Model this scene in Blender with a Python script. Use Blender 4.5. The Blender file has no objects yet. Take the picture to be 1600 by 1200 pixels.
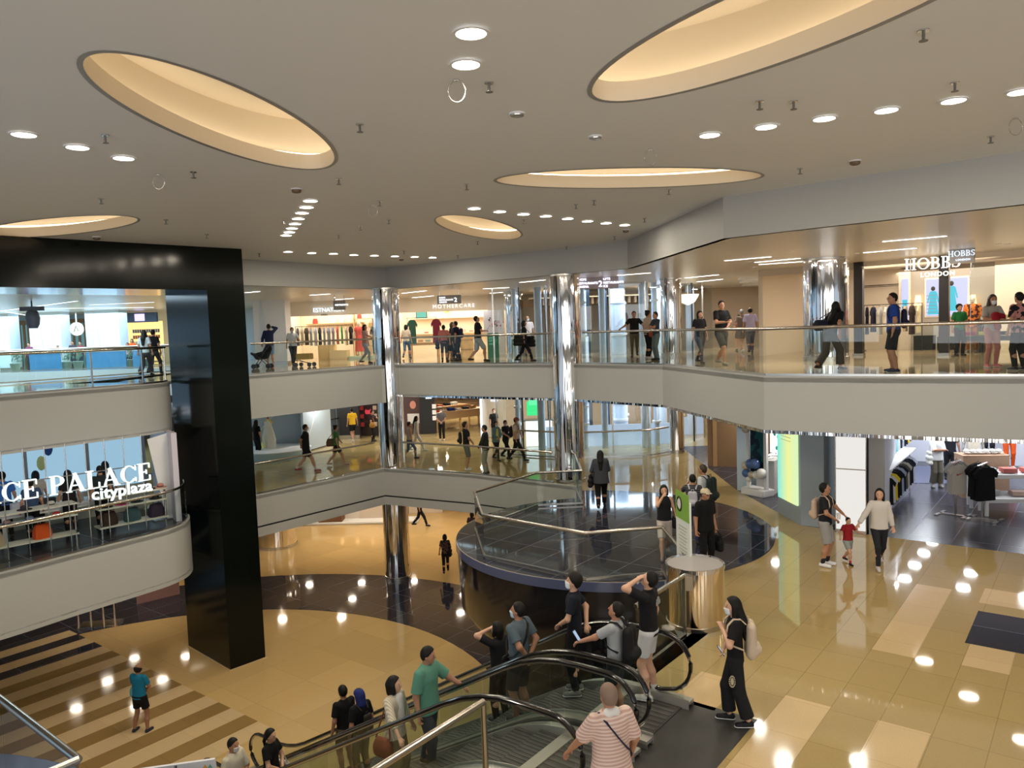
import bpy, bmesh, math, random
import numpy as np
from mathutils import Vector, Matrix
random.seed(7)
C = bpy.context.scene.collection
# ------------------------------------------------------------------ camera, world, exposure
FPX = 1200.0; CZ = 9.6
TH = math.atan(85/1200); RO = math.atan(0.0345)
_F = np.array([0, math.cos(TH), -math.sin(TH)]); _R0 = np.array([1., 0, 0]); _U0 = np.array([0, math.sin(TH), math.cos(TH)])
_R = math.cos(RO)*_R0-math.sin(RO)*_U0; _U = math.sin(RO)*_R0+math.cos(RO)*_U0
def ray(x, y): return _F*FPX+_R*(x-800)+_U*(600-y)
def P(x, y, z):
    """point of the level plane z seen at (x, y)"""
    v = ray(x, y); t = (z-CZ)/v[2]; p = np.array([0, 0, CZ])+v*t
    return Vector((float(p[0]), float(p[1]), float(p[2])))
def Q(x, y, Y):
    v = ray(x, y); p = np.array([0, 0, CZ])+v*(Y/v[1])
    return Vector((float(p[0]), float(p[1]), float(p[2])))
L0, L1, L2, CE, CC = 0.0, 4.45, 8.38, 12.2, 11.35     # floors, void ceiling, corridor ceiling
cd = bpy.data.cameras.new('camera'); cam = bpy.data.objects.new('camera', cd); C.objects.link(cam)
cd.sensor_fit = 'HORIZONTAL'; cd.sensor_width = 36; cd.lens = 36*FPX/1600; cd.clip_start = .05; cd.clip_end = 300
m = Matrix((( _R[0], _U[0], -_F[0], 0), (_R[1], _U[1], -_F[1], 0), (_R[2], _U[2], -_F[2], CZ), (0, 0, 0, 1)))
cam.matrix_world = m
S = bpy.context.scene; S.camera = cam
S.view_settings.view_transform = 'Standard'; S.view_settings.look = 'None'
S.view_settings.exposure = 0.42; S.view_settings.gamma = 1.0
try:
    S.cycles.max_bounces = 8; S.cycles.diffuse_bounces = 4; S.cycles.glossy_bounces = 4
    S.cycles.transparent_max_bounces = 24; S.cycles.transmission_bounces = 6
    S.cycles.sample_clamp_indirect = 4.0; S.cycles.caustics_reflective = False; S.cycles.caustics_refractive = False
    S.cycles.use_denoising = True; S.cycles.use_light_tree = True
except Exception: pass
W = bpy.data.worlds.new('world'); S.world = W; W.use_nodes = True
W.node_tree.nodes['Background'].inputs[0].default_value = (.74, .86, 1, 1)
W.node_tree.nodes['Background'].inputs[1].default_value = 0.55

def area(name, loc, sx, sy, power, col=(1, 1, 1), rot=(0, 0, 0), spread=180):
    l = bpy.data.lights.new(name, 'AREA'); l.shape = 'RECTANGLE'; l.size = sx; l.size_y = sy
    l.energy = power; l.color = col; l.spread = math.radians(spread)
    o = bpy.data.objects.new(name, l); C.objects.link(o); o.location = loc; o.rotation_euler = rot
    return o
def lamps(name, loc, sx, sy, power, col=(1, 1, 1), nx=4, ny=2, rz=0.0, sz=.34):
    """rows of square ceiling lamps spread over sx by sy"""
    for i in range(nx):
        for j in range(ny):
            x, y = sx*((i+.5)/nx-.5), sy*((j+.5)/ny-.5)
            area(name, (loc[0]+x*math.cos(rz)-y*math.sin(rz), loc[1]+x*math.sin(rz)+y*math.cos(rz), loc[2]), sz, sz, power/(nx*ny), col, (0, 0, rz)).data.shape = 'DISK'
PHI = math.radians(52.2)
NV = Vector((math.cos(PHI), math.sin(PHI), 0)); EV = Vector((-math.sin(PHI), math.cos(PHI), 0))
# added unseen fill lights behind the camera, and the lit ceilings of the storeys
WARM = (1, .87, .70); NEUT = (1, .95, .88); COOL = (.66, .83, 1)
for _i, (_x, _w, _p, _c) in enumerate(((-16, 4.2, 420, (.80, .90, 1)), (-9.6, 3.2, 340, (1, .95, .88)), (-3.6, 4.4, 460, (.95, .97, 1)), (3.2, 3.0, 320, (1, .93, .84)), (9.0, 4.4, 450, (.90, .95, 1)), (15, 3.4, 350, (1, .96, .9)))):
    area('rear_fill', (_x, -8.5, 6.2), _w, 11, _p, _c, (math.radians(90), 0, 0))
area('lift_shaft_fill', (4.5, 33.8, 11.2), 6, 2.4, 240, (.72, .86, 1)); area('lift_base_fill', (4.5, 33.8, 7.1), 6, 2.4, 240, (.72, .86, 1))  # fill lights added inside the shaft to brighten its pipes
lamps('lower_lamps_back', (-4, 36, 3.0), 16, 7, 420, WARM, nx=6, ny=3)
lamps('lower_lamps_left', (-14, 27, 2.6), 4, 6, 60, WARM, nx=2, ny=3)
lamps('middle_lamps_back', (-3, 36, 6.95), 14, 5, 330, NEUT, nx=5, ny=2)
lamps('middle_lamps_right', (9.5, 24, 7.0), 5, 7, 170, NEUT, nx=2, ny=3)
lamps('middle_lamps_hall', (7.5, 33, 7.0), 4, 10, 220, NEUT, nx=2, ny=4)
lamps('middle_lamps_near', (9.0, 15.0, 7.0), 2, 5, 26, WARM, nx=1, ny=3)
lamps('sports_shop_lamps', (14.5, 22.5, 7.0), 6, 6, 330, (.9, .94, 1), nx=4, ny=4, rz=PHI)
lamps('upper_lamps_back', (-3, 35, 11.25), 12, 5, 260, NEUT, nx=4, ny=2)
lamps('upper_lamps_right', (9, 21, 11.25), 6, 4, 220, NEUT, nx=3, ny=2)
lamps('upper_lamps_hall', (9, 33, 11.25), 8, 8, 300, NEUT, nx=3, ny=3)
area('upper_shop_lamps', (-4, 41.5, 11.2), 15, 3.4, 620, (1, .88, .72))
area('right_shop_lamps', (15.5, 26, 11.2), 8, 5, 420, (1, .86, .68), (0, 0, PHI))
area('rink_daylight', (-24, 37, 11.2), 14, 9, 1500, (.55, .80, 1))
area('bridge_daylight', (-15, 25, 11.2), 4, 5, 260, (.62, .84, 1))
lamps('table_shop_fill', (-3, 45, 7.0), 5, 6, 260, (1, .86, .66), nx=2, ny=3)  # fill added to brighten the dark area around the wooden tables
area('rink_shop_lamps', (-15.5, 24.5, 7.6), 5, 3, 110, (.8, .9, 1))

# ------------------------------------------------------------------ materials
MATS = {}
def mat(name, col, rough=.5, metal=0, spec=.5, emit=None, es=1, coat=0):
    if name in MATS: return MATS[name]
    m = bpy.data.materials.new(name); m.use_nodes = True; b = m.node_tree.nodes['Principled BSDF']
    b.inputs['Base Color'].default_value = (*col, 1); b.inputs['Roughness'].default_value = rough
    b.inputs['Metallic'].default_value = metal; b.inputs['Specular IOR Level'].default_value = spec
    b.inputs['Coat Weight'].default_value = coat; b.inputs['Coat Roughness'].default_value = .03
    if emit: b.inputs['Emission Color'].default_value = (*emit, 1); b.inputs['Emission Strength'].default_value = es
    MATS[name] = m; return m
def N(m, t, **k):
    n = m.node_tree.nodes.new(t)
    for a, b in k.items(): setattr(n, a, b)
    return n
def lk(m, a, b): m.node_tree.links.new(a, b)
def srgb(r, g, b):
    f = lambda c: ((c/255+.055)/1.055)**2.4 if c > 10 else c/255/12.92
    return (f(r), f(g), f(b))
def tile_mat(name, col, tx, ty, rough=.08, line=.55, var=.06, lw=.006, off=(0, 0), spec=.5):
    """stone tiles laid along the building grid"""
    m = mat(name, col, rough, spec=spec); b = m.node_tree.nodes['Principled BSDF']
    g = N(m, 'ShaderNodeNewGeometry'); mp = N(m, 'ShaderNodeMapping'); mp.vector_type = 'POINT'
    mp.inputs['Rotation'].default_value = (0, 0, -PHI); mp.inputs['Location'].default_value = (off[0], off[1]+(.183 if ty == .6 else 0), 0)
    lk(m, g.outputs['Position'], mp.inputs[0])
    br = N(m, 'ShaderNodeTexBrick'); br.offset = 0; br.inputs['Scale'].default_value = 1
    br.inputs['Brick Width'].default_value = tx; br.inputs['Row Height'].default_value = ty
    br.inputs['Mortar Size'].default_value = lw; br.inputs['Mortar Smooth'].default_value = .1; br.inputs['Bias'].default_value = 0
    br.inputs['Color1'].default_value = (*[c*(1-var) for c in col], 1); br.inputs['Color2'].default_value = (*[c*(1+var) for c in col], 1)
    br.inputs['Mortar'].default_value = (*[c*line for c in col], 1); lk(m, mp.outputs[0], br.inputs[0])
    nz = N(m, 'ShaderNodeTexNoise'); nz.inputs['Scale'].default_value = 55; nz.inputs['Detail'].default_value = 3
    lk(m, g.outputs['Position'], nz.inputs['Vector'])
    mx = N(m, 'ShaderNodeMix', data_type='RGBA', blend_type='MULTIPLY'); mx.inputs[0].default_value = .22
    lk(m, br.outputs['Color'], mx.inputs[6]); lk(m, nz.outputs['Fac'], mx.inputs[7]); lk(m, mx.outputs[2], b.inputs['Base Color'])
    return m
def glass_mat(name, tint, refl=1.0, ior=1.5):
    m = bpy.data.materials.new(name); m.use_nodes = True; nt = m.node_tree; nt.nodes.clear()
    o = nt.nodes.new('ShaderNodeOutputMaterial'); t = nt.nodes.new('ShaderNodeBsdfTransparent'); g = nt.nodes.new('ShaderNodeBsdfGlossy')
    t.inputs[0].default_value = (*tint, 1); g.inputs['Roughness'].default_value = .01; g.inputs[0].default_value = (refl, refl, refl, 1)
    f = nt.nodes.new('ShaderNodeFresnel'); x = nt.nodes.new('ShaderNodeMixShader')
    ge = nt.nodes.new('ShaderNodeNewGeometry'); ma = nt.nodes.new('ShaderNodeMath'); ma.operation = 'MULTIPLY_ADD'
    nt.links.new(ge.outputs['Backfacing'], ma.inputs[0]); ma.inputs[1].default_value = 1/ior-ior; ma.inputs[2].default_value = ior
    nt.links.new(ma.outputs[0], f.inputs[0])
    nt.links.new(f.outputs[0], x.inputs[0]); nt.links.new(t.outputs[0], x.inputs[1]); nt.links.new(g.outputs[0], x.inputs[2])
    nt.links.new(x.outputs[0], o.inputs[0]); MATS[name] = m; return m
def emat(name, col, s):
    m = mat(name, (0, 0, 0), .5, emit=col, es=s); return m
M_tan = tile_mat('tan_floor_tiles', (.48, .355, .155), .93, .6, .045, .72, .035)
M_tan0 = tile_mat('lower_floor_tiles', (.66, .455, .195), 1.6, 1.6, .07, .78)
M_peach = tile_mat('peach_tiles', (.72, .53, .29), .93, .6, .09, .85, .04)
M_brown = tile_mat('brown_stripe_tiles', (.33, .21, .075), 1.2, .62, .1, .8)
M_cream2 = tile_mat('upper_floor_tiles', (.50, .38, .22), 1.2, .9, .045, .75)
M_dark = tile_mat('dark_granite_tiles', (.032, .033, .050), 1.2, .9, .055, 4.5, .12, .010)
M_slate = tile_mat('shop_slate_tiles', (.040, .040, .055), 1.8, .9, .25, 4.5, .12, .012)
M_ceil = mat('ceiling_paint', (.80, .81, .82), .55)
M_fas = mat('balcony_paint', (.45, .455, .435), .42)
M_white = mat('white_paint', (.80, .80, .80), .5)
M_black = mat('black_gloss_panel', (.004, .006, .005), .14, spec=.22)
M_blk = mat('black_matte', (.012, .012, .014), .5)
M_chrome = mat('mirror_steel', (.80, .77, .75), .05, 1)
_b = M_chrome.node_tree.nodes['Principled BSDF']; _t = N(M_chrome, 'ShaderNodeTexCoord'); _m = N(M_chrome, 'ShaderNodeMapping'); _m.inputs['Scale'].default_value = (5, 5, .22); _n = N(M_chrome, 'ShaderNodeTexNoise'); _n.inputs['Scale'].default_value = 1.6; _n.inputs['Detail'].default_value = 1.5
_u = N(M_chrome, 'ShaderNodeBump'); _u.inputs['Strength'].default_value = .45; _u.inputs['Distance'].default_value = .05
lk(M_chrome, _t.outputs['Object'], _m.inputs[0]); lk(M_chrome, _m.outputs[0], _n.inputs['Vector']); lk(M_chrome, _n.outputs['Fac'], _u.inputs['Height']); lk(M_chrome, _u.outputs[0], _b.inputs['Normal'])
M_steel = mat('brushed_steel', (.62, .60, .57), .25, 1)
M_rail = mat('rail_steel', (.60, .55, .48), .22, 1)
M_rubber = mat('black_rubber', (.008, .008, .009), .16, coat=.5)
M_alu = mat('aluminium', (.45, .45, .44), .35, 1)
M_wood = mat('pale_wood', (.55, .36, .17), .5); M_wood2 = mat('brown_wood', (.26, .15, .07), .45)
M_warmwall = mat('shop_cream_wall', (.85, .74, .58), .6)
M_stone = mat('grey_stone_wall', (.42, .40, .40), .35)
M_glass = glass_mat('balustrade_glass', (.94, .97, .955), .5); M_clear = glass_mat('shop_glass', (.93, .96, .97), .7)
M_lamp = emat('downlight_glow', (1, .90, .74), 12); M_strip = emat('light_strip_glow', (1, .92, .80), 3.5)
M_cove = emat('cove_led', (1, .84, .60), 3.2)

# ------------------------------------------------------------------ mesh helpers
class MB:
    def __init__(s): s.v = []; s.f = []; s.m = []
    def add(s, vs, fs, m=0):
        o = len(s.v); s.v += [tuple(v) for v in vs]
        for f in fs: s.f.append([i+o for i in f]); s.m.append(m)
        return s
    def box(s, c, d, rz=0, m=0, R=None):
        x, y, z = d[0]/2, d[1]/2, d[2]/2
        vs = [Vector(p) for p in ((-x, -y, -z), (x, -y, -z), (x, y, -z), (-x, y, -z), (-x, -y, z), (x, -y, z), (x, y, z), (-x, y, z))]
        if R is None: R = Matrix.Rotation(rz, 3, 'Z')
        c = Vector(c)
        return s.add([R@v+c for v in vs], [(3, 2, 1, 0), (4, 5, 6, 7), (0, 1, 5, 4), (1, 2, 6, 5), (2, 3, 7, 6), (3, 0, 4, 7)], m)
    def bar(s, a, b, w, t, m=0):
        """box from a to b, w wide sideways, t thick across"""
        a = Vector(a); b = Vector(b); d = b-a; L = d.length
        x = d/L; up = Vector((0, 0, 1)) if abs(x.z) < .95 else Vector((0, 1, 0))
        y = up.cross(x).normalized(); z = x.cross(y)
        return s.box((a+b)/2, (L, w, t), m=m, R=Matrix((x, y, z)).transposed())
    def prism(s, pts, z0, z1, mt=0, ms=None, mb=None):
        n = len(pts); ar = sum(pts[i][0]*pts[(i+1) % n][1]-pts[(i+1) % n][0]*pts[i][1] for i in range(n))
        if ar < 0: pts = pts[::-1]
        vs = [(p[0], p[1], z0) for p in pts]+[(p[0], p[1], z1) for p in pts]
        s.add(vs, [], 0); o = len(s.v)-2*n
        s.f.append([o+n+i for i in range(n)]); s.m.append(mt)
        s.f.append([o+i for i in range(n)][::-1]); s.m.append(mt if mb is None else mb)
        for i in range(n):
            j = (i+1) % n; s.f.append([o+i, o+j, o+n+j, o+n+i]); s.m.append(mt if ms is None else ms)
        return s
    def cyl(s, c, r, h, n=24, m=0, r2=None, axis=None):
        r2 = r if r2 is None else r2; c = Vector(c)
        R = Matrix.Identity(3) if axis is None else Vector((0, 0, 1)).rotation_difference(Vector(axis)).to_matrix()
        vs = [R@Vector((r*math.cos(2*math.pi*i/n), r*math.sin(2*math.pi*i/n), 0))+c for i in range(n)]
        vs += [R@Vector((r2*math.cos(2*math.pi*i/n), r2*math.sin(2*math.pi*i/n), h))+c for i in range(n)]
        return s.add(vs, [list(range(n))[::-1], list(range(n, 2*n))]+[(i, (i+1) % n, n+(i+1) % n, n+i) for i in range(n)], m)
    def lathe(s, prof, c=(0, 0, 0), n=24, m=0, sx=1, sy=1):
        vs = []; fs = []
        for (r, z) in prof:
            for i in range(n):
                a = 2*math.pi*i/n; vs.append((c[0]+sx*r*math.cos(a), c[1]+sy*r*math.sin(a), c[2]+z))
        for k in range(len(prof)-1):
            for i in range(n):
                j = (i+1) % n; fs.append((k*n+i, k*n+j, (k+1)*n+j, (k+1)*n+i))
        fs.append(list(range(n))[::-1]); fs.append([(len(prof)-1)*n+i for i in range(n)])
        return s.add(vs, fs, m)
    def tube(s, path, r, n=8, m=0, closed=False, ry=None):
        path = [Vector(p) for p in path]; vs = []; fs = []; k = len(path); up0 = Vector((0, 0, 1))
        for i, p in enumerate(path):
            a = path[(i-1) % k] if (closed or i > 0) else p; b = path[(i+1) % k] if (closed or i < k-1) else p
            t = (b-a).normalized(); u = up0-t*up0.dot(t)
            if u.length < .2: u = Vector((0, 1, 0))-t*t.y if i == 0 and not vs else lastu-t*lastu.dot(t)
            u.normalize(); lastu = u; w = t.cross(u)
            for j in range(n):
                an = 2*math.pi*(j+.5)/n; vs.append(p+w*(r*math.cos(an))+u*((ry or r)*math.sin(an)))
        for i in range(k if closed else k-1):
            for j in range(n):
                a = i*n+j; b = i*n+(j+1) % n; c2 = ((i+1) % k)*n+(j+1) % n; d = ((i+1) % k)*n+j
                fs.append((a, b, c2, d))
        if not closed: fs.append([j for j in range(n)][::-1]); fs.append([(k-1)*n+j for j in range(n)])
        return s.add(vs, fs, m)
    def sphere(s, c, r, n=12, m=0, sc=(1, 1, 1)):
        pr = [(r*math.sin(math.pi*(i+.02)/(n/2+.04)), -r*math.cos(math.pi*(i+.02)/(n/2+.04))*sc[2]) for i in range(n//2+1)]
        return s.lathe(pr, c, n, m, sc[0], sc[1])
    def build(s, name, mats, parent=None, smooth=False, world=False, bevel=0):
        me = bpy.data.meshes.new(name)
        vs = s.v
        if world and parent is not None:
            iv = (Matrix.Translation(parent.location) @ parent.rotation_euler.to_matrix().to_4x4()).inverted()
            vs = [tuple(iv@Vector(v)) for v in vs]
        me.from_pydata(vs, [], s.f)
        if not isinstance(mats, (list, tuple)): mats = [mats]
        for x in mats: me.materials.append(x)
        if len(mats) > 1: me.polygons.foreach_set('material_index', s.m)
        bm = bmesh.new(); bm.from_mesh(me); bmesh.ops.recalc_face_normals(bm, faces=bm.faces)
        if bevel: bmesh.ops.bevel(bm, geom=bm.edges[:], offset=bevel, segments=2, affect='EDGES', clamp_overlap=True)
        bm.to_mesh(me); bm.free()
        if smooth:
            me.polygons.foreach_set('use_smooth', [True]*len(me.polygons))
            try: me.set_sharp_from_angle(angle=math.radians(42))
            except Exception: pass
        me.update(); o = bpy.data.objects.new(name, me); C.objects.link(o)
        if parent is not None: o.parent = parent
        return o
def tag(o, label=None, cat=None, group=None, kind=None):
    if label: o['label'] = label
    if cat: o['category'] = cat
    if group: o['group'] = group
    if kind: o['kind'] = kind
    return o
def thing(name, label, cat, loc=(0, 0, 0), rz=0, group=None):
    o = bpy.data.objects.new(name, None); C.objects.link(o); o.location = loc; o.rotation_euler = (0, 0, rz)
    o.empty_display_size = .1
    return tag(o, label, cat, group)
def struct(name, mb, mats, **k):
    return tag(mb.build(name, mats, **k), kind='structure')
def dup(r, loc, rz=None, label=None, group=None, scale=None):
    n = r.copy(); C.objects.link(n); n.location = loc
    if rz is not None: n.rotation_euler = (0, 0, rz)
    if label: n['label'] = label
    if group: n['group'] = group
    if scale: n.scale = (scale,)*3
    for c in list(r.children):
        k = c.copy(); C.objects.link(k); k.parent = n
        for d in list(c.children): q = d.copy(); C.objects.link(q); q.parent = k
    return n
def arc(c, r, a0, a1, n=24):
    return [(c[0]+r*math.cos(math.radians(a0+(a1-a0)*i/n)), c[1]+r*math.sin(math.radians(a0+(a1-a0)*i/n))) for i in range(n+1)]

# ------------------------------------------------------------------ floors
# lower floor with its dark ring and striped field
fl = MB(); fl.prism([(-60, -12), (40, -12), (40, 75), (-60, 75)], -.3, 0, 0)
CI, RI, CO_, RO_ = (-9.33, 17.53), 9.1, (-8.78, 18.57), 11.94
a = arc(CI, RI, 175, -75, 60); b = arc(CO_, RO_, -75, 175, 60)
for i in range(60):
    p = [a[i], a[i+1], b[60-i-1], b[60-i]]; fl.add([(q[0], q[1], .002) for q in p], [(0, 1, 2, 3)], 1)
for k in range(-1, 9):
    s0 = Vector((-7.13, 19.03, 0))+EV*1.2*k; w = EV*.62; l = -NV*14
    fl.add([(s0+d)+Vector((0, 0, .004)) for d in (Vector(), w, w+l, l)], [(0, 1, 2, 3)], 2)
    s1 = s0+w; w2 = EV*.58
    fl.add([(s1+d)+Vector((0, 0, .004)) for d in (Vector(), w2, w2+l, l)], [(0, 1, 2, 3)], 1 if k > 5 else 3)
struct('floor_lower', fl, [M_tan0, M_dark, M_peach, M_brown])
# middle floor: mainland, island drum platform
DC, DR = (2.38, 19.05), 3.92
A2 = [(-9.6, 23.5), (-8.45, 24.87), (-5.0, 29.05), (-1.6, 27.2), (1.16, 25.11), (1.95, 24.5), (1.95, 22.96)]
drum = arc(DC, DR, 96, 278, 40)
E1 = [(3.05, 15.15), (3.05, 13.4)]
edge = Vector((2.31, 10.05, 0))+EV*1.06
E2 = [(edge+NV*3.0).to_2d()[:], (edge-NV*4.6).to_2d()[:], (edge-NV*6.2-EV*.0).to_2d()[:]]
main1 = [(-14, 23.6)]+A2+drum+E1+[tuple(p) for p in E2]+[(-2.0, 2.0), (30, 2.0), (30, 62), (-40, 62), (-40, 30), (-14, 30)]
f1 = MB(); f1.prism(main1, L1-.1, L1, 0, 1, 1)
z = L1+.002
disc = arc(DC, DR-.01, 96, 278, 40)+[(3.05, 15.3)]+arc((1.88, 19.45), 4.52, -68, 88, 40)+[(1.96, 23.9), (1.96, 22.97)]
f1.add([(p[0], p[1], z) for p in disc], [list(range(len(disc)))], 2)
def quad1(pts, m): f1.add([(p[0], p[1], z) for p in pts], [(0, 1, 2, 3)], m)
def rect(p0, l, w):   # from the far-left corner, l towards the camera along the grid, w to the right
    p0 = Vector((p0[0], p0[1], 0)); return [p0, p0-EV*w, p0-EV*w-NV*l, p0-NV*l]
quad1(rect((7.655, 14.457), 3.6, .6), 3); quad1(rect((3.62, 10.24), 3.6, .6), 3); quad1(rect((4.54, 9.5), 3.0, .6), 3)
quad1(rect((2.66, 11.05), 1.0, .62), 3); quad1(rect((7.02, 11.68), .9, .6), 3); quad1(rect((8.75, 14.1), .9, 1.2), 3)
quad1(rect((7.96, 13.01), 1.62, 3), 2)
quad1(rect((1.75, 10.6), 3.1, 1.62), 4)                      # dark landing mat in front of the escalators
sh = [(7.03, 20.32), (6.78, 23.34), (7.0, 32), (28, 32), (28, 2.6), (10.78, 16.05), (8.74, 17.62), (7.13, 18.96)]
f1.add([(p[0], p[1], z) for p in sh], [list(range(len(sh)))], 5)
M_mat = mat('landing_plate', (.045, .043, .04), .42)
struct('floor_middle', f1, [M_tan, M_fas, M_dark, M_peach, M_mat, M_slate])
# upper floor
B2 = [(-9.6, 23.7), (-8.45, 25.1), (-4.95, 29.2), (-4.3, 29.5), (1.21, 25.83), (2.08, 25.15), (4.42, 22.46), (5.44, 16.55), (7.58, 15.11), (9.41, 14.06), (20, 6.6)]
main2 = [(-14, 24)]+B2+[(30, 6.6), (30, 62), (-12.5, 62), (-12.5, 31)]
f2 = MB(); f2.prism(main2, L2-.1, L2, 0, 1, 1); struct('floor_upper', f2, [M_cream2, M_fas])
cur = [(-17.5, 11.0), (-15.6, 14.6), (-13.9, 17.0), (-12.55, 18.79), (-11.6, 20.1), (-10.9, 21.0), (-10.4, 21.75), (-10.15, 22.4), (-10.25, 22.98)]
def smooth(pts, k=4):
    out = []; n = len(pts); pts = [Vector(p) for p in pts]
    for i in range(n-1):
        p0 = pts[max(i-1, 0)]; p1 = pts[i]; p2 = pts[i+1]; p3 = pts[min(i+2, n-1)]
        for j in range(k):
            t = j/k; out.append(.5*((2*p1)+(p2-p0)*t+(2*p0-5*p1+4*p2-p3)*t*t+(3*p1-p0-3*p2+p3)*t**3))
    return [tuple(q) for q in out+[pts[-1]]]
cur2 = smooth(cur)
br = cur2+[(-10.67, 23.35), (-12.5, 24.4), (-12.5, 31.5), (-14.3, 29.2), (-16.6, 25.2), (-22, 20), (-26, 11)]
f3 = MB(); f3.prism(br, L2-.1, L2, 0, 1, 1); struct('floor_bridge', f3, [M_cream2, M_fas])
far = MB(); far.prism([(-50, 33.5), (-30, 36.2), (-22, 36.6), (-12.5, 35.5), (-12.5, 62), (-50, 62)], L2-1.3, L2, 0, 1, 1); struct('floor_rinkside', far, [M_cream2, M_white])
cur1 = smooth([(-16.9, 9.5), (-15.0, 12.9), (-13.3, 15.2), (-11.78, 17.13), (-10.9, 18.5), (-10.1, 19.65), (-9.55, 20.5), (-9.35, 21.2), (-9.45, 21.9), (-9.7, 22.45)])
lf = MB(); lf.prism(cur1+[(-10.67, 23.35), (-14, 23.6), (-14, 30), (-24, 30), (-40, 12)], L1-.1, L1, 0, 1, 1); struct('floor_rinkshop', lf, [M_slate, M_fas])

def band(path, z0, z1, t, out=0.0, mb=None, m=0, side=1):
    """wall strip standing along a path; t thick behind it, pushed out by out"""
    mb = mb or MB(); path = [Vector((p[0], p[1], 0)) for p in path]; n = len(path); nr = []
    for i in range(n):
        d = (path[min(i+1, n-1)]-path[max(i-1, 0)]).normalized(); d0 = (path[i]-path[i-1]).normalized() if i else d
        q = Vector((d.y, -d.x, 0))*side; c = max(.4, abs(q.dot(Vector((d0.y, -d0.x, 0))*side))); nr.append(q/c)
    o = [path[i]+nr[i]*out for i in range(n)]; k = [path[i]+nr[i]*(out-t) for i in range(n)]
    vs = []; fs = []
    for i in range(n): vs += [(*o[i][:2], z0), (*o[i][:2], z1), (*k[i][:2], z1), (*k[i][:2], z0)]
    for i in range(n-1):
        for j in range(4): fs.append((4*i+j, 4*i+(j+1) % 4, 4*i+4+(j+1) % 4, 4*i+4+j))
    fs += [(0, 1, 2, 3), (4*n-1, 4*n-2, 4*n-3, 4*n-4)]
    return mb.add(vs, fs, m)
# balcony fronts (painted), mirror trim along their lower edges
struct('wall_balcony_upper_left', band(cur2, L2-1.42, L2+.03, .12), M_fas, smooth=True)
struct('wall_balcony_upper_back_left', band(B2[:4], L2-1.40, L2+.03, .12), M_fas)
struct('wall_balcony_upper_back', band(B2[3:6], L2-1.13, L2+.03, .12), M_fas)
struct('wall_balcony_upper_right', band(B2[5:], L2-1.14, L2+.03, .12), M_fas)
struct('trim_upper', band(B2[3:], L2-1.21, L2-1.14, .16, .015), M_chrome)
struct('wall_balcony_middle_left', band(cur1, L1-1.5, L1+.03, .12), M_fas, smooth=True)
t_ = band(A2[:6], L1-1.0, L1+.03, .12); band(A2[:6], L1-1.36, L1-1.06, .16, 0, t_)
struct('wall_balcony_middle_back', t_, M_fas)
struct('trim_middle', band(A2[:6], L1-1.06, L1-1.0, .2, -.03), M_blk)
g_ = band([E1[0], E1[1], tuple(E2[0]), tuple(E2[1]), tuple(E2[2])], L1-.9, L1-.0, .1)
struct('wall_escalator_edge', g_, M_fas)
# undersides / storey ceilings
u = MB(); u.prism([(p[0]+.0, p[1]+.1) for p in main2], L2-1.14, L2-1.1, 0); struct('ceiling_middle', u, M_ceil)
u = MB(); u.prism(br, L2-1.36, L2-1.32, 0); struct('ceiling_under_bridge', u, M_ceil)
lowc = [(-14, 23.7)]+[(p[0], p[1]+.1) for p in A2[:5]]+[(3, 26), (7, 24), (30, 20), (30, 62), (-40, 62), (-40, 30), (-14, 30)]
u = MB(); u.prism(lowc, L1-1.34, L1-1.3, 0); struct('ceiling_lower', u, M_ceil)
u = MB(); u.prism(cur1+[(-10.67, 23.35), (-14, 23.6), (-14, 30), (-24, 30), (-40, 12)], L1-1.4, L1-1.36, 0); struct('ceiling_under_rinkshop', u, M_ceil)
# the drum platform: a thick floating disc with a black tapered skirt
d_ = thing('drum_platform', 'round black drum platform carrying the glass-railed floor beside the escalators', 'platform', (DC[0], DC[1], L1-.1))
mb = MB(); mb.lathe([(2.9, -1.95), (3.6, -1.8), (3.84, -1.45), (3.88, -.5), (3.89, -.13)], (0, 0, 0), 96); mb.build('skirt', mat('drum_black', (.010, .009, .012), .12), d_, smooth=True)
mb = MB(); mb.lathe([(3.89, -.13), (3.925, -.11), (3.925, .085), (3.90, .10)], (0, 0, 0), 96); mb.build('rim', mat('drum_rim', (.085, .10, .19), .15), d_, smooth=True)
mb = MB(); mb.cyl((.6, 1.0, -4.35), 1.1, 2.35, 48); mb.build('core', M_black, d_, smooth=True)

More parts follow.
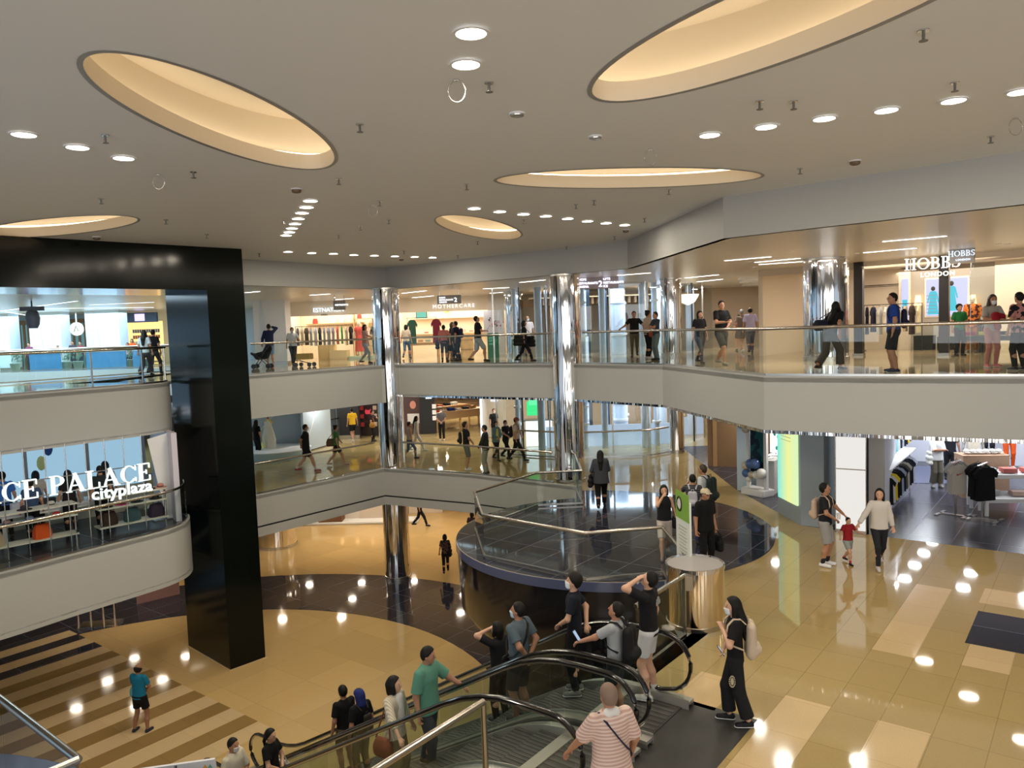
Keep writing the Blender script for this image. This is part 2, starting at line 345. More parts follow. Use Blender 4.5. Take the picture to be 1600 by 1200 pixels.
# ------------------------------------------------------------------ ceilings
def ell_fit(px):
    A = [];
    for x, y in px:
        p = P(x, y, CE); A.append([p.x*p.x, p.x*p.y, p.y*p.y, p.x, p.y])
    A = np.array(A); mu = A[:, 3:].mean(0)
    X = A[:, 3]-mu[0]; Y = A[:, 4]-mu[1]; D = np.stack([X*X, X*Y, Y*Y, X, Y], 1)
    s = np.linalg.lstsq(D, np.ones(len(D)), rcond=None)[0]; a, b, c, d, e = s
    M = np.array([[a, b/2], [b/2, c]]); cen = np.linalg.solve(2*M, -np.array([d, e]))
    k = 1+cen@M@cen; w, v = np.linalg.eigh(M/k); ax = 1/np.sqrt(w)
    return cen+mu, ax, v
ELL = [
 [(128, 100), (168, 85), (245, 93), (315, 114), (385, 143), (455, 182), (507, 220), (525, 245), (490, 263), (420, 255), (350, 236), (280, 208), (210, 171), (157, 140)],
 [(924, 143), (940, 122), (992, 73), (1045, 42), (1080, 24), (1135, 0), (964, 159), (1027, 150), (1145, 122), (1250, 86), (1355, 42), (1456, 0)],
 [(778, 282), (835, 269.5), (922, 264), (1027, 262.5), (1110, 263), (1162, 267), (1189, 272), (1162, 282), (1075, 290), (975, 293), (870, 293), (800, 288)],
 [(680, 345), (709, 337), (747, 339), (786, 350), (814, 364), (800, 373), (765, 373), (730, 366), (695, 355)],
 [(0, 353), (70, 341), (140, 337), (192, 338), (214, 345), (192, 353.5), (140, 362), (70, 368), (0, 371)]]
ellf = [ell_fit(e) for e in ELL]
print('ELL', [(e[0].round(2), e[1].round(2)) for e in ellf])
def ell_pts(e, grow=0, n=72):
    c, ax, v = e; out = []
    for i in range(n):
        t = 2*math.pi*i/n; q = c+v[:, 0]*(ax[0]+grow)*math.cos(t)+v[:, 1]*(ax[1]+grow)*math.sin(t); out.append((float(q[0]), float(q[1])))
    return out
vedge = [(-9.7, 23.95), (-4.84, 30.6), (3.69, 23.82), (4.53, 16.23), (8.43, 12.67), (20, 2.6)]
outl = vedge+[(20, -2), (-26, -2), (-26, 3), (-12.6, 20.7)]
bm = bmesh.new(); es = []
for loop in [outl]+[ell_pts(e) for e in ellf]:
    vs = [bm.verts.new((p[0], p[1], CE)) for p in loop]; es += [bm.edges.new((vs[i], vs[(i+1) % len(vs)])) for i in range(len(vs))]
bmesh.ops.triangle_fill(bm, use_beauty=True, use_dissolve=False, edges=es)
kill = [f for f in bm.faces if any(((np.array(f.calc_center_median()[:2])-e[0])@e[2]/e[1]@((np.array(f.calc_center_median()[:2])-e[0])@e[2]/e[1])) < .995 for e in ellf)]
bmesh.ops.delete(bm, geom=kill, context='FACES_ONLY')
me = bpy.data.meshes.new('ceiling'); bm.to_mesh(me); bm.free(); me.materials.append(M_ceil)
o = bpy.data.objects.new('ceiling', me); C.objects.link(o); tag(o, kind='structure')
struct('ceiling_roof_slab', MB().prism([(-60, 75), (45, 75), (45, -2), (-60, -2)], 13.4, 13.6), M_ceil)
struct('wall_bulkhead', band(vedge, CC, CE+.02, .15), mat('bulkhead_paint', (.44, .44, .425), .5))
cor = [(-12.6, 20.7)]+[(p[0], p[1]+.05) for p in vedge]+[(45, 2.6), (45, 75), (-60, 75), (-60, 10), (-26, 5)]
struct('ceiling_upper', MB().prism(cor, CC, CC+.05), mat('corridor_ceiling', (.66, .62, .57), .3))
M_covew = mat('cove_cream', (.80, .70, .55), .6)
lab = ['large oval ceiling recess with warm hidden light at upper left', 'largest oval ceiling recess, cut by the top of the frame at upper right',
       'long thin oval ceiling recess at centre right', 'smallest oval ceiling recess, above the middle chrome columns', 'oval ceiling recess above the black portal beam at far left']
for e, lb in zip(ellf, lab):
    t = thing('ceiling_cove', lb, 'ceiling light', (float(e[0][0]), float(e[0][1]), CE), 0, 'oval lit ceiling recesses')
    pin = ell_pts(e, 0); pm = ell_pts(e, .045); pr = ell_pts(e, -.0); po = ell_pts(e, .45)
    def ringwall(pa, pb, za, zb, mb=None):
        mb = mb or MB(); n = len(pa); return mb.add([(*p, za) for p in pa]+[(*p, zb) for p in pb], [(i, (i+1) % n, n+(i+1) % n, n+i) for i in range(n)])
    h1, h2 = .22, .85
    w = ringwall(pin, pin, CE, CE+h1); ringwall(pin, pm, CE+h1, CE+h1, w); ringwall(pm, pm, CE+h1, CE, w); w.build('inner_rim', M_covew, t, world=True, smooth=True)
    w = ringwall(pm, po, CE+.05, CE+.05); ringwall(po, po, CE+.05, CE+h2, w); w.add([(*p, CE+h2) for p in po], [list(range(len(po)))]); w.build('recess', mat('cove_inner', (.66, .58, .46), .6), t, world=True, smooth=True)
    w = ringwall(ell_pts(e, .26), ell_pts(e, .43), CE+.27, CE+.33); w.build('light_strip', M_cove, t, world=True)
    w = ringwall(ell_pts(e, .0), ell_pts(e, .06), CE-.006, CE-.006); w.build('edge_trim', mat('cove_trim', (.3, .28, .26), .4), t, world=True)
# downlights
DL = {'three downlights left of the large oval': [(37, 209), (121, 229), (193, 246)], 'pair of downlights at the top centre': [(736, 50), (728, 99)],
 'row of downlights at upper right': [(1109, 210), (1197, 197), (1288, 184), (1385, 171), (1490, 156), (1595, 142)],
 'slanting row of small downlights left of centre': [(485, 313), (479, 323), (472, 332), (466, 341), (461, 349), (456, 356), (452, 362), (447, 367)],
 'far row of downlights over the back balcony': [(450, 393), (487, 395), (521, 396), (553, 398), (585, 399), (617, 400), (648, 401), (676, 402)],
 'row of downlights right of the smallest oval': [(741, 325), (781, 330), (818, 334), (853, 337), (887, 341), (918, 345), (947, 348), (976, 351)]}
ordn = ['first', 'second', 'third', 'fourth', 'fifth', 'sixth', 'seventh', 'eighth']
proto = None
for g, pts in DL.items():
    for i, (x, y) in enumerate(pts):
        p = P(x, y, CE); lb = '%s downlight from the left in the %s' % (ordn[i], g) if 'slanting' not in g and 'pair' not in g else ('%s downlight from the top in the %s' % (ordn[i], g))
        lw = 30 if 'upper right' in g or 'pair' in g else 66 if 'three' in g else 38 if 'slanting' in g else 15
        lo_ = area('downlight_lamp', (p.x, p.y, CE-.03), .22, .22, lw, (1, .88, .70)); lo_.data.shape = 'DISK'
        if proto is None:
            proto = thing('ceiling_downlight', lb, 'downlight', p, 0, g)
            MB().cyl((0, 0, -.012), .135, .012, 28).build('lens', M_lamp, proto)
            MB().lathe([(.135, -.004), (.135, -.02), (.165, -.02), (.165, -.004)], n=28).build('trim_ring', M_white, proto)
        else: dup(proto, p, label=lb, group=g)
# sprinklers, detectors, hooks on the main ceiling
SP = [(764, 131), (562, 196), (1187, 160), (1443, 49), (1492, 131), (1250, 265), (1548, 215), (164, 213), (302, 270), (158, 312), (529, 281), (259, 345), (443, 345), (323, 368), (529, 369), (405, 398), (563, 355), (729, 290), (593, 316), (900, 321), (1045, 298), (819, 345), (1007, 343), (960, 371), (885, 387), (607, 345), (746, 379), (631, 394), (715, 401), (928, 315), (1240, 160)]
sp = None
for i, (x, y) in enumerate(SP):
    p = P(x, y-2, CE)
    if sp is None:
        sp = thing('sprinkler', 'small dark sprinkler head hanging from the flat white ceiling', 'sprinkler', p, 0, 'ceiling sprinklers')
        MB().cyl((0, 0, -.012), .05, .012, 16).build('rose', M_steel, sp)
        q = MB(); q.cyl((0, 0, -.09), .014, .08, 8); q.cyl((0, 0, -.1), .04, .006, 12); q.build('head', mat('sprinkler_metal', (.2, .19, .18), .4, .8), sp)
    else: dup(sp, p, random.uniform(0, 3))
HK = [(713, 124), (1016, 233), (1587, 184), (582, 320), (247, 272)]
for i, (x, y) in enumerate(HK):
    p = P(x, y, CE)
    a = thing('ceiling_hook', '%s thin wire loop hanging from the white ceiling' % ['large, beside the top centre downlights,', 'small, above the long thin oval,', 'faint, at the right edge,', 'tiny, left of the smallest oval,', 'tiny, under the large left oval,'][i], 'hook', p, 0, 'wire loops on the ceiling')
    q = MB(); q.tube([(.09*math.cos(t), 0, -.12+.11*math.sin(t)) for t in [k*math.pi/8 for k in range(16)]], .006, 6, closed=True); q.build('loop', M_steel, a)
    MB().cyl((0, 0, -.012), .03, .012, 12).build('anchor', M_steel, a)
DT = [(463, 295, 'brown smoke detector above the slanting row of downlights'), (1336, 251, 'brown smoke detector near the right bulkhead'), (151, 370, 'brown smoke detector above the black portal beam'), (978, 359, 'small dark camera dome at the end of the downlight row'), (627, 404, 'small dark camera dome on the far ceiling'), (808, 177, 'round flat speaker grille in the centre of the ceiling'), (930, 213, 'pale flat speaker grille left of the right downlight row')]
for x, y, lb in DT:
    p = P(x, y, CE); cat = 'speaker' if 'speaker' in lb else 'smoke detector' if 'smoke' in lb else 'security camera'
    t = thing(cat.replace(' ', '_'), lb, cat, p); mm = M_steel if cat == 'speaker' else mat('detector_brown', (.16, .10, .06), .5)
    MB().cyl((0, 0, -.02), .1, .02, 20).build('base', M_white, t)
    q = MB(); q.lathe([(.085, -.02), (.08, -.035 if cat == 'speaker' else -.06), (.05, -.04 if cat == 'speaker' else -.075), (.01, -.04 if cat == 'speaker' else -.08)], n=20); q.build('cover', mm, t, smooth=True)

# ------------------------------------------------------------------ black portal
pa = Vector((-8.46, 21.69, 0)); pb = Vector((-7.70, 22.50, 0)); pd = (pb-pa).normalized(); pn = Vector((-pd.y, pd.x, 0))
DP = 2.75
po = MB()
def pbox(s0, s1, z0, z1):
    c = [pa+pd*s0, pa+pd*s1, pa+pd*s1+pn*DP, pa+pd*s0+pn*DP]; po.prism([(v.x, v.y) for v in c], z0, z1)
wl = (pb-pa).length
pbox(0, wl, 0.03, CE-.002); pbox(-22, 0, 11.0, CE-.002)
struct('wall_portal', po, M_black)
q = MB(); c = [pa-pd*.03-pn*.03, pb+pd*.03-pn*.03, pb+pd*.03+pn*(DP+.03), pa-pd*.03+pn*(DP+.03)]; q.prism([(v.x, v.y) for v in c], .005, .03)
struct('trim_portal_base', q, M_peach)

# ------------------------------------------------------------------ chrome columns
def column(x, y, r, z0, z1, label, seams=(), n=56):
    t = thing('chrome_column', label, 'column', (x, y, z0), 0, 'mirror-clad columns')
    MB().cyl((0, 0, 0), r, z1-z0, n).build('shaft', M_chrome, t, smooth=True)
    q = MB()
    for a in (0.6, 2.2, 3.9, 5.3): q.box(((r+.0005)*math.cos(a), (r+.0005)*math.sin(a), (z1-z0)/2), (.012, .012, z1-z0), a)
    q.build('seam', M_blk, t)
    MB().lathe([(r+.02, 0), (r+.02, .12), (r, .13)], n=n).build('base_ring', M_steel, t, smooth=True)
    MB().lathe([(r, z1-z0-.07), (r+.02, z1-z0-.06), (r+.02, z1-z0)], n=n).build('collar', M_steel, t, smooth=True)
column(-4.75, 29.75, .50, 0, CC, 'tall chrome column left of centre, rising from the lower floor through both balconies')
column(1.85, 25.55, .50, L1, CC, 'tall chrome column beside the drum platform, rising from its dark floor to the ceiling')
c3 = P(1291, 563, L2); column(c3.x, c3.y, .62, L2, CC, 'thick chrome column behind the right balcony rail, beside the black-clad leaning woman')
for (x, y, wpx, lb) in [(805, 556, 30, 'chrome column in the back corridor, right of the floral poster'), (1050, 556, 32, 'chrome column at the glass lift, behind the strollers on the upper right balcony')]:
    c = P(x, y, L2); column(c.x, c.y, wpx/2*c.y/1200, L2, CC, lb)
for (x, y, wpx, lb) in [(1058, 707, 22, 'chrome column at the end of the glass lift screen on the middle floor'), (433, 852, 62, 'wide chrome drum column behind the black portal on the lower floor')]:
    zz = L1 if y < 800 else 0
    c = P(x, y, zz); column(c.x, c.y, wpx/2*c.y/1200, zz, 7.2 if zz else 3.1, lb)

# ------------------------------------------------------------------ balustrades
def balustrade(path, zf, label, h=1.05, post=False, seg=1.6, offs=0, rr=.036, foot=.03, group='glass balustrades'):
    path = [Vector((p[0], p[1], 0)) for p in path]
    t = thing('glass_balustrade', label, 'balustrade', (path[0].x, path[0].y, zf), 0, group)
    q = MB(); q.tube([(p.x, p.y, zf+h) for p in path], rr, 12); q.build('handrail', M_rail, t, smooth=True, world=True)
    q = MB(); band([(p.x, p.y) for p in path], zf+foot-.0, zf+foot+.05, .05, .025, q); q.build('base_channel', M_steel, t, world=True)
    for i in range(len(path)-1):
        a, b = path[i], path[i+1]; L = (b-a).length; k = max(1, round(L/seg)); d = (b-a)/k
        for j in range(k):
            g = d.normalized()*.008; p0 = a+d*j+g; p1 = a+d*(j+1)-g
            q = MB(); q.bar((p0.x, p0.y, zf+(h+foot)/2), (p1.x, p1.y, zf+(h+foot)/2), .014, h-foot-.06); q.build('glass_panel', M_glass, t, world=True)
            if post is True or (post and (i % post == 0)):
                q = MB(); q.box((p0.x, p0.y, zf+h/2), (.03, .05, h), math.atan2(d.y, d.x)); q.build('post', M_steel, t, world=True)
    return t
def inset(path, d):
    out = []; path = [Vector(p) for p in path]; n = len(path)
    for i in range(n):
        t = (path[min(i+1, n-1)]-path[max(i-1, 0)]).normalized(); out.append(tuple(path[i]+Vector((-t.y, t.x))*d))
    return out
thin = lambda p, k: p[::k]+([p[-1]] if (len(p)-1) % k else [])
balustrade(thin(inset(cur2, .08), 2), L2, 'curved glass balustrade of the upper left bridge, running behind the black portal', post=3, seg=9)
balustrade(thin(inset(cur1, .08), 2), L1, 'curved glass balustrade in front of the hat and bag shop on the left', seg=9)
bi = inset(B2, .08)
balustrade([bi[1], (-5.25, 29.15)], L2, 'upper back glass balustrade between the black portal and the left chrome column')
balustrade([(-4.2, 29.6), (1.35, 25.95)], L2, 'upper back glass balustrade between the two tall chrome columns')
balustrade([(2.35, 25.05)]+bi[6:9]+[bi[9], (14, 10.9)], L2, 'long upper right glass balustrade passing the clothing shop', seg=2.6)
ai = inset(A2, .08)
balustrade([ai[1], (-5.3, 28.95)], L1, 'middle back glass balustrade left of the left chrome column')
balustrade([(-4.3, 28.85), (-1.6, 27.3), (1.25, 25.2)], L1, 'middle back glass balustrade between the two tall chrome columns')
balustrade([(2.0, 25.1), (1.92, 22.02), (.62, 21.96), (-1.07, 19.58), (-.76, 17.1), (1.38, 15.25), (2.98, 15.51), (3.01, 13.59)], L1, 'angular glass balustrade standing around the drum platform', h=1.0, seg=1.35)
e0 = edge+NV*.35; e1 = edge+NV*2.0
balustrade([(e1.x, e1.y), (e0.x, e0.y)], L1, 'short glass balustrade between the steel drum and the far escalator', post=True, seg=3)
e2 = edge-NV*3.12; e3 = edge-NV*6.2
t = balustrade([(e3.x, e3.y), (e2.x, e2.y)], L1, 'nearest glass balustrade with steel end post, beside the near escalator', post=True, seg=4, rr=.04)
q = MB(); q.cyl((e2.x, e2.y, L1), .035, 1.05, 16); q.build('end_post', M_rail, t, world=True, smooth=True)
# second, nearer drum platform at the lower left corner
bl = [(-4.48, 7.2), (-4.40, 7.3), (-6.08, 8.67), (-8.5, 10.6)]
r3 = [P(0, 1176, L1), P(30, 1179, L1), P(82, 1200, L1)]
D2 = Vector((-7.6, 4.6, 0)); R2 = (Vector((r3[1].x, r3[1].y, 0))-D2).length
t = thing('drum_platform', 'nearer dark drum platform, only its rim showing at the lower left corner', 'platform', (D2.x, D2.y, L1-.1))
MB().lathe([(R2-.6, -2.0), (R2-.1, -1.2), (R2-.03, -.1)], n=96).build('skirt', MATS['drum_black'], t, smooth=True)
MB().lathe([(R2-.03, -.1), (R2, -.08), (R2, .09), (R2-.02, .1)], n=96).build('rim', MATS['drum_rim'], t, smooth=True)
balustrade(bl[1:3]+[bl[3]], L1+.02, 'glass balustrade of the nearer drum platform at the lower left corner', seg=2.6, rr=.042)
balustrade([(-4.40, 7.3), (-5.6, 5.8)], L1+.02, 'returning end of the lower left glass balustrade', seg=2, rr=.042)

# ------------------------------------------------------------------ escalators
RUN = 10.56; SL0 = 1.43; TAN = (L1)/(RUN-2*SL0)
def ezs(s, r=.35):
    """height of the step line along the run (0 at the upper end)"""
    s1, s2 = SL0+.0, RUN-SL0
    if s <= s1: return L1
    if s >= s2: return 0.0
    return L1-(s-s1)*TAN
def esm(s, r=.55):
    return sum(ezs(s+r*(k/6-1)) for k in range(13))/13
ERZ = math.atan2(EV.y, EV.x)
def escalator(lat, label):
    o = Vector((2.31, 10.05, 0))-NV*lat
    t = thing('escalator', label, 'escalator', (o.x, o.y, 0), ERZ, 'pair of escalators')
    Wd = 1.34; ss = [i*.22 for i in range(int(RUN/.22)+1)]
    dark2 = mat('step_ridge', (.085, .083, .078), .5, .2); dark = mat('step_metal', (.06, .058, .055), .5, .2); skirt = mat('skirt_steel', (.50, .48, .43), .3, .6); clad = mat('escalator_cladding', (.30, .28, .24), .35, .6)
    # steps
    s = .95; k = 0
    while s < RUN-.95:
        zt = esm(s+.2, .3)
        if s > 1.4 and s < RUN-1.5: zt = ezs(s+.2)
        q = MB(); q.box((s+.2, Wd/2, zt-.13), (.398, 1.0, .26), m=0)
        for j in range(14): q.box((s+.2, Wd/2-.47+j*.0725, zt+.003), (.39, .03, .006), m=1)
        q.box((s+.013, Wd/2, zt+.006), (.02, 1.0, .012), m=2)
        q.build('step', [dark, dark2, M_blk], t); s += .4; k += 1
    for sa, zz in ((.1, L1), (RUN-.95, 0)):
        q = MB(); q.box((sa+.43, Wd/2, zz+.004), (.86, 1.04, .02), m=0)
        for j in range(9): q.box((sa+.43, Wd/2-.44+j*.11, zz+.016), (.8, .05, .004), m=1)
        q.build('floor_plate', [M_mat, dark2], t)
        MB().box((sa+(.85 if zz else .02), Wd/2, zz+.02), (.16, 1.02, .025)).build('comb', skirt, t)
    for y in (.0, Wd):
        sg = 1 if y == 0 else -1; yc = y+sg*.075
        # handrail with its end loops
        hp = [(.75, L1+.16), (.45, L1+.14), (.22, L1+.20)]
        for a in range(-50, 91, 14):
            hp.append((.40-.40*math.cos(math.radians(a)), L1+.56+.40*math.sin(math.radians(a))))
        top = [(x, esm(x)+.96) for x in [.8+.3*i for i in range(int((RUN-1.6)/.3)+1)]]
        bt = [(RUN-.40+.40*math.cos(math.radians(a)), .56+.40*math.sin(math.radians(a))) for a in range(90, -51, -14)]+[(RUN-.22, .20), (RUN-.45, .14), (RUN-.75, .16)]
        path = hp+top+bt
        q = MB(); q.tube([(x, yc, z) for x, z in path], .042, 10, ry=.026); q.build('handrail', M_rubber, t, smooth=True)
        q = MB(); q.tube([(x, yc, z-.032) for x, z in hp[3:]+top+bt[:-3]], .026, 8, ry=.02); q.build('handrail_guide', M_steel, t, smooth=True)
        # glass panels
        up = hp[3:]+top+bt[:-3]; nP = 9; lo = lambda x: (L1 if x < .4 else esm(x))+.10
        xs = [.1+(RUN-.2)*i/nP for i in range(nP+1)]
        def zup(x):
            if x < .4: return L1+.56+math.sqrt(max(0, .16-(.4-x)**2))-.05
            if x > RUN-.4: return .56+math.sqrt(max(0, .16-(x-RUN+.4)**2))-.05
            return esm(x)+.91
        for i in range(nP):
            st = [xs[i]+.012+(xs[i+1]-xs[i]-.024)*j/8 for j in range(9)]; vs = []; fs = []
            for x in st:
                for yy in (yc-.006, yc+.006): vs += [(x, yy, lo(x)), (x, yy, zup(x))]
            for j in range(8):
                b = 4*j; fs += [(b, b+4, b+5, b+1), (b+2, b+3, b+7, b+6), (b+1, b+5, b+7, b+3), (b, b+2, b+6, b+4)]
            fs += [(0, 1, 3, 2), (32, 34, 35, 33)]
            MB().add(vs, fs).build('glass_panel', M_glass, t)
        # inner skirt, deck and outer truss side
        def strip(ya, yb, za, zb, nm, mm):
            st = [RUN*j/40 for j in range(41)]; vs = []; fs = []
            for x in st:
                b = esm(x) if x > .4 else L1
                vs += [(x, ya, max(za+b, -.0)), (x, yb, max(za+b, -.0)), (x, yb, zb+b), (x, ya, zb+b)]
            for j in range(40):
                for c in range(4): fs.append((4*j+c, 4*j+(c+1) % 4, 4*j+4+(c+1) % 4, 4*j+4+c))
            fs += [(0, 1, 2, 3), (163, 162, 161, 160)]
            MB().add(vs, fs).build(nm, mm, t)
        strip(y+sg*.155, y+sg*.17, -.22, .13, 'skirt_panel', skirt)
        strip(y+sg*.0, y+sg*.16, .06, .10, 'deck', skirt)
        strip(y-sg*.0, y+sg*.012, -.75, .06, 'truss_side', clad)
    st = [RUN*j/40 for j in range(41)]; q = MB(); vs = []; fs = []
    for x in st: z_ = max((esm(x) if x > .4 else L1)-.75, .0); vs += [(x, .01, z_), (x, Wd-.01, z_)]
    for j in range(40): fs.append((2*j, 2*j+1, 2*j+3, 2*j+2))
    q.add(vs, fs); q.build('truss_underside', clad, t)
    return t
escalator(0, 'far escalator carrying a queue of people down past the drum platform')
escalator(1.5, 'near escalator carrying the green-shirted man and white-bloused woman up')
def epos(s, lat, side=0):
    """standing point on an escalator"""
    k = math.floor((s-.95)/.4); sc = .95+.4*k+.2; p = Vector((2.31, 10.05, 0))-NV*lat+EV*s
    zt = ezs(sc) if (1.4 < sc-.2 < RUN-1.5) else esm(sc, .3)
    return Vector((p.x, p.y, zt+.01))

# ------------------------------------------------------------------ people: one smooth surface per body and per garment
def rot_zx(yaw, pitch): return np.array(Matrix.Rotation(yaw, 3, 'Z')@Matrix.Rotation(-pitch, 3, 'X'))
class Field:
    def __init__(s, vox, k=.03): s.p = []; s.vox = vox; s.k = k
    def cone(s, a, b, ra, rb, st=None, cuts=(), k=None): s.p.append(('c', np.array(a, float), np.array(b, float), ra, rb, st, list(cuts), k)); return s
    def ell(s, c, r, R=None, cuts=(), k=None): s.p.append(('e', np.array(c, float), np.array(r, float), R, None, None, list(cuts), k)); return s
    def mesh(s):
        lo = []; hi = []
        for q in s.p:
            if q[0] == 'c': r = max(q[3], q[4])+.01; lo.append(np.minimum(q[1], q[2])-r); hi.append(np.maximum(q[1], q[2])+r)
            else: r = q[2].max()+.01; lo.append(q[1]-r); hi.append(q[1]+r)
        h = s.vox; L = np.min(lo, 0)-3*h; H = np.max(hi, 0)+3*h; n = np.ceil((H-L)/h).astype(int)+1
        D = np.full(n, 1.0, np.float32)
        for q, a, b in zip(s.p, lo, hi):
            k = q[7] or s.k; mg = k+2.5*h
            i0 = np.maximum(np.floor((a-mg-L)/h).astype(int), 0); i1 = np.minimum(np.ceil((b+mg-L)/h).astype(int)+1, n)
            gx = (L[0]+h*np.arange(i0[0], i1[0]))[:, None, None]; gy = (L[1]+h*np.arange(i0[1], i1[1]))[None, :, None]; gz = (L[2]+h*np.arange(i0[2], i1[2]))[None, None, :]
            if q[0] == 'c':
                A, B, ra, rb, st = q[1:6]; px, py, pz = gx-A[0], gy-A[1], gz-A[2]; v = B-A
                t = np.clip((px*v[0]+py*v[1]+pz*v[2])/max(v@v, 1e-9), 0, 1); r = ra+(rb-ra)*t
                rx, ry, rz = px-t*v[0], py-t*v[1], pz-t*v[2]; d2 = rx*rx+ry*ry+rz*rz
                if st is not None:
                    f, ra_ = st; dd = rx*f[0]+ry*f[1]+rz*f[2]; d2 = d2+dd*dd*(1/ra_**2-1)
                d = np.sqrt(d2)-r
                if st is not None: d = d*.8
            else:
                c, r, R = q[1:4]; v = [gx-c[0], gy-c[1], gz-c[2]]
                if R is not None: v = [v[0]*R[0, i]+v[1]*R[1, i]+v[2]*R[2, i] for i in range(3)]
                kk = np.sqrt((v[0]/r[0])**2+(v[1]/r[1])**2+(v[2]/r[2])**2); d = (kk-1)*r.min()*1.05
            for pt, nn in q[6]: d = np.maximum(d, (gx-pt[0])*nn[0]+(gy-pt[1])*nn[1]+(gz-pt[2])*nn[2])
            sl = (slice(i0[0], i1[0]), slice(i0[1], i1[1]), slice(i0[2], i1[2])); o = D[sl]
            if k < 1e-4: D[sl] = np.minimum(o, d); continue
            hh = np.maximum(k-np.abs(o-d), 0)/k; D[sl] = np.minimum(o, d)-hh*hh*k*.25
        return surf(D, L, h)
CORN = np.array([(x, y, z) for x in (0, 1) for y in (0, 1) for z in (0, 1)])
EDG = [(0, 1), (2, 3), (4, 5), (6, 7), (0, 2), (1, 3), (4, 6), (5, 7), (0, 4), (1, 5), (2, 6), (3, 7)]
def surf(D, L, h):
    sg = D < 0; a = sg[:-1, :-1, :-1]; al = a.copy(); an = a.copy()
    for c in CORN[1:]:
        b = sg[c[0]:sg.shape[0]-1+c[0], c[1]:sg.shape[1]-1+c[1], c[2]:sg.shape[2]-1+c[2]]; al &= b; an |= b
    cells = np.argwhere(an & ~al)
    if not len(cells): return np.zeros((0, 3)), np.zeros((0, 4), int)
    idx = np.full(a.shape, -1, np.int64); idx[tuple(cells.T)] = np.arange(len(cells))
    V = np.stack([D[tuple((cells+c).T)] for c in CORN], 1); acc = np.zeros((len(cells), 3)); cnt = np.zeros(len(cells))
    for i, j in EDG:
        di, dj = V[:, i], V[:, j]; mk = (di < 0) != (dj < 0); t = np.where(mk, di/np.where(mk, di-dj, 1), 0)
        p = CORN[i]+t[:, None]*(CORN[j]-CORN[i]); acc += p*mk[:, None]; cnt += mk
    verts = L+h*(cells+acc/cnt[:, None]); F = []
    for ax in range(3):
        s0 = [slice(None)]*3; s1 = [slice(None)]*3; s0[ax] = slice(0, -1); s1[ax] = slice(1, None)
        A = sg[tuple(s0)]; B = sg[tuple(s1)]; e = np.argwhere(A != B); u, v = [(1, 2), (2, 0), (0, 1)][ax]
        ok = (e[:, u] > 0) & (e[:, v] > 0) & (e[:, u] < a.shape[u]) & (e[:, v] < a.shape[v]); e = e[ok]
        fl = A[tuple(e.T)]; q = []
        for du, dv in ((1, 1), (0, 1), (0, 0), (1, 0)):
            g = e.copy(); g[:, u] -= du; g[:, v] -= dv; q.append(idx[tuple(g.T)])
        q = np.stack(q, 1); q[~fl] = q[~fl][:, ::-1]; F.append(q)
    return verts, np.concatenate(F)
def fobj(name, fld, m, parent, mats=None):
    v, f = fld.mesh() if isinstance(fld, Field) else fld
    me = bpy.data.meshes.new(name)
    if len(v):
        me.vertices.add(len(v)); me.vertices.foreach_set('co', v.astype(np.float32).ravel())
        me.loops.add(len(f)*4); me.loops.foreach_set('vertex_index', f.astype(np.int32).ravel())
        me.polygons.add(len(f)); me.polygons.foreach_set('loop_start', np.arange(0, len(f)*4, 4, dtype=np.int32)); me.polygons.foreach_set('loop_total', np.full(len(f), 4, np.int32))
        me.polygons.foreach_set('use_smooth', [True]*len(f)); me.update(calc_edges=True)
    me.materials.append(m); o = bpy.data.objects.new(name, me); C.objects.link(o); o.parent = parent; return o
def ik(Sx, T, l1, l2, pole):
    S_ = np.array(Sx, float); T = np.array(T, float); d = T-S_; L = np.linalg.norm(d); Lm = (l1+l2)*.995
    if L > Lm: T = S_+d/L*Lm; d = T-S_; L = Lm
    x = (l1*l1-l2*l2+L*L)/(2*L); hgt = math.sqrt(max(l1*l1-x*x, 0)); u = d/L; pl = np.array(pole, float); pl = pl-u*(pl@u); pl /= max(np.linalg.norm(pl), 1e-6)
    return S_+u*x+pl*hgt, T
SKIN = mat('skin', srgb(176, 128, 100), .5); SKIN2 = mat('skin_light', srgb(205, 160, 132), .5); SKIN3 = mat('skin_tan', srgb(150, 104, 76), .5)
HAIR = mat('hair_black', (.007, .006, .005), .6, spec=.25); HGREY = mat('hair_grey', (.22, .21, .20), .6); HBROWN = mat('hair_brown', (.03, .016, .01), .5)
MASKW = mat('mask_white', (.80, .83, .86), .7); MASKB = mat('mask_blue', (.50, .66, .80), .7); EYE = mat('eye_dark', (.015, .01, .008), .25); LIP = mat('lip', srgb(150, 80, 74), .5)
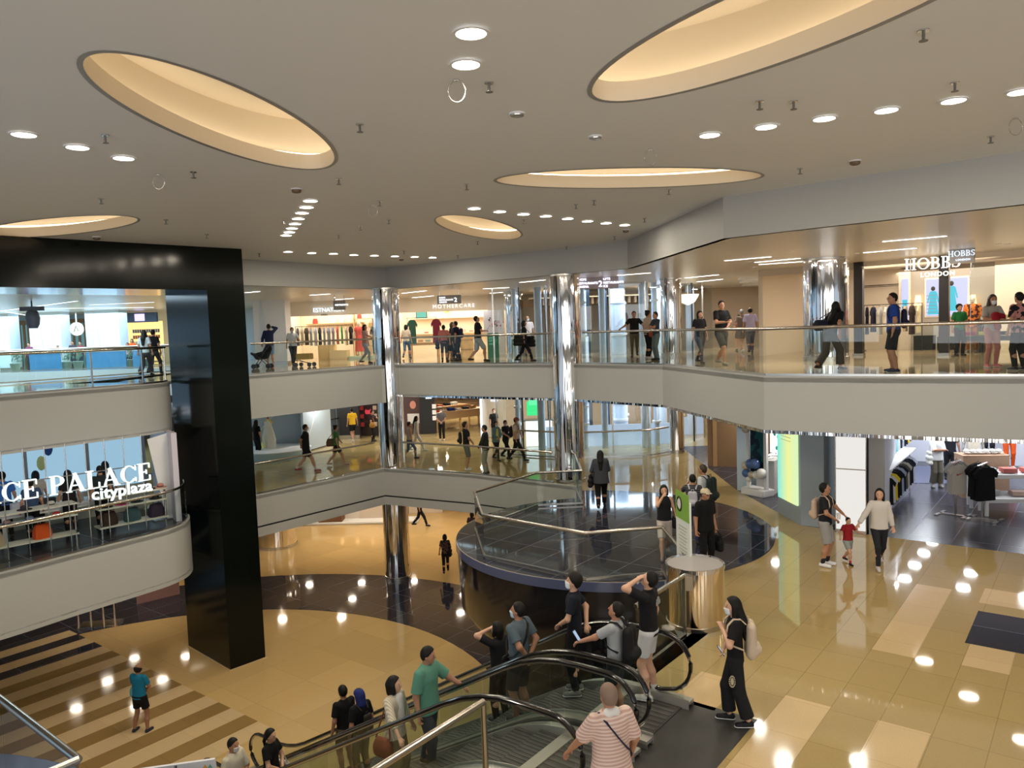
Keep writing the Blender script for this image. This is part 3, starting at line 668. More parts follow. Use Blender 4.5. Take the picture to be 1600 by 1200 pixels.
def cloth(name, col, rough=.85, pat=None):
    """woven cloth; pat = ('stripes'|'floral', second colour, scale)"""
    if name in MATS: return MATS[name]
    m = mat(name, srgb(*col), rough, spec=.25); b = m.node_tree.nodes['Principled BSDF']
    tc = N(m, 'ShaderNodeTexCoord')
    if pat:
        if pat[0] == 'stripes':
            w = N(m, 'ShaderNodeTexWave'); w.bands_direction = 'Z'; w.inputs['Scale'].default_value = pat[2]; w.inputs['Distortion'].default_value = .3
        elif pat[0] == 'checks':
            w = N(m, 'ShaderNodeTexWave'); w.bands_direction = 'X'; w.inputs['Scale'].default_value = pat[2]; w.inputs['Distortion'].default_value = .5
        else: w = N(m, 'ShaderNodeTexNoise'); w.inputs['Scale'].default_value = pat[2]; w.inputs['Detail'].default_value = 1
        lk(m, tc.outputs['Object'], w.inputs['Vector']); r = N(m, 'ShaderNodeValToRGB'); r.color_ramp.interpolation = 'CONSTANT' if pat[0] == 'floral' else 'LINEAR'
        r.color_ramp.elements[0].color = (*srgb(*col), 1); r.color_ramp.elements[1].color = (*srgb(*pat[1]), 1); r.color_ramp.elements[1].position = .5 if pat[0] == 'floral' else .6
        if pat[0] != 'floral': r.color_ramp.elements[0].position = .4
        lk(m, w.outputs['Fac'] if pat[0] == 'floral' else w.outputs['Color'], r.inputs[0]); lk(m, r.outputs[0], b.inputs['Base Color'])
    n = N(m, 'ShaderNodeTexNoise'); n.inputs['Scale'].default_value = 14; n.inputs['Detail'].default_value = 4; lk(m, tc.outputs['Object'], n.inputs['Vector'])
    bp = N(m, 'ShaderNodeBump'); bp.inputs['Strength'].default_value = .5; bp.inputs['Distance'].default_value = .02; lk(m, n.outputs['Fac'], bp.inputs['Height']); lk(m, bp.outputs[0], b.inputs['Normal'])
    return m
ARM = dict(  # wrist target and elbow pole for the right side (x mirrored for the left); metres on a 1.72 m figure
 down=((.27, .02, .90), (.3, -1, 0)), slight=((.29, .10, .93), (.4, -1, 0)), fwd=((.24, .22, .98), (.4, -1, -.2)), backsw=((.27, -.20, .95), (.3, -1, .3)),
 phone=((.08, .30, 1.16), (.8, -.3, -1)), rail=((.24, .36, 1.08), (.6, -.3, -1)), head=((.10, .10, 1.63), (1, .35, -.5)), face=((.05, .20, 1.50), (.7, .3, -1)),
 behind=((.03, -.17, 1.0), (1, -.8, 0)), crossed=((-.10, .22, 1.20), (1, .1, -.6)), front=((.05, .20, 1.02), (1, -.2, -.3)), strap=((.10, .17, 1.34), (.8, .1, -1)),
 out=((.50, .22, 1.10), (.3, -.6, -1)), reach=((.16, .52, 1.12), (.5, -.3, -1)), hip=((.20, .04, 1.0), (1, -.6, 0)), side=((.46, .12, .98), (.2, -.6, -1)), pat=((.48, .30, .93), (.4, -.3, -.4)), low=((.30, .30, 1.0), (.4, -.6, -.6)), up=((.12, .30, 1.48), (.7, .2, -1)), handrail=((.40, .34, 1.06), (.5, -.4, -.8)))
LEG = dict(stand=((.10, 0), (-.10, .03)), walk=((.09, .27), (-.09, -.30)), walk2=((.09, -.28), (-.09, .28)), wide=((.16, .04), (-.17, -.02)), stride=((.09, .36), (-.09, -.34)), step=((.10, .10), (-.10, -.12)), cross=((.05, .1), (-.09, -.1)))
def person(loc, face, H=1.7, label='', top='tee', tc=None, bot='trousers', bc=None, shoe=(40, 40, 40), hair='short', hm=None, ra='down', la='down', legs='stand', lean=0, hy=0, hp=0, mask=None,
           skin=None, build=1.0, lod=1, name='person', cat='person', cap=None, sleeve=None, group=None, rh=None, lh=None, socks=None, body=None, scarf=None, glasses=False, zoff=0):
    """face: heading in degrees; lod 0 far, 1 middle, 2 near"""
    skin = skin or SKIN; hm = hm or HAIR
    T = thing(name, label, cat, (loc[0], loc[1], loc[2]+zoff), math.radians(face-90), group)
    sc = H/1.72; vox = (.021, .0125, .0095)[lod]*sc; K = build
    def sp(x, y, z):      # torso point with the forward lean applied about the pelvis
        a = math.radians(lean); dz = z-.95; return np.array([x, y*math.cos(a)+dz*math.sin(a), .95+dz*math.cos(a)-y*math.sin(a)]) if z > .95 else np.array([x, y, z], float)
    fem = hair in ('long', 'bob', 'bun', 'pony') or bot in ('skirt',)
    shw = .165*(.93 if fem else 1.0)*K**.4
    Sh = {1: sp(shw, 0, 1.415), -1: sp(-shw, 0, 1.415)}
    hf = np.array([0, 1.0, 0])
    armp = {}
    for sd, nm, hnd in ((1, ra, rh), (-1, la, lh)):
        w, pl = ARM[nm]; wt = np.array([w[0]*sd, w[1], w[2]]); wt = sp(*wt) if w[2] > .95 and nm not in ('rail',) else wt
        if hnd is not None: wt = np.array(hnd)/sc
        el, wr = ik(Sh[sd], wt, .285, .245, (pl[0]*sd, pl[1], pl[2])); armp[sd] = (Sh[sd], el, wr)
    lg = {}
    for sd, ft in zip((1, -1), LEG[legs]):
        fx, fy = ft; hip = np.array([.088*sd*K**.5, 0, .90]); drop = .05 if abs(fy) > .2 else 0
        hip[2] -= drop; an = np.array([fx, fy-.03, .085+(.05 if fy < -.2 else 0)]); kn, an = ik(hip, an, .425, .405, (0, 1, 0)); lg[sd] = (hip, kn, an)
    pz = .05 if abs(LEG[legs][0][1]) > .2 else 0
    HC = sp(0, .02, 1.50); Rh = rot_zx(math.radians(hy), math.radians(hp-lean*.6)); hd = lambda x, y, z: HC+Rh@np.array([x, y, z])
    # the body
    F = Field(vox, .03); s_ = lambda p: np.asarray(p)*sc
    def cone(f, a, b, r1, r2, **k): f.cone(s_(a), s_(b), r1*sc, r2*sc, **k)
    def ell(f, c, r, R=None, **k): f.ell(s_(c), s_(r), R, **k)
    st = (hf, .66)
    cone(F, sp(0, -.005, .93-pz), sp(0, 0, 1.08), .155*K, .13*K, st=st); cone(F, sp(0, 0, 1.08), sp(0, .0, 1.30), .13*K, .155*K**.7, st=st); cone(F, sp(-.09, -.005, 1.37), sp(.09, -.005, 1.37), .075, .075)
    cone(F, sp(0, -.01, 1.38), hd(0, -.015, .03), .058, .052)
    for sd in (1, -1):
        a, e, w = armp[sd]; cone(F, a, e, .050*K**.6, .039*K**.6); cone(F, e, w, .040*K**.6, .027); d = (w-e)/np.linalg.norm(w-e)
        up = np.array([0, 0, 1.]) if abs(d[2]) < .8 else np.array([0, 1., 0]); sx = np.cross(d, up); sx /= np.linalg.norm(sx); nz = np.cross(sx, d)
        pm = w+d*.05; F.cone(s_(w+d*.015), s_(w+d*.075), .031*sc, .036*sc, st=(nz, .5), k=.01*sc)
        cl = nz if abs(d[2]) < .8 else np.array([-sd, .35, 0.])/1.06; cl = -cl if abs(d[2]) < .8 else cl
        if lod > 0:
            for j, (o, ln) in enumerate(((-.030, .066), (-.010, .078), (.010, .073), (.029, .056))):
                b0 = w+d*.085+sx*o; b1 = b0+(d*.8+cl*.35)*ln*.55; b2 = b1+(d*.35+cl*.85)*ln*.5
                r = .0098 if lod < 2 else .0092
                F.cone(s_(b0), s_(b1), r*sc, r*sc, k=.003); F.cone(s_(b1), s_(b2), r*sc, r*.85*sc, k=.003)
            th = -1 if sx[0]*sd > 0 else 1; t0 = w+d*.03+sx*.028*th; t1 = t0+(d*.7+sx*th*.6+cl*.2)*.04; t2 = t1+(d*.8+cl*.5)*.03
            F.cone(s_(t0), s_(t1), .013*sc, .0115*sc, k=.008); F.cone(s_(t1), s_(t2), .011*sc, .010*sc, k=.004)
        else: F.cone(s_(w+d*.07), s_(w+d*.13+cl*.03), .026*sc, .017*sc, st=(nz, .6), k=.01)
    for sd in (1, -1):
        h_, k_, a_ = lg[sd]; cone(F, h_, k_, .088*K**.7, .056*K**.5); cone(F, k_, (k_*.6+a_*.4)+np.array([0, -.012, 0]), .054, .056*K**.5); cone(F, (k_*.6+a_*.4)+np.array([0, -.012, 0]), a_, .055*K**.5, .036)
        cone(F, a_+np.array([0, -.03, -.045]), a_+np.array([sd*.015, .13, -.06]), .034, .030)
    ell(F, hd(0, .0, .125), (.075, .094, .107), Rh); cone(F, hd(0, .03, .075), hd(0, .055, .045), .055, .036); 
    cone(F, hd(0, .092, .125), hd(0, .107, .098), .009, .015, k=.012*sc)
    for sd in (1, -1): ell(F, hd(.077*sd, -.005, .11), (.012, .022, .032), Rh, k=.006); 
    if lod == 2:
        cone(F, hd(-.028, .082, .138), hd(.028, .082, .138), .012, .012, k=.015); cone(F, hd(-.02, .082, .062), hd(.02, .082, .062), .009, .009, k=.012)
    fobj('body', F, skin, T)
    if lod >= 1:
        q = MB()
        for sd in (1, -1): q.sphere(s_(hd(.031*sd, .083, .122)), .0095*sc, 8)
        e_ = q.build('eyes', EYE, T)
        if lod == 2:
            q = MB(); q.tube([s_(hd(x, .096-abs(x)*.35, .057+abs(x)*.1)) for x in (-.024, -.012, 0, .012, .024)], .005*sc, 6); q.build('mouth', LIP, T)
            q = MB()
            for sd in (1, -1): q.tube([s_(hd(sd*x, .091-x*.25, .145+.1*x-.9*x*x)) for x in (.012, .03, .05)], .004*sc, 5)
            q.build('eyebrows', hm, T)
    if glasses:
        q = MB()
        for sd in (1, -1): q.tube([s_(hd(.033*sd+.024*math.cos(a), .100, .122+.02*math.sin(a))) for a in [k*math.pi/6 for k in range(12)]], .0025*sc, 5, closed=True); q.tube([s_(hd(.057*sd, .098, .125)), s_(hd(.078*sd, .0, .125))], .0025*sc, 5)
        q.build('glasses', M_blk, T)
    # hair
    Fh = Field(vox, .02*sc); nrm = Rh@np.array([0, .80, -.60]); cp = hd(0, .042, .165)
    cut = [(s_(cp), nrm)]
    if hair != 'bald':
        g = .012 if hair in ('short', 'grey') else .02
        ell(Fh, hd(0, -.006, .135), (.075+g, .094+g*.9, .107+g*.8), Rh, cuts=cut if hair != 'balding' else [(s_(hd(0, -.02, .15)), Rh@np.array([0, .5, .86]))])
        if hair == 'fluffy': ell(Fh, hd(0, .0, .165), (.10, .115, .095), Rh, cuts=[(s_(hd(0, .06, .15)), Rh@np.array([0, .7, -.7]))])
        if hair == 'bob':
            for sd in (1, -1): cone(Fh, hd(.07*sd, .0, .12), hd(.075*sd, .01, .02), .035, .03)
            cone(Fh, hd(0, -.06, .12), hd(0, -.06, .01), .075, .065)
        if hair in ('long', 'pony'):
            if hair == 'long':
                for sd in (1, -1): cone(Fh, hd(.068*sd, -.01, .13), hd(.072*sd, -.01, .0), .036, .034)
                cone(Fh, hd(0, -.055, .12), sp(0, -.10, 1.42), .08, .085, st=(hf, .8)); cone(Fh, sp(0, -.10, 1.42), sp(0, -.135, 1.20), .09, .055, st=(hf, .55))
            else: cone(Fh, hd(0, -.10, .13), hd(0, -.14, -.0), .035, .03); cone(Fh, hd(0, -.14, 0), hd(0, -.14, -.12), .03, .014)
        if hair == 'bun': ell(Fh, hd(0, -.08, .22), (.045, .045, .04))
        fobj('hair', Fh, hm, T)
    if cap:
        Fc = Field(vox, .01*sc); ell(Fc, hd(0, -.004, .15), (.094, .112, .10), Rh, cuts=[(s_(hd(0, 0, .14)), Rh@np.array([0, .1, -1.]))])
        if cap[1] == 'brim': Fc.cone(s_(hd(-.03, .10, .145)), s_(hd(.03, .10, .145)), .055*sc, .055*sc, st=(Rh@np.array([0, .15, 1.]), .16), k=.01)
        if cap[1] == 'scarf': cone(Fc, hd(0, -.03, .12), hd(0, -.06, -.02), .098, .09); 
        fobj('cap' if cap[1] != 'scarf' else 'headscarf', Fc, cloth('cap_%s' % str(cap[0]), cap[0]), T)
    if mask:
        Fm = Field(vox*.8, .01*sc); cone(Fm, hd(0, .06, .095), hd(0, .055, .045), .062, .05, cuts=[(s_(hd(0, 0, .098)), Rh@np.array([0, 0, 1.])), (s_(hd(0, .03, 0)), Rh@np.array([0, -1., 0]))])
        fobj('face_mask', Fm, MASKW if mask == 'w' else MASKB if mask == 'b' else M_blk, T)
    # upper garment
    TC = tc if not isinstance(tc, tuple) else cloth('cloth_%d_%d_%d' % tc, tc)
    BC = bc if not isinstance(bc, tuple) else cloth('cloth_%d_%d_%d' % bc, bc)
    Ft = Field(vox, .03*sc); g = .016 if top in ('tee', 'tank') else .026; hem = {'tee': .88, 'tank': .90, 'shirt': .85, 'long': .86, 'jacket': .82, 'dress': .86, 'tunic': .76}[top]
    hc = [(s_((0, 0, hem)), np.array([0, 0, -1.]))]; nk = [(s_(sp(0, 0, 1.475)), (lambda v: v/np.linalg.norm(v))(np.array([0, math.sin(math.radians(lean))+.25, 1.])))]
    cone(Ft, sp(0, -.005, hem-.03), sp(0, 0, 1.08), (.165+(.02 if top in ('jacket', 'tunic', 'shirt') else 0))*K+g, .14*K+g, st=(hf, .70), cuts=hc); cone(Ft, sp(0, 0, 1.08), sp(0, .005, 1.31), .14*K+g, .158*K**.7+g, st=(hf, .68))
    wd = .085 if top != 'tank' else .07
    cone(Ft, sp(-wd, -.006, 1.375), sp(wd, -.006, 1.375), .078+g*.6, .078+g*.6, cuts=nk)
    cone(Ft, sp(0, -.01, 1.40), sp(0, -.008, 1.47), .075, .066, cuts=nk)
    sl = sleeve if sleeve is not None else {'tee': .72, 'tank': 0, 'shirt': .8, 'long': 1.9, 'jacket': 1.9, 'dress': .6, 'tunic': 1.2}[top]
    for sd in (1, -1):
        a, e, w = armp[sd]
        if sl > 0:
            if sl <= 1: b = a+(e-a)*sl; d = (e-a)/np.linalg.norm(e-a); cone(Ft, a, b+d*.04, .060*K**.5+g*.4, .056*K**.5+g*.8, cuts=[(s_(b), d)])
            else:
                cone(Ft, a, e, .060*K**.5+g*.4, .050*K**.5+g*.4); b = e+(w-e)*(sl-1); d = (w-e)/np.linalg.norm(w-e); cone(Ft, e, b+d*.03, .050*K**.5+g*.4, .040+g*.3, cuts=[(s_(b), d)])
    fobj({'tee': 't_shirt', 'tank': 'tank_top', 'shirt': 'shirt', 'long': 'jumper', 'jacket': 'jacket', 'dress': 'dress_top', 'tunic': 'tunic'}[top], Ft, TC, T)
    # lower garment
    Fb = Field(vox, .025*sc); wz = hem+.06
    wc = [(s_((0, 0, 1.0)), np.array([0, 0, 1.]))]
    cone(Fb, sp(0, -.005, .93-pz), (0, 0, .99), .160*K+.008, .145*K+.006, st=(hf, .72), cuts=wc)
    if bot in ('skirt', 'longskirt'):
        zb = .50 if bot == 'skirt' else .22; mid = (lg[1][1]+lg[-1][1])/2; my = mid[1]*.6
        cone(Fb, (0, 0, .93-pz), (0, my, zb-.05), .165*K+.01, .20+(.04 if bot == 'longskirt' else 0), st=(hf, .8), cuts=[(s_((0, 0, zb)), np.array([0, 0, -1.]))])
    for sd in (1, -1):
        h_, k_, a_ = lg[sd]
        if bot == 'shorts' or bot == 'longshorts':
            fr = .70 if bot == 'shorts' else .95; b = h_+(k_-h_)*fr; d = (k_-h_)/np.linalg.norm(k_-h_)
            cone(Fb, h_, b+d*.05, .098*K**.7, .090*K**.5, cuts=[(s_(b), d)])
        elif bot in ('trousers', 'wide', 'slim'):
            w1, w2 = {'trousers': (.070, .056), 'wide': (.088, .100), 'slim': (.062, .045)}[bot]; d = (a_-k_)/np.linalg.norm(a_-k_); b = a_-d*.01 if bot != 'wide' else a_-d*.06
            cone(Fb, h_, k_, .097*K**.7, w1*K**.5); cone(Fb, k_, b+d*.03, w1*K**.5, w2*K**.5, cuts=[(s_(b), d)])
    fobj({'shorts': 'shorts', 'longshorts': 'shorts', 'skirt': 'skirt', 'longskirt': 'skirt'}.get(bot, 'trousers'), Fb, BC, T)
    SM = cloth('shoe_%d_%d_%d' % tuple(shoe), shoe, .55); SO = cloth('sole_white', (215, 215, 210), .6) if lod == 2 else SM
    for sd in (1, -1):
        a_ = lg[sd][2]; Fs = Field(vox*.9, .012*sc); zf = a_[2]-.085
        cone(Fs, a_+np.array([0, -.032, -.042]), a_+np.array([sd*.018, .145, -.052]), .044, .038, cuts=[(s_((0, 0, zf+.002)), np.array([0, 0, -1.]))]); cone(Fs, a_+np.array([0, -.01, -.02]), a_+np.array([sd*.01, .06, -.045]), .044, .04)
        so = fobj('shoe', Fs, SM, T)
        if lod == 2:
            Fs = Field(vox*.9, .006*sc); Fs.cone(s_(a_+np.array([0, -.032, -.068])), s_(a_+np.array([sd*.018, .15, -.068])), .048*sc, .043*sc, st=(np.array([0, 0, 1.]), .32)); fobj('sole', Fs, SO, so)
        if socks:
            d = (a_-lg[sd][1]); d /= np.linalg.norm(d); Fk = Field(vox, .01); cone(Fk, a_-d*socks[1], a_, .046, .044); fobj('sock', Fk, cloth('sock_%d_%d_%d' % socks[0], socks[0]), T)
    T['_k'] = 1; del T['_k']
    return dict(o=T, sc=sc, arm=armp, sp=sp, hd=hd, rz=math.radians(face-90), loc=Vector((loc[0], loc[1], loc[2]+zoff)), face=face, top=T['label'])
def wpt(p, v):
    """figure coordinates (unit figure) to the world"""
    q = Matrix.Rotation(p['rz'], 3, 'Z')@Vector([float(c) for c in np.asarray(v)*p['sc']]); return q+p['loc']
def backpack(p, label, col, size=1.0, straps=True):
    c = wpt(p, p['sp'](0, -.205, 1.19)); t = thing('backpack', label, 'backpack', c, p['rz']); s = size*p['sc']; m = cloth('bag_%d_%d_%d' % col, col, .7)
    F = Field(.014 if size > .5 else .012, .03); F.cone((-.07*s, .0, -.19*s), (-.07*s, 0, .16*s), .10*s, .085*s, st=(np.array([0, 1., 0]), .8)); F.cone((.07*s, .0, -.19*s), (.07*s, 0, .16*s), .10*s, .085*s, st=(np.array([0, 1., 0]), .8)); F.cone((-.05*s, -.06*s, -.14*s), (.05*s, -.06*s, -.14*s), .085*s, .085*s)
    fobj('bag_body', F, m, t)
    if straps:
        q = MB()
        for sd in (1, -1):
            pts = [p['sp'](sd*.075, -.13, 1.40), p['sp'](sd*.10, -.06, 1.475), p['sp'](sd*.115, .03, 1.48), p['sp'](sd*.125, .105, 1.40), p['sp'](sd*.13, .125, 1.28), p['sp'](sd*.16, .08, 1.15), p['sp'](sd*.15, -.09, 1.08)]
            q.tube([wpt(p, v) for v in pts], .026*s, 8, ry=.010)
        q.build('shoulder_straps', m, t, world=True, smooth=True)
        MB().tube([(-.04*s, .03*s, .24*s), (-.03*s, .03*s, .30*s), (.03*s, .03*s, .30*s), (.04*s, .03*s, .24*s)], .008, 6).build('handle', m, t)
    return t
def tote(p, label, col, side=1, z=.78, w=.34, h=.34, fwd=.0, name='tote_bag', cat='bag', strap='shoulder', x=.30):
    c = wpt(p, p['sp'](side*x, fwd, z)); t = thing(name, label, cat, c, p['rz']+math.radians(80)); m = cloth('bag_%d_%d_%d' % col, col, .7)
    F = Field(.014, .03); F.cone((-w/2+.05, 0, -h/2+.05), (w/2-.05, 0, -h/2+.05), .07, .07, k=.04); F.cone((-w/2+.07, 0, h/2-.05), (w/2-.07, 0, h/2-.05), .05, .05, k=.10); F.cone((-w/2+.06, 0, 0), (w/2-.06, 0, 0), .075, .075, k=.06)
    fobj('bag_body', F, m, t)
    q = MB(); top = (p['sp'](side*.14, 0, 1.47) if strap == 'shoulder' else p['arm'][side][2]+np.array([0, 0, -.06]))
    tp = wpt(p, top); a = wpt(p, p['sp'](side*(x-.02), fwd+.12, z+h/2-.02)); b = wpt(p, p['sp'](side*(x-.02), fwd-.12, z+h/2-.02))
    q.tube([a, (a+tp)/2+Vector((0, 0, .02)), tp, (b+tp)/2+Vector((0, 0, .02)), b], .011, 6); q.build('strap', m, t, world=True, smooth=True); return t
def crossbody(p, label, col, scol=None, hip=1, z=.95):
    m = cloth('bag_%d_%d_%d' % col, col, .6); c = wpt(p, p['sp'](hip*.19, .08, z)); t = thing('crossbody_bag', label, 'bag', c, p['rz'])
    F = Field(.012, .02); F.cone((-.05, 0, -.04), (.05, 0, -.04), .05, .05, st=(np.array([0, 1., 0]), .7)); F.cone((-.05, 0, .03), (.05, 0, .03), .045, .045, st=(np.array([0, 1., 0]), .7)); fobj('bag_body', F, m, t)
    q = MB(); h = -hip; sp_ = p['sp']
    pts = [sp_(hip*.19, .07, z+.05), sp_(hip*.10, .145, 1.18), sp_(h*.02, .145, 1.32), sp_(h*.10, .095, 1.44), sp_(h*.125, .0, 1.48), sp_(h*.09, -.10, 1.42), sp_(0, -.150, 1.28), sp_(hip*.10, -.15, 1.15), sp_(hip*.18, -.06, z+.08), sp_(hip*.20, .04, z+.05)]
    q.tube([wpt(p, v) for v in pts], .019, 8, ry=.008); q.build('strap', m, t, world=True, smooth=True); return t
def phone(p, label, side=1, dz=.07, dy=.07, dx=-.0):
    w = p['arm'][side][2]; c = wpt(p, w+np.array([dx*side, dy, dz])); t = thing('phone', label, 'phone', c, p['rz'])
    q = MB(); q.box((0, 0, 0), (.072, .009, .15), R=Matrix.Rotation(math.radians(-35), 3, 'X')); q.build('case', M_blk, t)
    q = MB(); q.box((0, -.006, .001), (.062, .002, .135), R=Matrix.Rotation(math.radians(-35), 3, 'X')); q.build('screen', emat('phone_screen', (.5, .65, .9), .6), t); return t
def at2(x, yt, yf, zf, hmin=1.5, hmax=1.84):
    """ground point under (x, yf) on floor zf and the height that reaches (x, yt)"""
    p = P(x, yf, zf); H = Q(x, yt, p.y).z-zf
    return p, min(max(H, hmin), hmax)

# ------------------------------------------------------------------ shop building blocks
class Fr:
    """local frame on a floor: x along the shop front, y inwards"""
    def __init__(s, o, deg, z): s.o = Vector((o[0], o[1], z)); s.rz = math.radians(deg); s.R = Matrix.Rotation(s.rz, 3, 'Z')
    def __call__(s, x, y, z=0): return s.o+s.R@Vector((x, y, z))
def onpl(px, py, o, n):
    v = Vector([float(c) for c in ray(px, py)]); c = Vector((0, 0, CZ)); n = Vector(n); return c+v*((Vector(o)-c).dot(n)/v.dot(n))
def text(name, s, size, loc, rz, m, ext=.02, align='LEFT', parent=None, off=0.0, sp=1.0):
    cu = bpy.data.curves.new(name, 'FONT'); cu.body = s; cu.size = size; cu.extrude = ext; cu.offset = off; cu.align_x = align; cu.space_character = sp
    cu.materials.append(m); o = bpy.data.objects.new(name, cu); C.objects.link(o)
    M = Matrix.Translation(loc) @ Matrix.Rotation(rz, 4, 'Z') @ Matrix.Rotation(math.pi/2, 4, 'X')
    if parent is not None:
        o.parent = parent; M = (Matrix.Translation(parent.location) @ parent.rotation_euler.to_matrix().to_4x4()).inverted() @ M
    o.location = M.to_translation(); o.rotation_euler = M.to_euler()
    bpy.context.view_layer.update(); me = bpy.data.meshes.new_from_object(o.evaluated_get(bpy.context.evaluated_depsgraph_get()))
    n = bpy.data.objects.new(name, me); C.objects.link(n); n.parent = o.parent; n.location = o.location; n.rotation_euler = o.rotation_euler
    if not me.materials: me.materials.append(m)
    bpy.data.objects.remove(o); bpy.data.curves.remove(cu); return n
T_, t_n = .17, .06
def glyph(ch):
    """serif capital, cap height 1: bars (x0, z0, x1, z1, w) and arcs (cx, cz, rx, rz, a0, a1, wmax)"""
    S_ = lambda x, z, w=.34: (x-w/2, z, x+w/2, z, .05)
    G = {'I': (.36, [(.18, 0, .18, 1, T_), S_(.18, .025), S_(.18, .975)], []),
     'C': (.86, [(.80, .68, .80, .97, .045), (.80, .05, .80, .28, .045)], [(.46, .5, .38, .48, 40, 320, T_)]),
     'E': (.74, [(.18, 0, .18, 1, T_), (.02, .025, .68, .025, .05), (.02, .975, .66, .975, .05), (.18, .5, .48, .5, .05), (.48, .38, .48, .62, .05), (.67, .02, .67, .30, .05), (.65, .72, .65, .98, .05)], []),
     'P': (.74, [(.18, 0, .18, 1, T_), S_(.18, .025, .38), (.02, .975, .42, .975, .05), (.18, .47, .42, .47, .05)], [(.40, .722, .25, .255, -90, 90, T_)]),
     'A': (.96, [(.14, 0, .48, 1, t_n), (.44, 1, .80, 0, T_), (.24, .34, .66, .34, .05), S_(.13, .025, .28), S_(.80, .025, .32)], []),
     'L': (.70, [(.18, 0, .18, 1, T_), S_(.18, .975, .38), (.02, .025, .64, .025, .05), (.64, .02, .64, .32, .05)], []),
     'H': (.96, [(.20, 0, .20, 1, .13), (.76, 0, .76, 1, .13), (.2, .5, .76, .5, .06), S_(.2, .025), S_(.2, .975), S_(.76, .025), S_(.76, .975)], []),
     'O': (1.0, [], [(.5, .5, .42, .48, 0, 360, .14)]),
     'B': (.76, [(.18, 0, .18, 1, .13), (.02, .025, .42, .025, .05), (.02, .975, .40, .975, .05), (.18, .52, .42, .52, .05)], [(.38, .75, .22, .23, -90, 90, .13), (.40, .27, .26, .25, -90, 90, .13)]),
     'S': (.66, [(.58, .72, .58, .97, .045), (.08, .03, .08, .28, .045)], [(.33, .75, .22, .22, 30, 250, .12), (.33, .27, .25, .25, -130, 100, .13)]), ' ': (.4, [], [])}
    return G[ch]
def serif(s, h, loc, rz, m, depth, t, gap=.06, per=None):
    """each letter a mesh of its own, standing in the plane turned by rz"""
    x = 0; R = Matrix.Rotation(rz, 3, 'Z'); loc = Vector(loc)
    for ch in s:
        w, bars, arcs = glyph(ch); q = MB()
        def put(x0, z0, x1, z1, tw):
            q.bar(loc+R@Vector(((x+x0)*h, 0, z0*h)), loc+R@Vector(((x+x1)*h, 0, z1*h)), depth, tw*h) if abs(x1-x0) >= abs(z1-z0)*1e-3 or True else 0
        for b in bars:
            a_ = loc+R@Vector(((x+b[0])*h, 0, b[1]*h)); c_ = loc+R@Vector(((x+b[2])*h, 0, b[3]*h)); d = (c_-a_).normalized(); yv = R@Vector((0, 1, 0)); zv = d.cross(yv)
            q.box((a_+c_)/2, ((c_-a_).length, depth, b[4]*h), R=Matrix((d, yv, zv)).transposed())
        for cx, cz, rx, rz_, a0, a1, wm in arcs:
            n = 22; vs = []; fs = []
            for i in range(n+1):
                a = math.radians(a0+(a1-a0)*i/n); wd = .05+(wm-.05)*abs(math.cos(a))**1.3
                for r_ in (-.5, .5):
                    px = x+cx+(rx+r_*wd-.02)*math.cos(a); pz = cz+(rz_+r_*min(wd, .06)-.02)*math.sin(a)
                    for dy in (-depth/2, depth/2): vs.append(loc+R@Vector((px*h, dy, pz*h)))
            for i in range(n):
                b = 4*i; fs += [(b, b+4, b+6, b+2), (b+1, b+3, b+7, b+5), (b, b+1, b+5, b+4), (b+2, b+6, b+7, b+3)]
            q.add(vs, fs)
        if bars or arcs: q.build('letter', m, t, world=True)
        x += w+gap
    return x*h
CN = {}
def gcol(c):
    k = 'fabric_%d_%d_%d' % c
    return cloth(k, c, .9)
def garment(loc, rz, col, h, w, label, group, th=.06, kind='hanging_shirt'):
    """a garment on a hanger; its width lies along local x, its front faces local y"""
    t = thing(kind, label, 'clothes', loc, rz, group); q = MB()
    o = [(-.10*w, 0), (-.30*w, -.03), (-.5*w, -.20*h), (-.44*w, -.34*h), (-.33*w, -.24*h), (-.35*w, -h), (.35*w, -h), (.33*w, -.24*h), (.44*w, -.34*h), (.5*w, -.20*h), (.30*w, -.03), (.10*w, 0)]
    vs = [(x, -th/2+.012*math.sin(9*x+z*5), z) for x, z in o]+[(x, th/2+.012*math.sin(7*x+z*4), z) for x, z in o]; n = len(o)
    q.add(vs, [list(range(n))[::-1], list(range(n, 2*n))]+[(i, (i+1) % n, n+(i+1) % n, n+i) for i in range(n)]); q.build('cloth', gcol(col), t, bevel=0)
    q = MB(); q.tube([(-.2*w, 0, -.015), (0, 0, .045), (.2*w, 0, -.015)], .006, 5); q.tube([(0, 0, .04), (0, 0, .085)], .004, 5); q.build('hanger', M_blk, t); return t
ORD = ['first', 'second', 'third', 'fourth', 'fifth', 'sixth', 'seventh', 'eighth', 'ninth', 'tenth', 'eleventh', 'twelfth', 'thirteenth', 'fourteenth', 'fifteenth', 'sixteenth']
cname = {}
def colname(c):
    r, g, b = c; mx, mn = max(c), min(c)
    if mx-mn < 28: return 'white' if mn > 180 else 'grey' if mn > 75 else 'black'
    if r == mx: return 'yellow' if g > r*.72 and b < 130 else 'beige' if g > r*.72 else 'red' if b < 90 else 'pink'
    if g == mx: return 'green'
    return 'light blue' if g > 140 else 'blue'
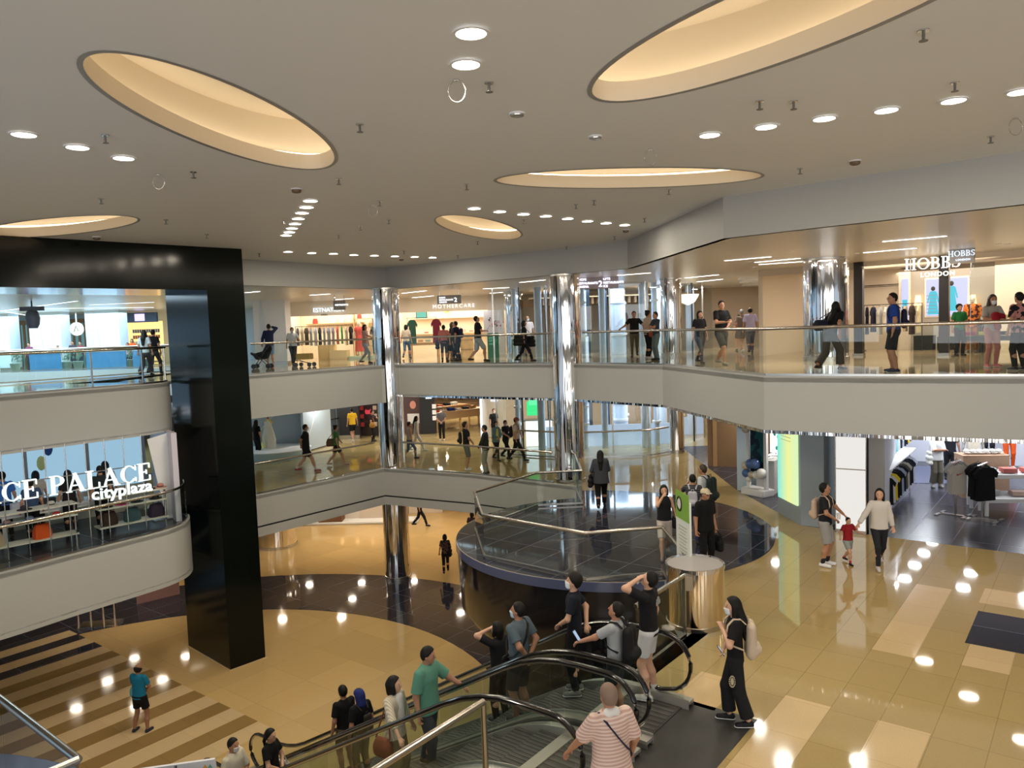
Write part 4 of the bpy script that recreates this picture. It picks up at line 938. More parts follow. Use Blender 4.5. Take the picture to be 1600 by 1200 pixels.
def rack(fr, x0, x1, y, z, cols, where, h=.85, w=.5, rz=None, legs=True, mtl=None, turn=False):
    """a rail with clothes side by side"""
    a = fr(x0, y, z); b = fr(x1, y, z); t = thing('clothes_rail', 'metal clothes rail '+where, 'clothes rail', (a+b)/2-Vector((0, 0, z)), fr.rz); mm = mtl or M_blk
    MB().tube([a, b], .014, 8).build('rail', mm, t, world=True)
    if legs:
        for e in (a, b):
            q = MB(); q.tube([e, e-Vector((0, 0, z-.02))], .014, 8); q.build('leg', mm, t, world=True)
            q = MB(); q.tube([e-Vector((0, 0, z-.02))+fr.R@Vector((0, -.22, 0)), e-Vector((0, 0, z-.02))+fr.R@Vector((0, .22, 0))], .014, 8); q.build('foot', mm, t, world=True)
    n = len(cols)
    for i, c in enumerate(cols):
        p = fr(x0+(x1-x0)*(i+.5)/n, y, z-.075)
        garment(p, fr.rz+math.radians(90 if not turn else 55)+random.uniform(-.15, .15), c, h*random.uniform(.92, 1.06), w, '%s garment, %s from the left on the rail %s' % (colname(c), ORD[i], where), 'clothes on the rail '+where, th=min(.07, abs(x1-x0)/n*.8))
def shelf(fr, x0, x1, y, d, levels, label, mm, back=None, sides=True, H=None):
    c = fr((x0+x1)/2, y, 0); t = thing('shelf_unit', label, 'shelf', c, fr.rz); L = x1-x0; H = H or levels[-1]+.35
    for z in levels: MB().box((0, 0, z), (L, d, .035)).build('shelf', mm, t)
    if sides:
        for s in (-1, 1): MB().box((s*L/2, 0, H/2), (.035, d, H)).build('side_panel', mm, t)
    if back: MB().box((0, d/2, H/2), (L, .02, H)).build('back_panel', back, t)
    return t
def folded(fr, x, y, z, c, label, group, w=.28, d=.24, n=3, name='folded_clothes', cat='clothes'):
    t = thing(name, label, cat, fr(x, y, z), fr.rz+random.uniform(-.1, .1), group); q = MB()
    for k in range(n): q.box((random.uniform(-.008, .008), 0, .02+.038*k), (w, d, .034))
    q.build('stack', gcol(c), t, bevel=.01); return t
def bag(p, rz, c, label, group=None, w=.32, h=.3, d=.16, cat='bag', name='handbag', tall=.22):
    t = thing(name, label, cat, p, rz, group); q = MB()
    n = 10; vs = []; fs = []
    for k, (sx, z) in enumerate(((.46, 0), (.5, .12*h), (.48, .55*h), (.38, .95*h), (.34, h))):
        for i in range(n): a = 2*math.pi*i/n; vs.append((w*sx*math.copysign(abs(math.cos(a))**.6, math.cos(a)), d*(1.05 if k < 3 else .5)*.5*math.copysign(abs(math.sin(a))**.7, math.sin(a)), z))
    for k in range(4):
        for i in range(n): fs.append((k*n+i, k*n+(i+1) % n, (k+1)*n+(i+1) % n, (k+1)*n+i))
    fs += [list(range(n))[::-1], [4*n+i for i in range(n)]]; q.add(vs, fs).build('body', gcol(c), t, smooth=True)
    MB().tube([(-w*.2, 0, h*.96), (-w*.16, 0, h+tall*.8), (0, 0, h+tall), (w*.16, 0, h+tall*.8), (w*.2, 0, h*.96)], .009, 6).build('handle', gcol(c), t, smooth=True); return t
def box_item(p, rz, c, dims, label, cat='box', name='box', group=None, m=None):
    t = thing(name, label, cat, p, rz, group); MB().box((0, 0, dims[2]/2), dims).build('body', m or gcol(c), t, bevel=.006)
    MB().box((0, 0, dims[2]-.01), (dims[0]*1.02, dims[1]*1.02, .03)).build('lid', m or gcol(c), t); return t
def table(fr, x, y, w, d, h, label, mm, top=.05, legm=None, apron=.1, name='display_table', cat='table'):
    t = thing(name, label, cat, fr(x, y, 0), fr.rz); MB().box((0, 0, h-top/2), (w, d, top)).build('tabletop', mm, t, bevel=.008)
    if apron: MB().box((0, 0, h-top-apron/2), (w-.1, d-.1, apron)).build('apron', legm or mm, t)
    for sx in (-1, 1):
        for sy in (-1, 1): MB().box((sx*(w/2-.07), sy*(d/2-.07), (h-top)/2), (.07, .07, h-top)).build('leg', legm or mm, t)
    return t
def wall(name, a, b, z0, z1, th, m):
    q = MB(); q.bar((a[0], a[1], (z0+z1)/2), (b[0], b[1], (z0+z1)/2), th, z1-z0); return struct(name, q, m)
def strip_light(p, q_, z, label, w=.09, group='linear lights in the corridor ceiling', m=None):
    a = Vector(p[:2]+(0,)) if isinstance(p, tuple) else Vector((p.x, p.y, 0)); b = Vector((q_.x, q_.y, 0)); t = thing('strip_light', label, 'light', ((a.x+b.x)/2, (a.y+b.y)/2, z), math.atan2(b.y-a.y, b.x-a.x), group)
    L = (b-a).length; MB().box((0, 0, -.008), (L, w, .016)).build('diffuser', m or M_strip, t); MB().box((0, 0, -.002), (L+.06, w+.06, .01)).build('frame', M_white, t); return t
def mann(loc, face, label, **k):
    k.setdefault('skin', mat('mannequin_cream', (.78, .70, .58), .35)); k.setdefault('hair', 'bald'); k.setdefault('shoe', (200, 190, 170))
    return person(loc, face, 1.78, label, name='mannequin', cat='mannequin', lod=k.pop('lod', 0), **k)

# corridor lights, seen on the upper ceiling
z4 = lambda x, y: (1040+x*.35, y*.35)
SLt = [(z4(970, 1077), z4(1255, 1052), 'long, nearest the clothing shop sign'), (z4(885, 1127), z4(1120, 1106), 'second, left of the clothing shop sign'), (z4(265, 1163), z4(470, 1145), 'left of the thick chrome column, nearest'), (z4(400, 1170), z4(600, 1152), 'left of the thick chrome column, second'), ((1186, 413), (1258, 408), 'left of the thick chrome column, third'),
 ((813, 441), (851, 437), 'just left of the right tall column'), ((755, 451), (795, 449), 'between the two tall columns, nearest'), ((965, 430), (1016, 426), 'nearest, right of the right tall column'), ((485, 461), (515, 459), 'above the left lit clothing shop'), ((525, 468), (552, 466), 'second above the left lit clothing shop'), ((629, 458), (665, 454), 'just right of the left tall column'), ((645, 465), (677, 462), 'second right of the left tall column'),
 ((384, 457), (405, 455), 'beside the black portal'), ((1071, 434), (1122, 429), 'above the lift lobby'), ((766, 458), (790, 456), 'second between the two tall columns'), ((757, 464), (776, 463), 'third between the two tall columns'), ((1090, 440), (1128, 436), 'second above the lift lobby')]
for i, (a, b, w) in enumerate(SLt):
    strip_light(P(a[0], a[1], CC), P(b[0], b[1], CC), CC, 'white linear ceiling light '+w, .10)
for i, (x, y) in enumerate([(1177, 433), (1178, 438), (1180, 443), (978, 441)]):
    p = P(x, y+1, CC); t = thing('round_ceiling_light', 'round white ceiling lamp over the far upper hall, %s in line' % ORD[i], 'light', p, 0, 'round lamps of the far hall'); MB().cyl((0, 0, -.05), .55, .05, 28).build('diffuser', M_strip, t); MB().lathe([(.55, -.06), (.6, -.06), (.6, 0), (.55, 0)], n=28).build('rim', M_white, t)
for i, (x, y) in enumerate([(1171, 409), (1213, 404), (1237, 392), (1365, 377), (1388, 405), (1338, 396), (1246, 420), (1243, 424), (1560, 381), (1574, 381), (956, 431), (1180, 417)]):
    p = P(x, y, CC); t = thing('spot_downlight', 'tiny round corridor downlight over the right gallery, %s from the right front' % ORD[i], 'downlight', p, 0, 'small downlights of the right gallery'); MB().cyl((0, 0, -.01), .06, .01, 14).build('lens', M_lamp, t); MB().lathe([(.06, -.012), (.08, -.012), (.08, 0)], n=14).build('trim_ring', M_white, t)

# ------------------------------------------------------------------ outer walls
FW = M_warmwall
wall('wall_back', (-60, 62), (45, 62), 0, 13.4, .3, mat('far_wall', (.62, .58, .52), .6)); wall('wall_left', (-50, 5), (-50, 62), 0, 13.4, .3, emat('rink_wall_glow', (.42, .68, .95), .7))  # left wall's blue glow is added for the portal to reflect
wall('wall_right', (32, 2), (32, 62), 0, 13.4, .3, M_white)
# back-of-camera side: dark balcony fronts and pale walls that the mirrored columns pick up
for i, (z0, z1) in enumerate(((7.2, 8.4), (11.35, 12.2), (3.1, 4.4))): wall('wall_behind_camera_%s' % ['a', 'b', 'c'][i], (-26, -2.6), (22, -2.6), z0, z1, .2, M_fas)
wall('wall_rear', (-26, -9), (22, -9), 0, 12.2, .2, mat('rear_wall', (.45, .44, .42), .6))

# ------------------------------------------------------------------ upper back shops
US = Fr((-13.3, 39.0), 0, L2)
wall('wall_upper_shop_back', (-12.2, 43.6), (0.2, 43.6), L2, CC, .2, FW); wall('wall_upper_shop_left', (-11.9, 38.6), (-11.9, 43.6), L2, CC, .2, FW); wall('wall_upper_shop_mid', (-6.1, 38.6), (-6.1, 43.6), L2, CC, .25, FW); wall('wall_upper_shop_right', (-.6, 38.2), (-.6, 43.6), L2, CC, .9, mat('pier_beige', (.60, .54, .46), .5))
wall('wall_upper_shop_header_left', (-11.9, 38.8), (-6.1, 38.8), L2+2.25, CC, .12, FW); wall('wall_upper_shop_header_right', (-6.1, 38.8), (-.6, 38.8), L2+2.25, CC, .12, FW)
def pier(xa, xb, yb, Y, z0, z1, label, m=M_white, th=.9):
    a = Q(xa, yb, Y); b = Q(xb, yb, Y); t = thing('pier', label, 'pillar', ((a.x+b.x)/2, Y+th/2, z0)); q = MB(); w = b.x-a.x; h = z1-z0
    q.box((0, 0, h/2), (w, th, h)); q.build('shaft', m, t)
    q = MB(); q.add([(-w*.28, -th/2-.02, 0), (-w*.02, -th/2-.02, 0), (-w*.22, -th/2-.02, h), (-w*.28, -th/2-.02, h)], [(0, 1, 2, 3)]); q.add([(-w*.28, -th/2-.001, 0), (-w*.02, -th/2-.001, 0), (-w*.22, -th/2-.001, h), (-w*.28, -th/2-.001, h)], [(3, 2, 1, 0)]); q.build('slanted_fin', mat('fin_paint', (.68, .72, .76), .5), t); MB().box((0, 0, .06), (w+.03, th+.03, .12)).build('skirting', M_steel, t); return t
pier(397, 447, 520, 35.6, L2, CC, 'wide white pier between the black portal and the lit clothing shop')
t = thing('shop_sign', 'small glowing blue-white lettered sign over the left upper clothing shop', 'sign', Q(507, 483, 38.6)); p = Q(489, 488, 38.6); text('letters', 'ESTNATION', .30, p, math.radians(3), emat('sign_bluewhite', (.75, .88, 1), 1.2), .02, parent=t, sp=.92); text('letters', 'MEN', .15, Q(502, 494, 38.6), 0, M_blk, .01, parent=t)
t = thing('shop_sign', 'faint spaced white lettered sign over the upper childrens shop', 'sign', Q(690, 479, 38.6)); text('letters', 'MOTHERCARE', .26, Q(676, 482, 38.6), 0, emat('sign_soft', (1, .97, .9), 1.2), .02, parent=t, sp=1.35)
def hang_sign(xa, ya, xb, yb, Y, label, lines, m=None, tm=None, ceil=CC, size=.2, rz=0):
    a = Q(xa, ya, Y); b = Q(xb, yb, Y); t = thing('hanging_sign', label, 'sign', ((a.x+b.x)/2, Y, (a.z+b.z)/2), rz); w = b.x-a.x; h = a.z-b.z
    MB().box((0, 0, 0), (w, .12, h)).build('panel', m or mat('sign_grey', (.30, .28, .26), .4), t)
    for s in (-1, 1): MB().box((s*w*.4, 0, (ceil-t.location.z+h/2)/2), (.02, .02, max(.05, ceil-t.location.z-h/2))).build('hanger_rod', M_steel, t)
    for (sx, sz, s_, k) in lines: text('letters', s_, size*k, t.location+Vector((w*sx, -.07, h*sz)), rz, tm or emat('sign_white', (.95, .95, 1), 2), .004, parent=t)
    return t
hang_sign(521, 470, 540, 484, 33.5, 'grey hanging sign with a white line of text in front of the lit clothing shop', [(-.35, -.05, 'RESTROOMS', .5)])
hang_sign(683, 462, 721, 474, 33.0, 'grey hanging directory sign numbered 2 between the tall columns', [(.2, -.3, '2', 1.3), (-.42, .15, 'SHOPS', .45), (-.42, -.12, 'RESTAURANTS', .45), (-.42, -.38, 'CINEMA', .45)])
hang_sign(900, 433, 966, 450, 27.5, 'wide mauve hanging directory sign numbered 2 right of the right tall column', [(.02, -.35, '2', 1.5), (-.48, .18, 'SHOPS', .55), (-.48, -.12, 'RESTAURANTS', .55), (-.48, -.40, 'CINEMA', .55), (.14, .18, 'LIFTS', .55), (.14, -.12, 'RESTAURANTS', .55), (.14, -.4, 'ICE', .55)], m=mat('sign_mauve', (.40, .33, .36), .35), tm=emat('sign_violet', (.80, .82, 1), 2.5))
S1 = Fr((-11.6, 43.45), 0, L2)
rack(Fr((-11.5, 40.2), 0, L2), .3, 3.3, 0, 1.75, [(88, 92, 110), (200, 196, 180), (90, 84, 76), (150, 160, 170), (200, 205, 210), (60, 66, 80), (150, 156, 172), (160, 165, 180), (150, 154, 170), (190, 110, 100), (40, 140, 76), (215, 200, 170), (40, 38, 42)], 'of the lit clothing shop', .95, .55)
shelf(S1, .2, 3.4, -.2, .45, [1.9], 'wooden wall shelf above the clothes rail in the lit clothing shop', M_wood, sides=False)
for i, (x, c, l) in enumerate(((.7, (200, 70, 60), 'small red bag on the wooden wall shelf'), (1.7, (210, 210, 205), 'white bag standing on the wooden wall shelf'), (2.2, (170, 180, 196), 'pale blue bag on the wooden wall shelf'), (2.9, (200, 190, 160), 'cream bag at the right end of the wooden wall shelf'))): bag(S1(x, -.25, 1.92), 0, c, l, w=.3, h=.28)
shelf(S1, 3.0, 4.4, -.8, .4, [.6, 1.1, 1.6, 2.1], 'pale open shelf unit beside the coral dress, lit clothing shop', M_wood)
for i, (x, z, c) in enumerate(((3.3, 2.12, (220, 80, 70)), (3.65, 2.12, (210, 205, 196)), (4.1, 2.12, (200, 198, 190)), (3.3, 1.62, (190, 170, 120)), (3.9, 1.62, (150, 130, 90)), (3.3, 1.12, (60, 60, 66)), (3.7, 1.12, (205, 200, 196)), (4.1, 1.12, (70, 76, 90)))): bag(S1(x, -.85, z), 0, c, '%s bag, %s of those in the open shelf unit' % (colname(c), ORD[i]), 'bags in the open shelf unit', w=.26, h=.24, tall=.1)
mann((-7.9, 40.3, L2+.12), -95, 'mannequin in a long coral dress in the lit clothing shop', tc=(232, 108, 100), top='dress', bot='longskirt', bc=(232, 108, 100))
mann((-7.0, 40.0, L2+.12), -95, 'mannequin in dark patterned clothes beside the coral dress', tc=cloth('patt_green', (50, 62, 64), pat=('floral', (150, 160, 150), 16)), top='tunic', bot='trousers', bc=(50, 110, 120))
for (x, y, w, h, c, l) in ((-9.6, 40.3, .8, .75, (226, 200, 150), 'tall wooden display block left in the lit clothing shop'), (-8.9, 40.0, .9, .45, (230, 208, 164), 'lower wooden display block in the lit clothing shop'), (-7.5, 40.1, 1.8, .12, (196, 214, 190), 'pale green mannequin plinth in the lit clothing shop')): box_item((x, y, L2), 0, c, (w, .8, h), l, 'display block', 'display_block')
t = thing('poster', 'tall purple poster behind the patterned mannequin', 'poster', (-7.0, 42.6, L2+1.4)); MB().box((0, 0, 0), (1.2, .05, 2.6)).build('print', mat('poster_purple', (.20, .07, .13), .4), t); MB().box((0, -.03, -.6), (1.25, .03, 1.3)).build('lower_print', mat('poster_blue', (.06, .16, .34), .4), t)
t = thing('poster', 'lit poster of a figure in blue beside the left tall chrome column', 'poster', (-6.35, 38.7, L2+1.55)); MB().box((0, 0, 0), (1.0, .06, 2.5)).build('print', emat('poster_lit', (.45, .6, .85), .8), t)
q = MB(); q.sphere((.1, -.05, .75), .26, 14, sc=(1, .12, 1.2)); q.build('printed_face', mat('poster_face', (.8, .5, .5), .6), t); q = MB(); q.sphere((.15, -.05, -.35), .42, 14, sc=(.9, .08, 1.9)); q.build('printed_coat', mat('poster_coat', (.09, .10, .22), .6), t)
t = thing('slatted_screen', 'gold vertical slatted screen above the lit poster', 'screen', (-6.6, 38.9, L2+2.9)); q = MB()
for k in range(12): q.box((-.9+.16*k, 0, 0), (.05, .05, .7))
q.build('slats', mat('gold_slat', (.55, .38, .14), .35, .6), t); MB().box((0, 0, .36), (2.0, .08, .05)).build('top_rail', M_wood2, t)
for x, y, l in ((-10.6, 40.6, 'left'), (-9.2, 40.6, 'middle'), (-7.8, 40.6, 'right')):
    t = thing('track_spotlight', '%s white track spotlight under the ceiling of the lit clothing shop' % l, 'spotlight', (x, y, CC-.2)); MB().cyl((0, 0, -.1), .06, .3, 12).build('body', M_white, t); MB().cyl((0, 0, -.11), .05, .01, 12).build('lens', M_lamp, t)
# childrens shop
S2 = Fr((-5.6, 43.43), 0, L2)
shelf(S2, .2, 4.6, -.15, .4, [1.15, 2.0], 'long cream wall shelves of the childrens shop', M_warmwall, sides=False)
for i in range(9):
    c = [(200, 60, 60), (210, 200, 190), (190, 80, 80), (120, 60, 60), (220, 90, 80), (200, 190, 180), (210, 120, 120), (90, 60, 50), (196, 60, 66)][i]; folded(S2, .9+.42*i, -.2, 1.18, c, '%s item, %s from the left on the childrens shop lower shelf' % (colname(c), ORD[i]), 'items on the lower wall shelf of the childrens shop', .22, .2, 2+i % 3, 'shoe_box', 'box')
t = thing('flower_vase', 'yellow flowers in a white vase on the cream wall shelf', 'vase', S2(2.0, -.2, 2.02)); MB().lathe([(.06, 0), (.1, .1), (.04, .24), (.05, .28)], n=16).build('vase', M_white, t, smooth=True)
q = MB()
for k in range(9): q.sphere((random.uniform(-.18, .18), random.uniform(-.08, .08), .4+random.uniform(-.1, .15)), .06, 8)
q.build('flowers', mat('yellow_flowers', (.75, .62, .10), .6), t)
for x, c, l in ((-4.85, (110, 40, 60), 'right brown'), (-5.3, (54, 92, 84), 'left green')):
    garment((x+1.0 if l[0] == 'r' else x+.2, 40.2, L2+1.9), math.radians(8), c, 1.25, .55, '%s long dress hanging at the front of the childrens shop' % l.split()[1], 'dresses at the front of the childrens shop', .12, 'hanging_dress')
rk = Fr((-5.3, 40.2), 0, L2); 
t = thing('display_stand', 'slim black stand holding the two long dresses', 'stand', rk(.7, 0, 0)); q = MB(); q.tube([(-.8, 0, 2.0), (.8, 0, 2.0)], .012, 6); q.build('bar', M_blk, t)
for s in (-.75, .75): MB().tube([(s, 0, 0), (s, 0, 2.0)], .012, 6).build('leg', M_blk, t)
table(Fr((-4.6, 41.2), 0, L2), 0, 0, 1.6, .8, .7, 'low pale wooden table left in the childrens shop', M_wood); 
for i, c in enumerate(((214, 210, 200), (196, 150, 120), (150, 180, 170), (200, 90, 80))): folded(Fr((-4.6, 41.2), 0, L2), -.6+.4*i, 0, .72, c, '%s folded stack, %s on the low table of the childrens shop' % (colname(c), ORD[i]), 'stacks on the low table of the childrens shop')
for x, l in ((-3.1, 'left'), (-2.3, 'right')):
    t = thing('display_cabinet', '%s curvy wooden display unit behind the walking phone user' % l, 'cabinet', (x, 40.6, L2)); q = MB(); q.lathe([(.36, 0), (.33, .25), (.38, .5), (.33, .75), (.38, 1.0), (.34, 1.1)], n=20); q.build('body', mat('golden_wood', (.70, .48, .22), .5), t, smooth=True)
    q = MB()
    for z in (.25, .5, .75): q.cyl((0, 0, z), .37, .02, 20)
    q.build('shelf_edges', M_wood2, t)
t = thing('wall_screen', 'small green screen on the back wall of the childrens shop', 'screen', (-4.95, 43.3, L2+2.25)); MB().box((0, 0, 0), (.55, .06, .42)).build('display', emat('scr_green', (.12, .5, .38), .9), t); MB().box((0, .03, 0), (.62, .04, .48)).build('bezel', M_blk, t)
t = thing('floor_poster', 'white standing poster with a red and black floral print on the upper gallery', 'poster', Q(771, 548, 33.8)); t.location.z = L2; t.rotation_euler = (0, 0, math.radians(-12))
MB().box((0, 0, 1.6), (.78, .05, 1.0)).build('board', mat('poster_white', (.80, .76, .80), .5), t); MB().box((0, 0, .55), (.5, .05, 1.1)).build('stand', mat('poster_green', (.05, .22, .16), .5), t)
q = MB()
for k in range(26): q.sphere((random.gauss(.05, .16), -.03, 1.38+abs(random.gauss(0, .16))), random.uniform(.02, .05), 7, m=k % 3, sc=(1, .2, 1))
q.build('printed_flowers', [mat('pr_red', (.6, .12, .16), .5), M_blk, mat('pr_pink', (.7, .35, .42), .5)], t)
for k, z in enumerate((.85, .72, .58)): text('letters', ['SALE', 'UP TO', 'HALF'][k], .12, t.location+Vector((-.18, -.06, z)), t.rotation_euler.z, emat('let_g', (.3, .8, .5), .5), .003, parent=t)

# ------------------------------------------------------------------ glass lift shaft through both storeys
M_pipe = mat('white_blue_pipe', (.62, .72, .86), .25); M_frame = mat('lift_frame', (.05, .07, .10), .3, .5)
LS = [(-.7, 32.6), (2.6, 31.0), (5.45, 30.9), (6.55, 31.6), (9.25, 35.2)]
t = thing('glass_lift_shaft', 'tall glazed lift enclosure with white pipes rising through the middle and upper floors', 'lift shaft', (4, 32, L1))
for i in range(4):
    a = Vector((*LS[i], 0)); b = Vector((*LS[i+1], 0)); k = max(1, round((b-a).length/1.15))
    for j in range(k):
        p0 = a.lerp(b, j/k); p1 = a.lerp(b, (j+1)/k)
        for z0, z1 in ((L1, 7.18), (L2, CC)): 
            q = MB(); q.bar((p0.x, p0.y, (z0+z1)/2), (p1.x, p1.y, (z0+z1)/2), .02, z1-z0-.1); q.build('glass_panel', M_clear, t, world=True)
            q = MB(); q.box((p0.x, p0.y, (z0+z1)/2), (.06, .08, z1-z0)); q.build('mullion', M_frame if (i+j) % 2 else M_steel, t, world=True)
pts = [(.2, 33.2, .10), (1.2, 32.6, .16), (2.9, 32.4, .26), (3.9, 32.5, .14), (4.7, 33.6, .3), (5.6, 32.2, .2), (6.1, 32.5, .12), (6.7, 34.5, .25), (7.6, 34.6, .12), (8.3, 35.5, .2), (3.4, 34.5, .12), (2.0, 35.0, .16), (5.2, 35.5, .14)]
for x, y, r in pts: MB().cyl((x, y, L1), r, CC-L1, 20).build('pipe', M_pipe, t, world=True, smooth=True)
for x, y, r in pts[::2]:
    for z in (L1+1.0, L1+1.75, L2+.8, L2+2.2): MB().cyl((x, y, z), r+.06, .09, 20).build('pipe_collar', M_white, t, world=True, smooth=True)
for x, y in ((3.4, 33.4), (6.3, 33.6), (1.6, 33.8), (7.9, 36.5), (4.3, 34.6)): MB().box((x, y, (L1+CC)/2), (.14, .14, CC-L1)).build('guide_frame', M_frame, t, world=True)
q = MB(); q.box((4.2, 33.0, L1+.45), (5.6, .1, .9)); q.box((8.1, 35.6, L1+.4), (1.6, .1, .8)); q.build('white_base_block', emat('lift_block_glow', (.66, .80, 1), .55), t, world=True)  # plain white blocks, brightness put in as emission
cr = thing('lift_car', 'glass lift car with bright green interior panel and white lower panel', 'lift', Q(843, 700, 33.4)); cr.location.z = L1+.02
MB().box((0, 0, .55), (1.15, .05, 1.1)).build('white_panel', emat('lift_white', (.85, .95, 1), 1.6), cr); MB().box((-.12, .4, 1.62), (.75, .03, .62)).build('green_panel', emat('lift_green', (.06, .85, .26), .9), cr); MB().box((-.2, .38, 1.98), (.42, .03, .42)).build('green_notice', emat('lift_green2', (.16, .95, .42), .9), cr)
for s in (-.75, .7): MB().box((s, 0, 1.3), (.07, .07, 2.6)).build('car_frame', M_steel, cr)
MB().box((0, .3, 1.12), (1.5, .6, .06)).build('car_floor', M_steel, cr); MB().box((0, .3, 2.6), (1.5, .6, .1)).build('car_roof', M_white, cr)
balustrade([(-.6, 31.5), (2.4, 29.75), (5.3, 29.85), (6.2, 30.5)], L1, 'glass balustrade in front of the lift shaft on the middle floor', seg=1.5)
wall('wall_lift_back', (-.6, 39.2), (14, 39.2), L1, CC, .2, mat('lift_back_tan', (.42, .33, .24), .6))
t = thing('slatted_ceiling', 'brown slatted ceiling panel seen through the lift glass on the upper floor', 'ceiling panel', (4.6, 36.4, CC-.55)); q = MB()
for k in range(26): q.box((-3.6+.28*k, 0, 0), (.1, 2.4, .3), rz=.25)
q.build('slats', M_wood2, t); MB().box((0, 0, .18), (7.4, 2.6, .05)).build('backing', M_wood, t)
t = thing('shell_lamp', 'glowing shell-shaped pendant lamp seen through the lift glass', 'lamp', Q(1075, 466, 33.0)); q = MB(); q.lathe([(.05, -.28), (.28, -.16), (.42, .06), (.46, .16)], n=24); q.build('shade', emat('shell_glow', (1, .85, .6), 2.2), t, smooth=True); MB().cyl((0, 0, .1), .02, .9, 8).build('stem', M_steel, t)
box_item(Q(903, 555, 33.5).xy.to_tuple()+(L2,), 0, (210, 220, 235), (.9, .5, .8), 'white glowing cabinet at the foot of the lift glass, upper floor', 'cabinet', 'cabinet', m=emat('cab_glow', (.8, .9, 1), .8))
def signboard(*a): pass
# far upper hall
M_st2 = mat('hall_stone', (.50, .46, .45), .35)
for xa, xb, Y, l in ((1130, 1187, 44, 'left'), (1212, 1247, 47, 'right')):
    a = Q(xa, 500, Y); b = Q(xb, 500, Y); t = thing('stone_pier', '%s grey stone wall pier at the end of the upper hall' % l, 'pillar', ((a.x+b.x)/2, Y+.5, L2)); MB().box((0, 0, (CC-L2)/2), (b.x-a.x, 1, CC-L2)).build('cladding', M_st2, t); q = MB()
    for k in (1, 2): q.box((0, -.502, (CC-L2)*k/3), (b.x-a.x, .01, .02))
    q.build('joint', M_blk, t)
wall('wall_hall_end', (10, 56), (30, 56), L2, CC, .2, mat('hall_bright', (.75, .78, .82), .5)); area('hall_end_lamps', (19, 52, 11.2), 5, 5, 240, (.9, .95, 1))
wall('wall_hall_right', (18.6, 47), (13.2, 30.5), L2, CC, .15, M_warmwall)
hang_sign(1186, 487, 1213, 498, 50, 'black hanging shop sign at the end of the upper hall', [], m=M_blk)
for i, (x, w, c) in enumerate(((1190, 1.0, (150, 90, 90)), (1203, .8, (90, 100, 120)))):
    p = Q(x, 530, 50); box_item((p.x, p.y, L2), 0, c, (w, .5, 1.1), '%s display counter in the far bright shop' % ['maroon', 'slate'][i], 'counter', 'display_counter')
q = fig(1185, 484, 538, L2, -90, 'far') if False else None
mann(P(1243, 545, L2)+Vector((0, 0, .05)), -120, 'mannequin in grey dress left of the thick chrome column', tc=(96, 98, 108), top='dress', bot='skirt', bc=(96, 98, 108), lod=1); mann(P(1256, 543, L2)+Vector((0, 0, .05)), -100, 'mannequin in dark blue dress half behind the thick chrome column', tc=(50, 56, 92), top='dress', bot='skirt', bc=(50, 56, 92), lod=1)

# ------------------------------------------------------------------ clothing shop with the serif sign (upper right)
HB = Fr((11.13, 24.55), -41, L2); hn = HB.R@Vector((0, 1, 0)); M_bronze = mat('dark_bronze', (.022, .015, .012), .35, .3); M_taupe = mat('taupe_wall', (.34, .31, .27), .6); M_cream = mat('boutique_cream', (.78, .68, .55), .6)
for i, x in enumerate((0, 2.42, 4.85)):
    t = thing('shopfront_post', 'dark bronze shopfront post, %s of three at the serif-signed clothing shop' % ['left', 'middle', 'right'][i], 'post', HB(x, 0, 0), HB.rz); MB().box((0, 0, (CC-L2)/2), (.26, .2, CC-L2)).build('shaft', M_bronze, t); MB().box((0, 0, .04), (.32, .26, .08)).build('base', M_steel, t)
def fw(name, x0, y0, x1, y1, z0, z1, th, m): a = HB(x0, y0); b = HB(x1, y1); return wall(name, a, b, L2+z0, L2+z1, th, m)
fw('wall_boutique_back', .1, 5.1, 3.0, 5.1, 0, CC-L2, .15, M_taupe); fw('wall_boutique_back_left', -3.5, 5.3, .1, 5.3, 0, CC-L2, .15, M_cream); fw('wall_boutique_back_right', 3.0, 4.6, 9, 4.6, 0, CC-L2, .15, M_cream); fw('wall_boutique_pier', -.05, 5.05, .3, 5.05, 0, 2.9, .5, M_cream); fw('wall_boutique_left', -3.4, 0.4, -3.4, 5.3, 0, CC-L2, .15, M_cream); fw('wall_boutique_header', -3.3, .1, 8, .1, 2.75, CC-L2, .12, mat('boutique_header', (.62, .52, .40), .4))
hw = HB(0, 5.0)
a = onpl(1447, 494, hw, hn); b = onpl(1512, 433, hw, hn); ce = (a+b)/2; w_ = (b.xy-a.xy).length; h_ = b.z-a.z
t = thing('wall_screen', 'large lit picture of a figure in a turquoise dress on the taupe shop wall', 'screen', ce, HB.rz)
MB().box((0, .0, 0), (w_, .05, h_)).build('display', emat('pic_lilac', (.50, .52, .78), 1.0), t); MB().box((0, .03, 0), (w_+.1, .05, h_+.1)).build('frame', M_warmwall, t)
q = MB(); dr = lambda x, z, k: q.add([(x+u*k, -.03, z+v*k) for u, v in ((-.08, .42), (.08, .42), (.14, .36), (.22, -.02), (.17, -.04), (.11, .2), (.20, -.5), (-.20, -.5), (-.11, .2), (-.17, -.04), (-.22, -.02), (-.14, .36))], [tuple(range(12))[::-1]]); dr(.16, -.02, .95); dr(-.42, -.15, .9); q.build('printed_dress', emat('pic_teal', (.06, .55, .68), .8), t); q = MB(); q.sphere((.16, -.04, .47), .075, 10, sc=(1, .2, 1.2)); q.sphere((-.42, -.04, .32), .07, 10, sc=(1, .2, 1.2)); q.build('printed_hair', M_blk, t)
q = MB()
for k in range(6): q.box((-w_*.36, -.03, -h_*.4+.12*k), (w_*.25, .01, .02))
q.build('printed_steps', mat('pic_grey', (.2, .2, .3), .5), t)
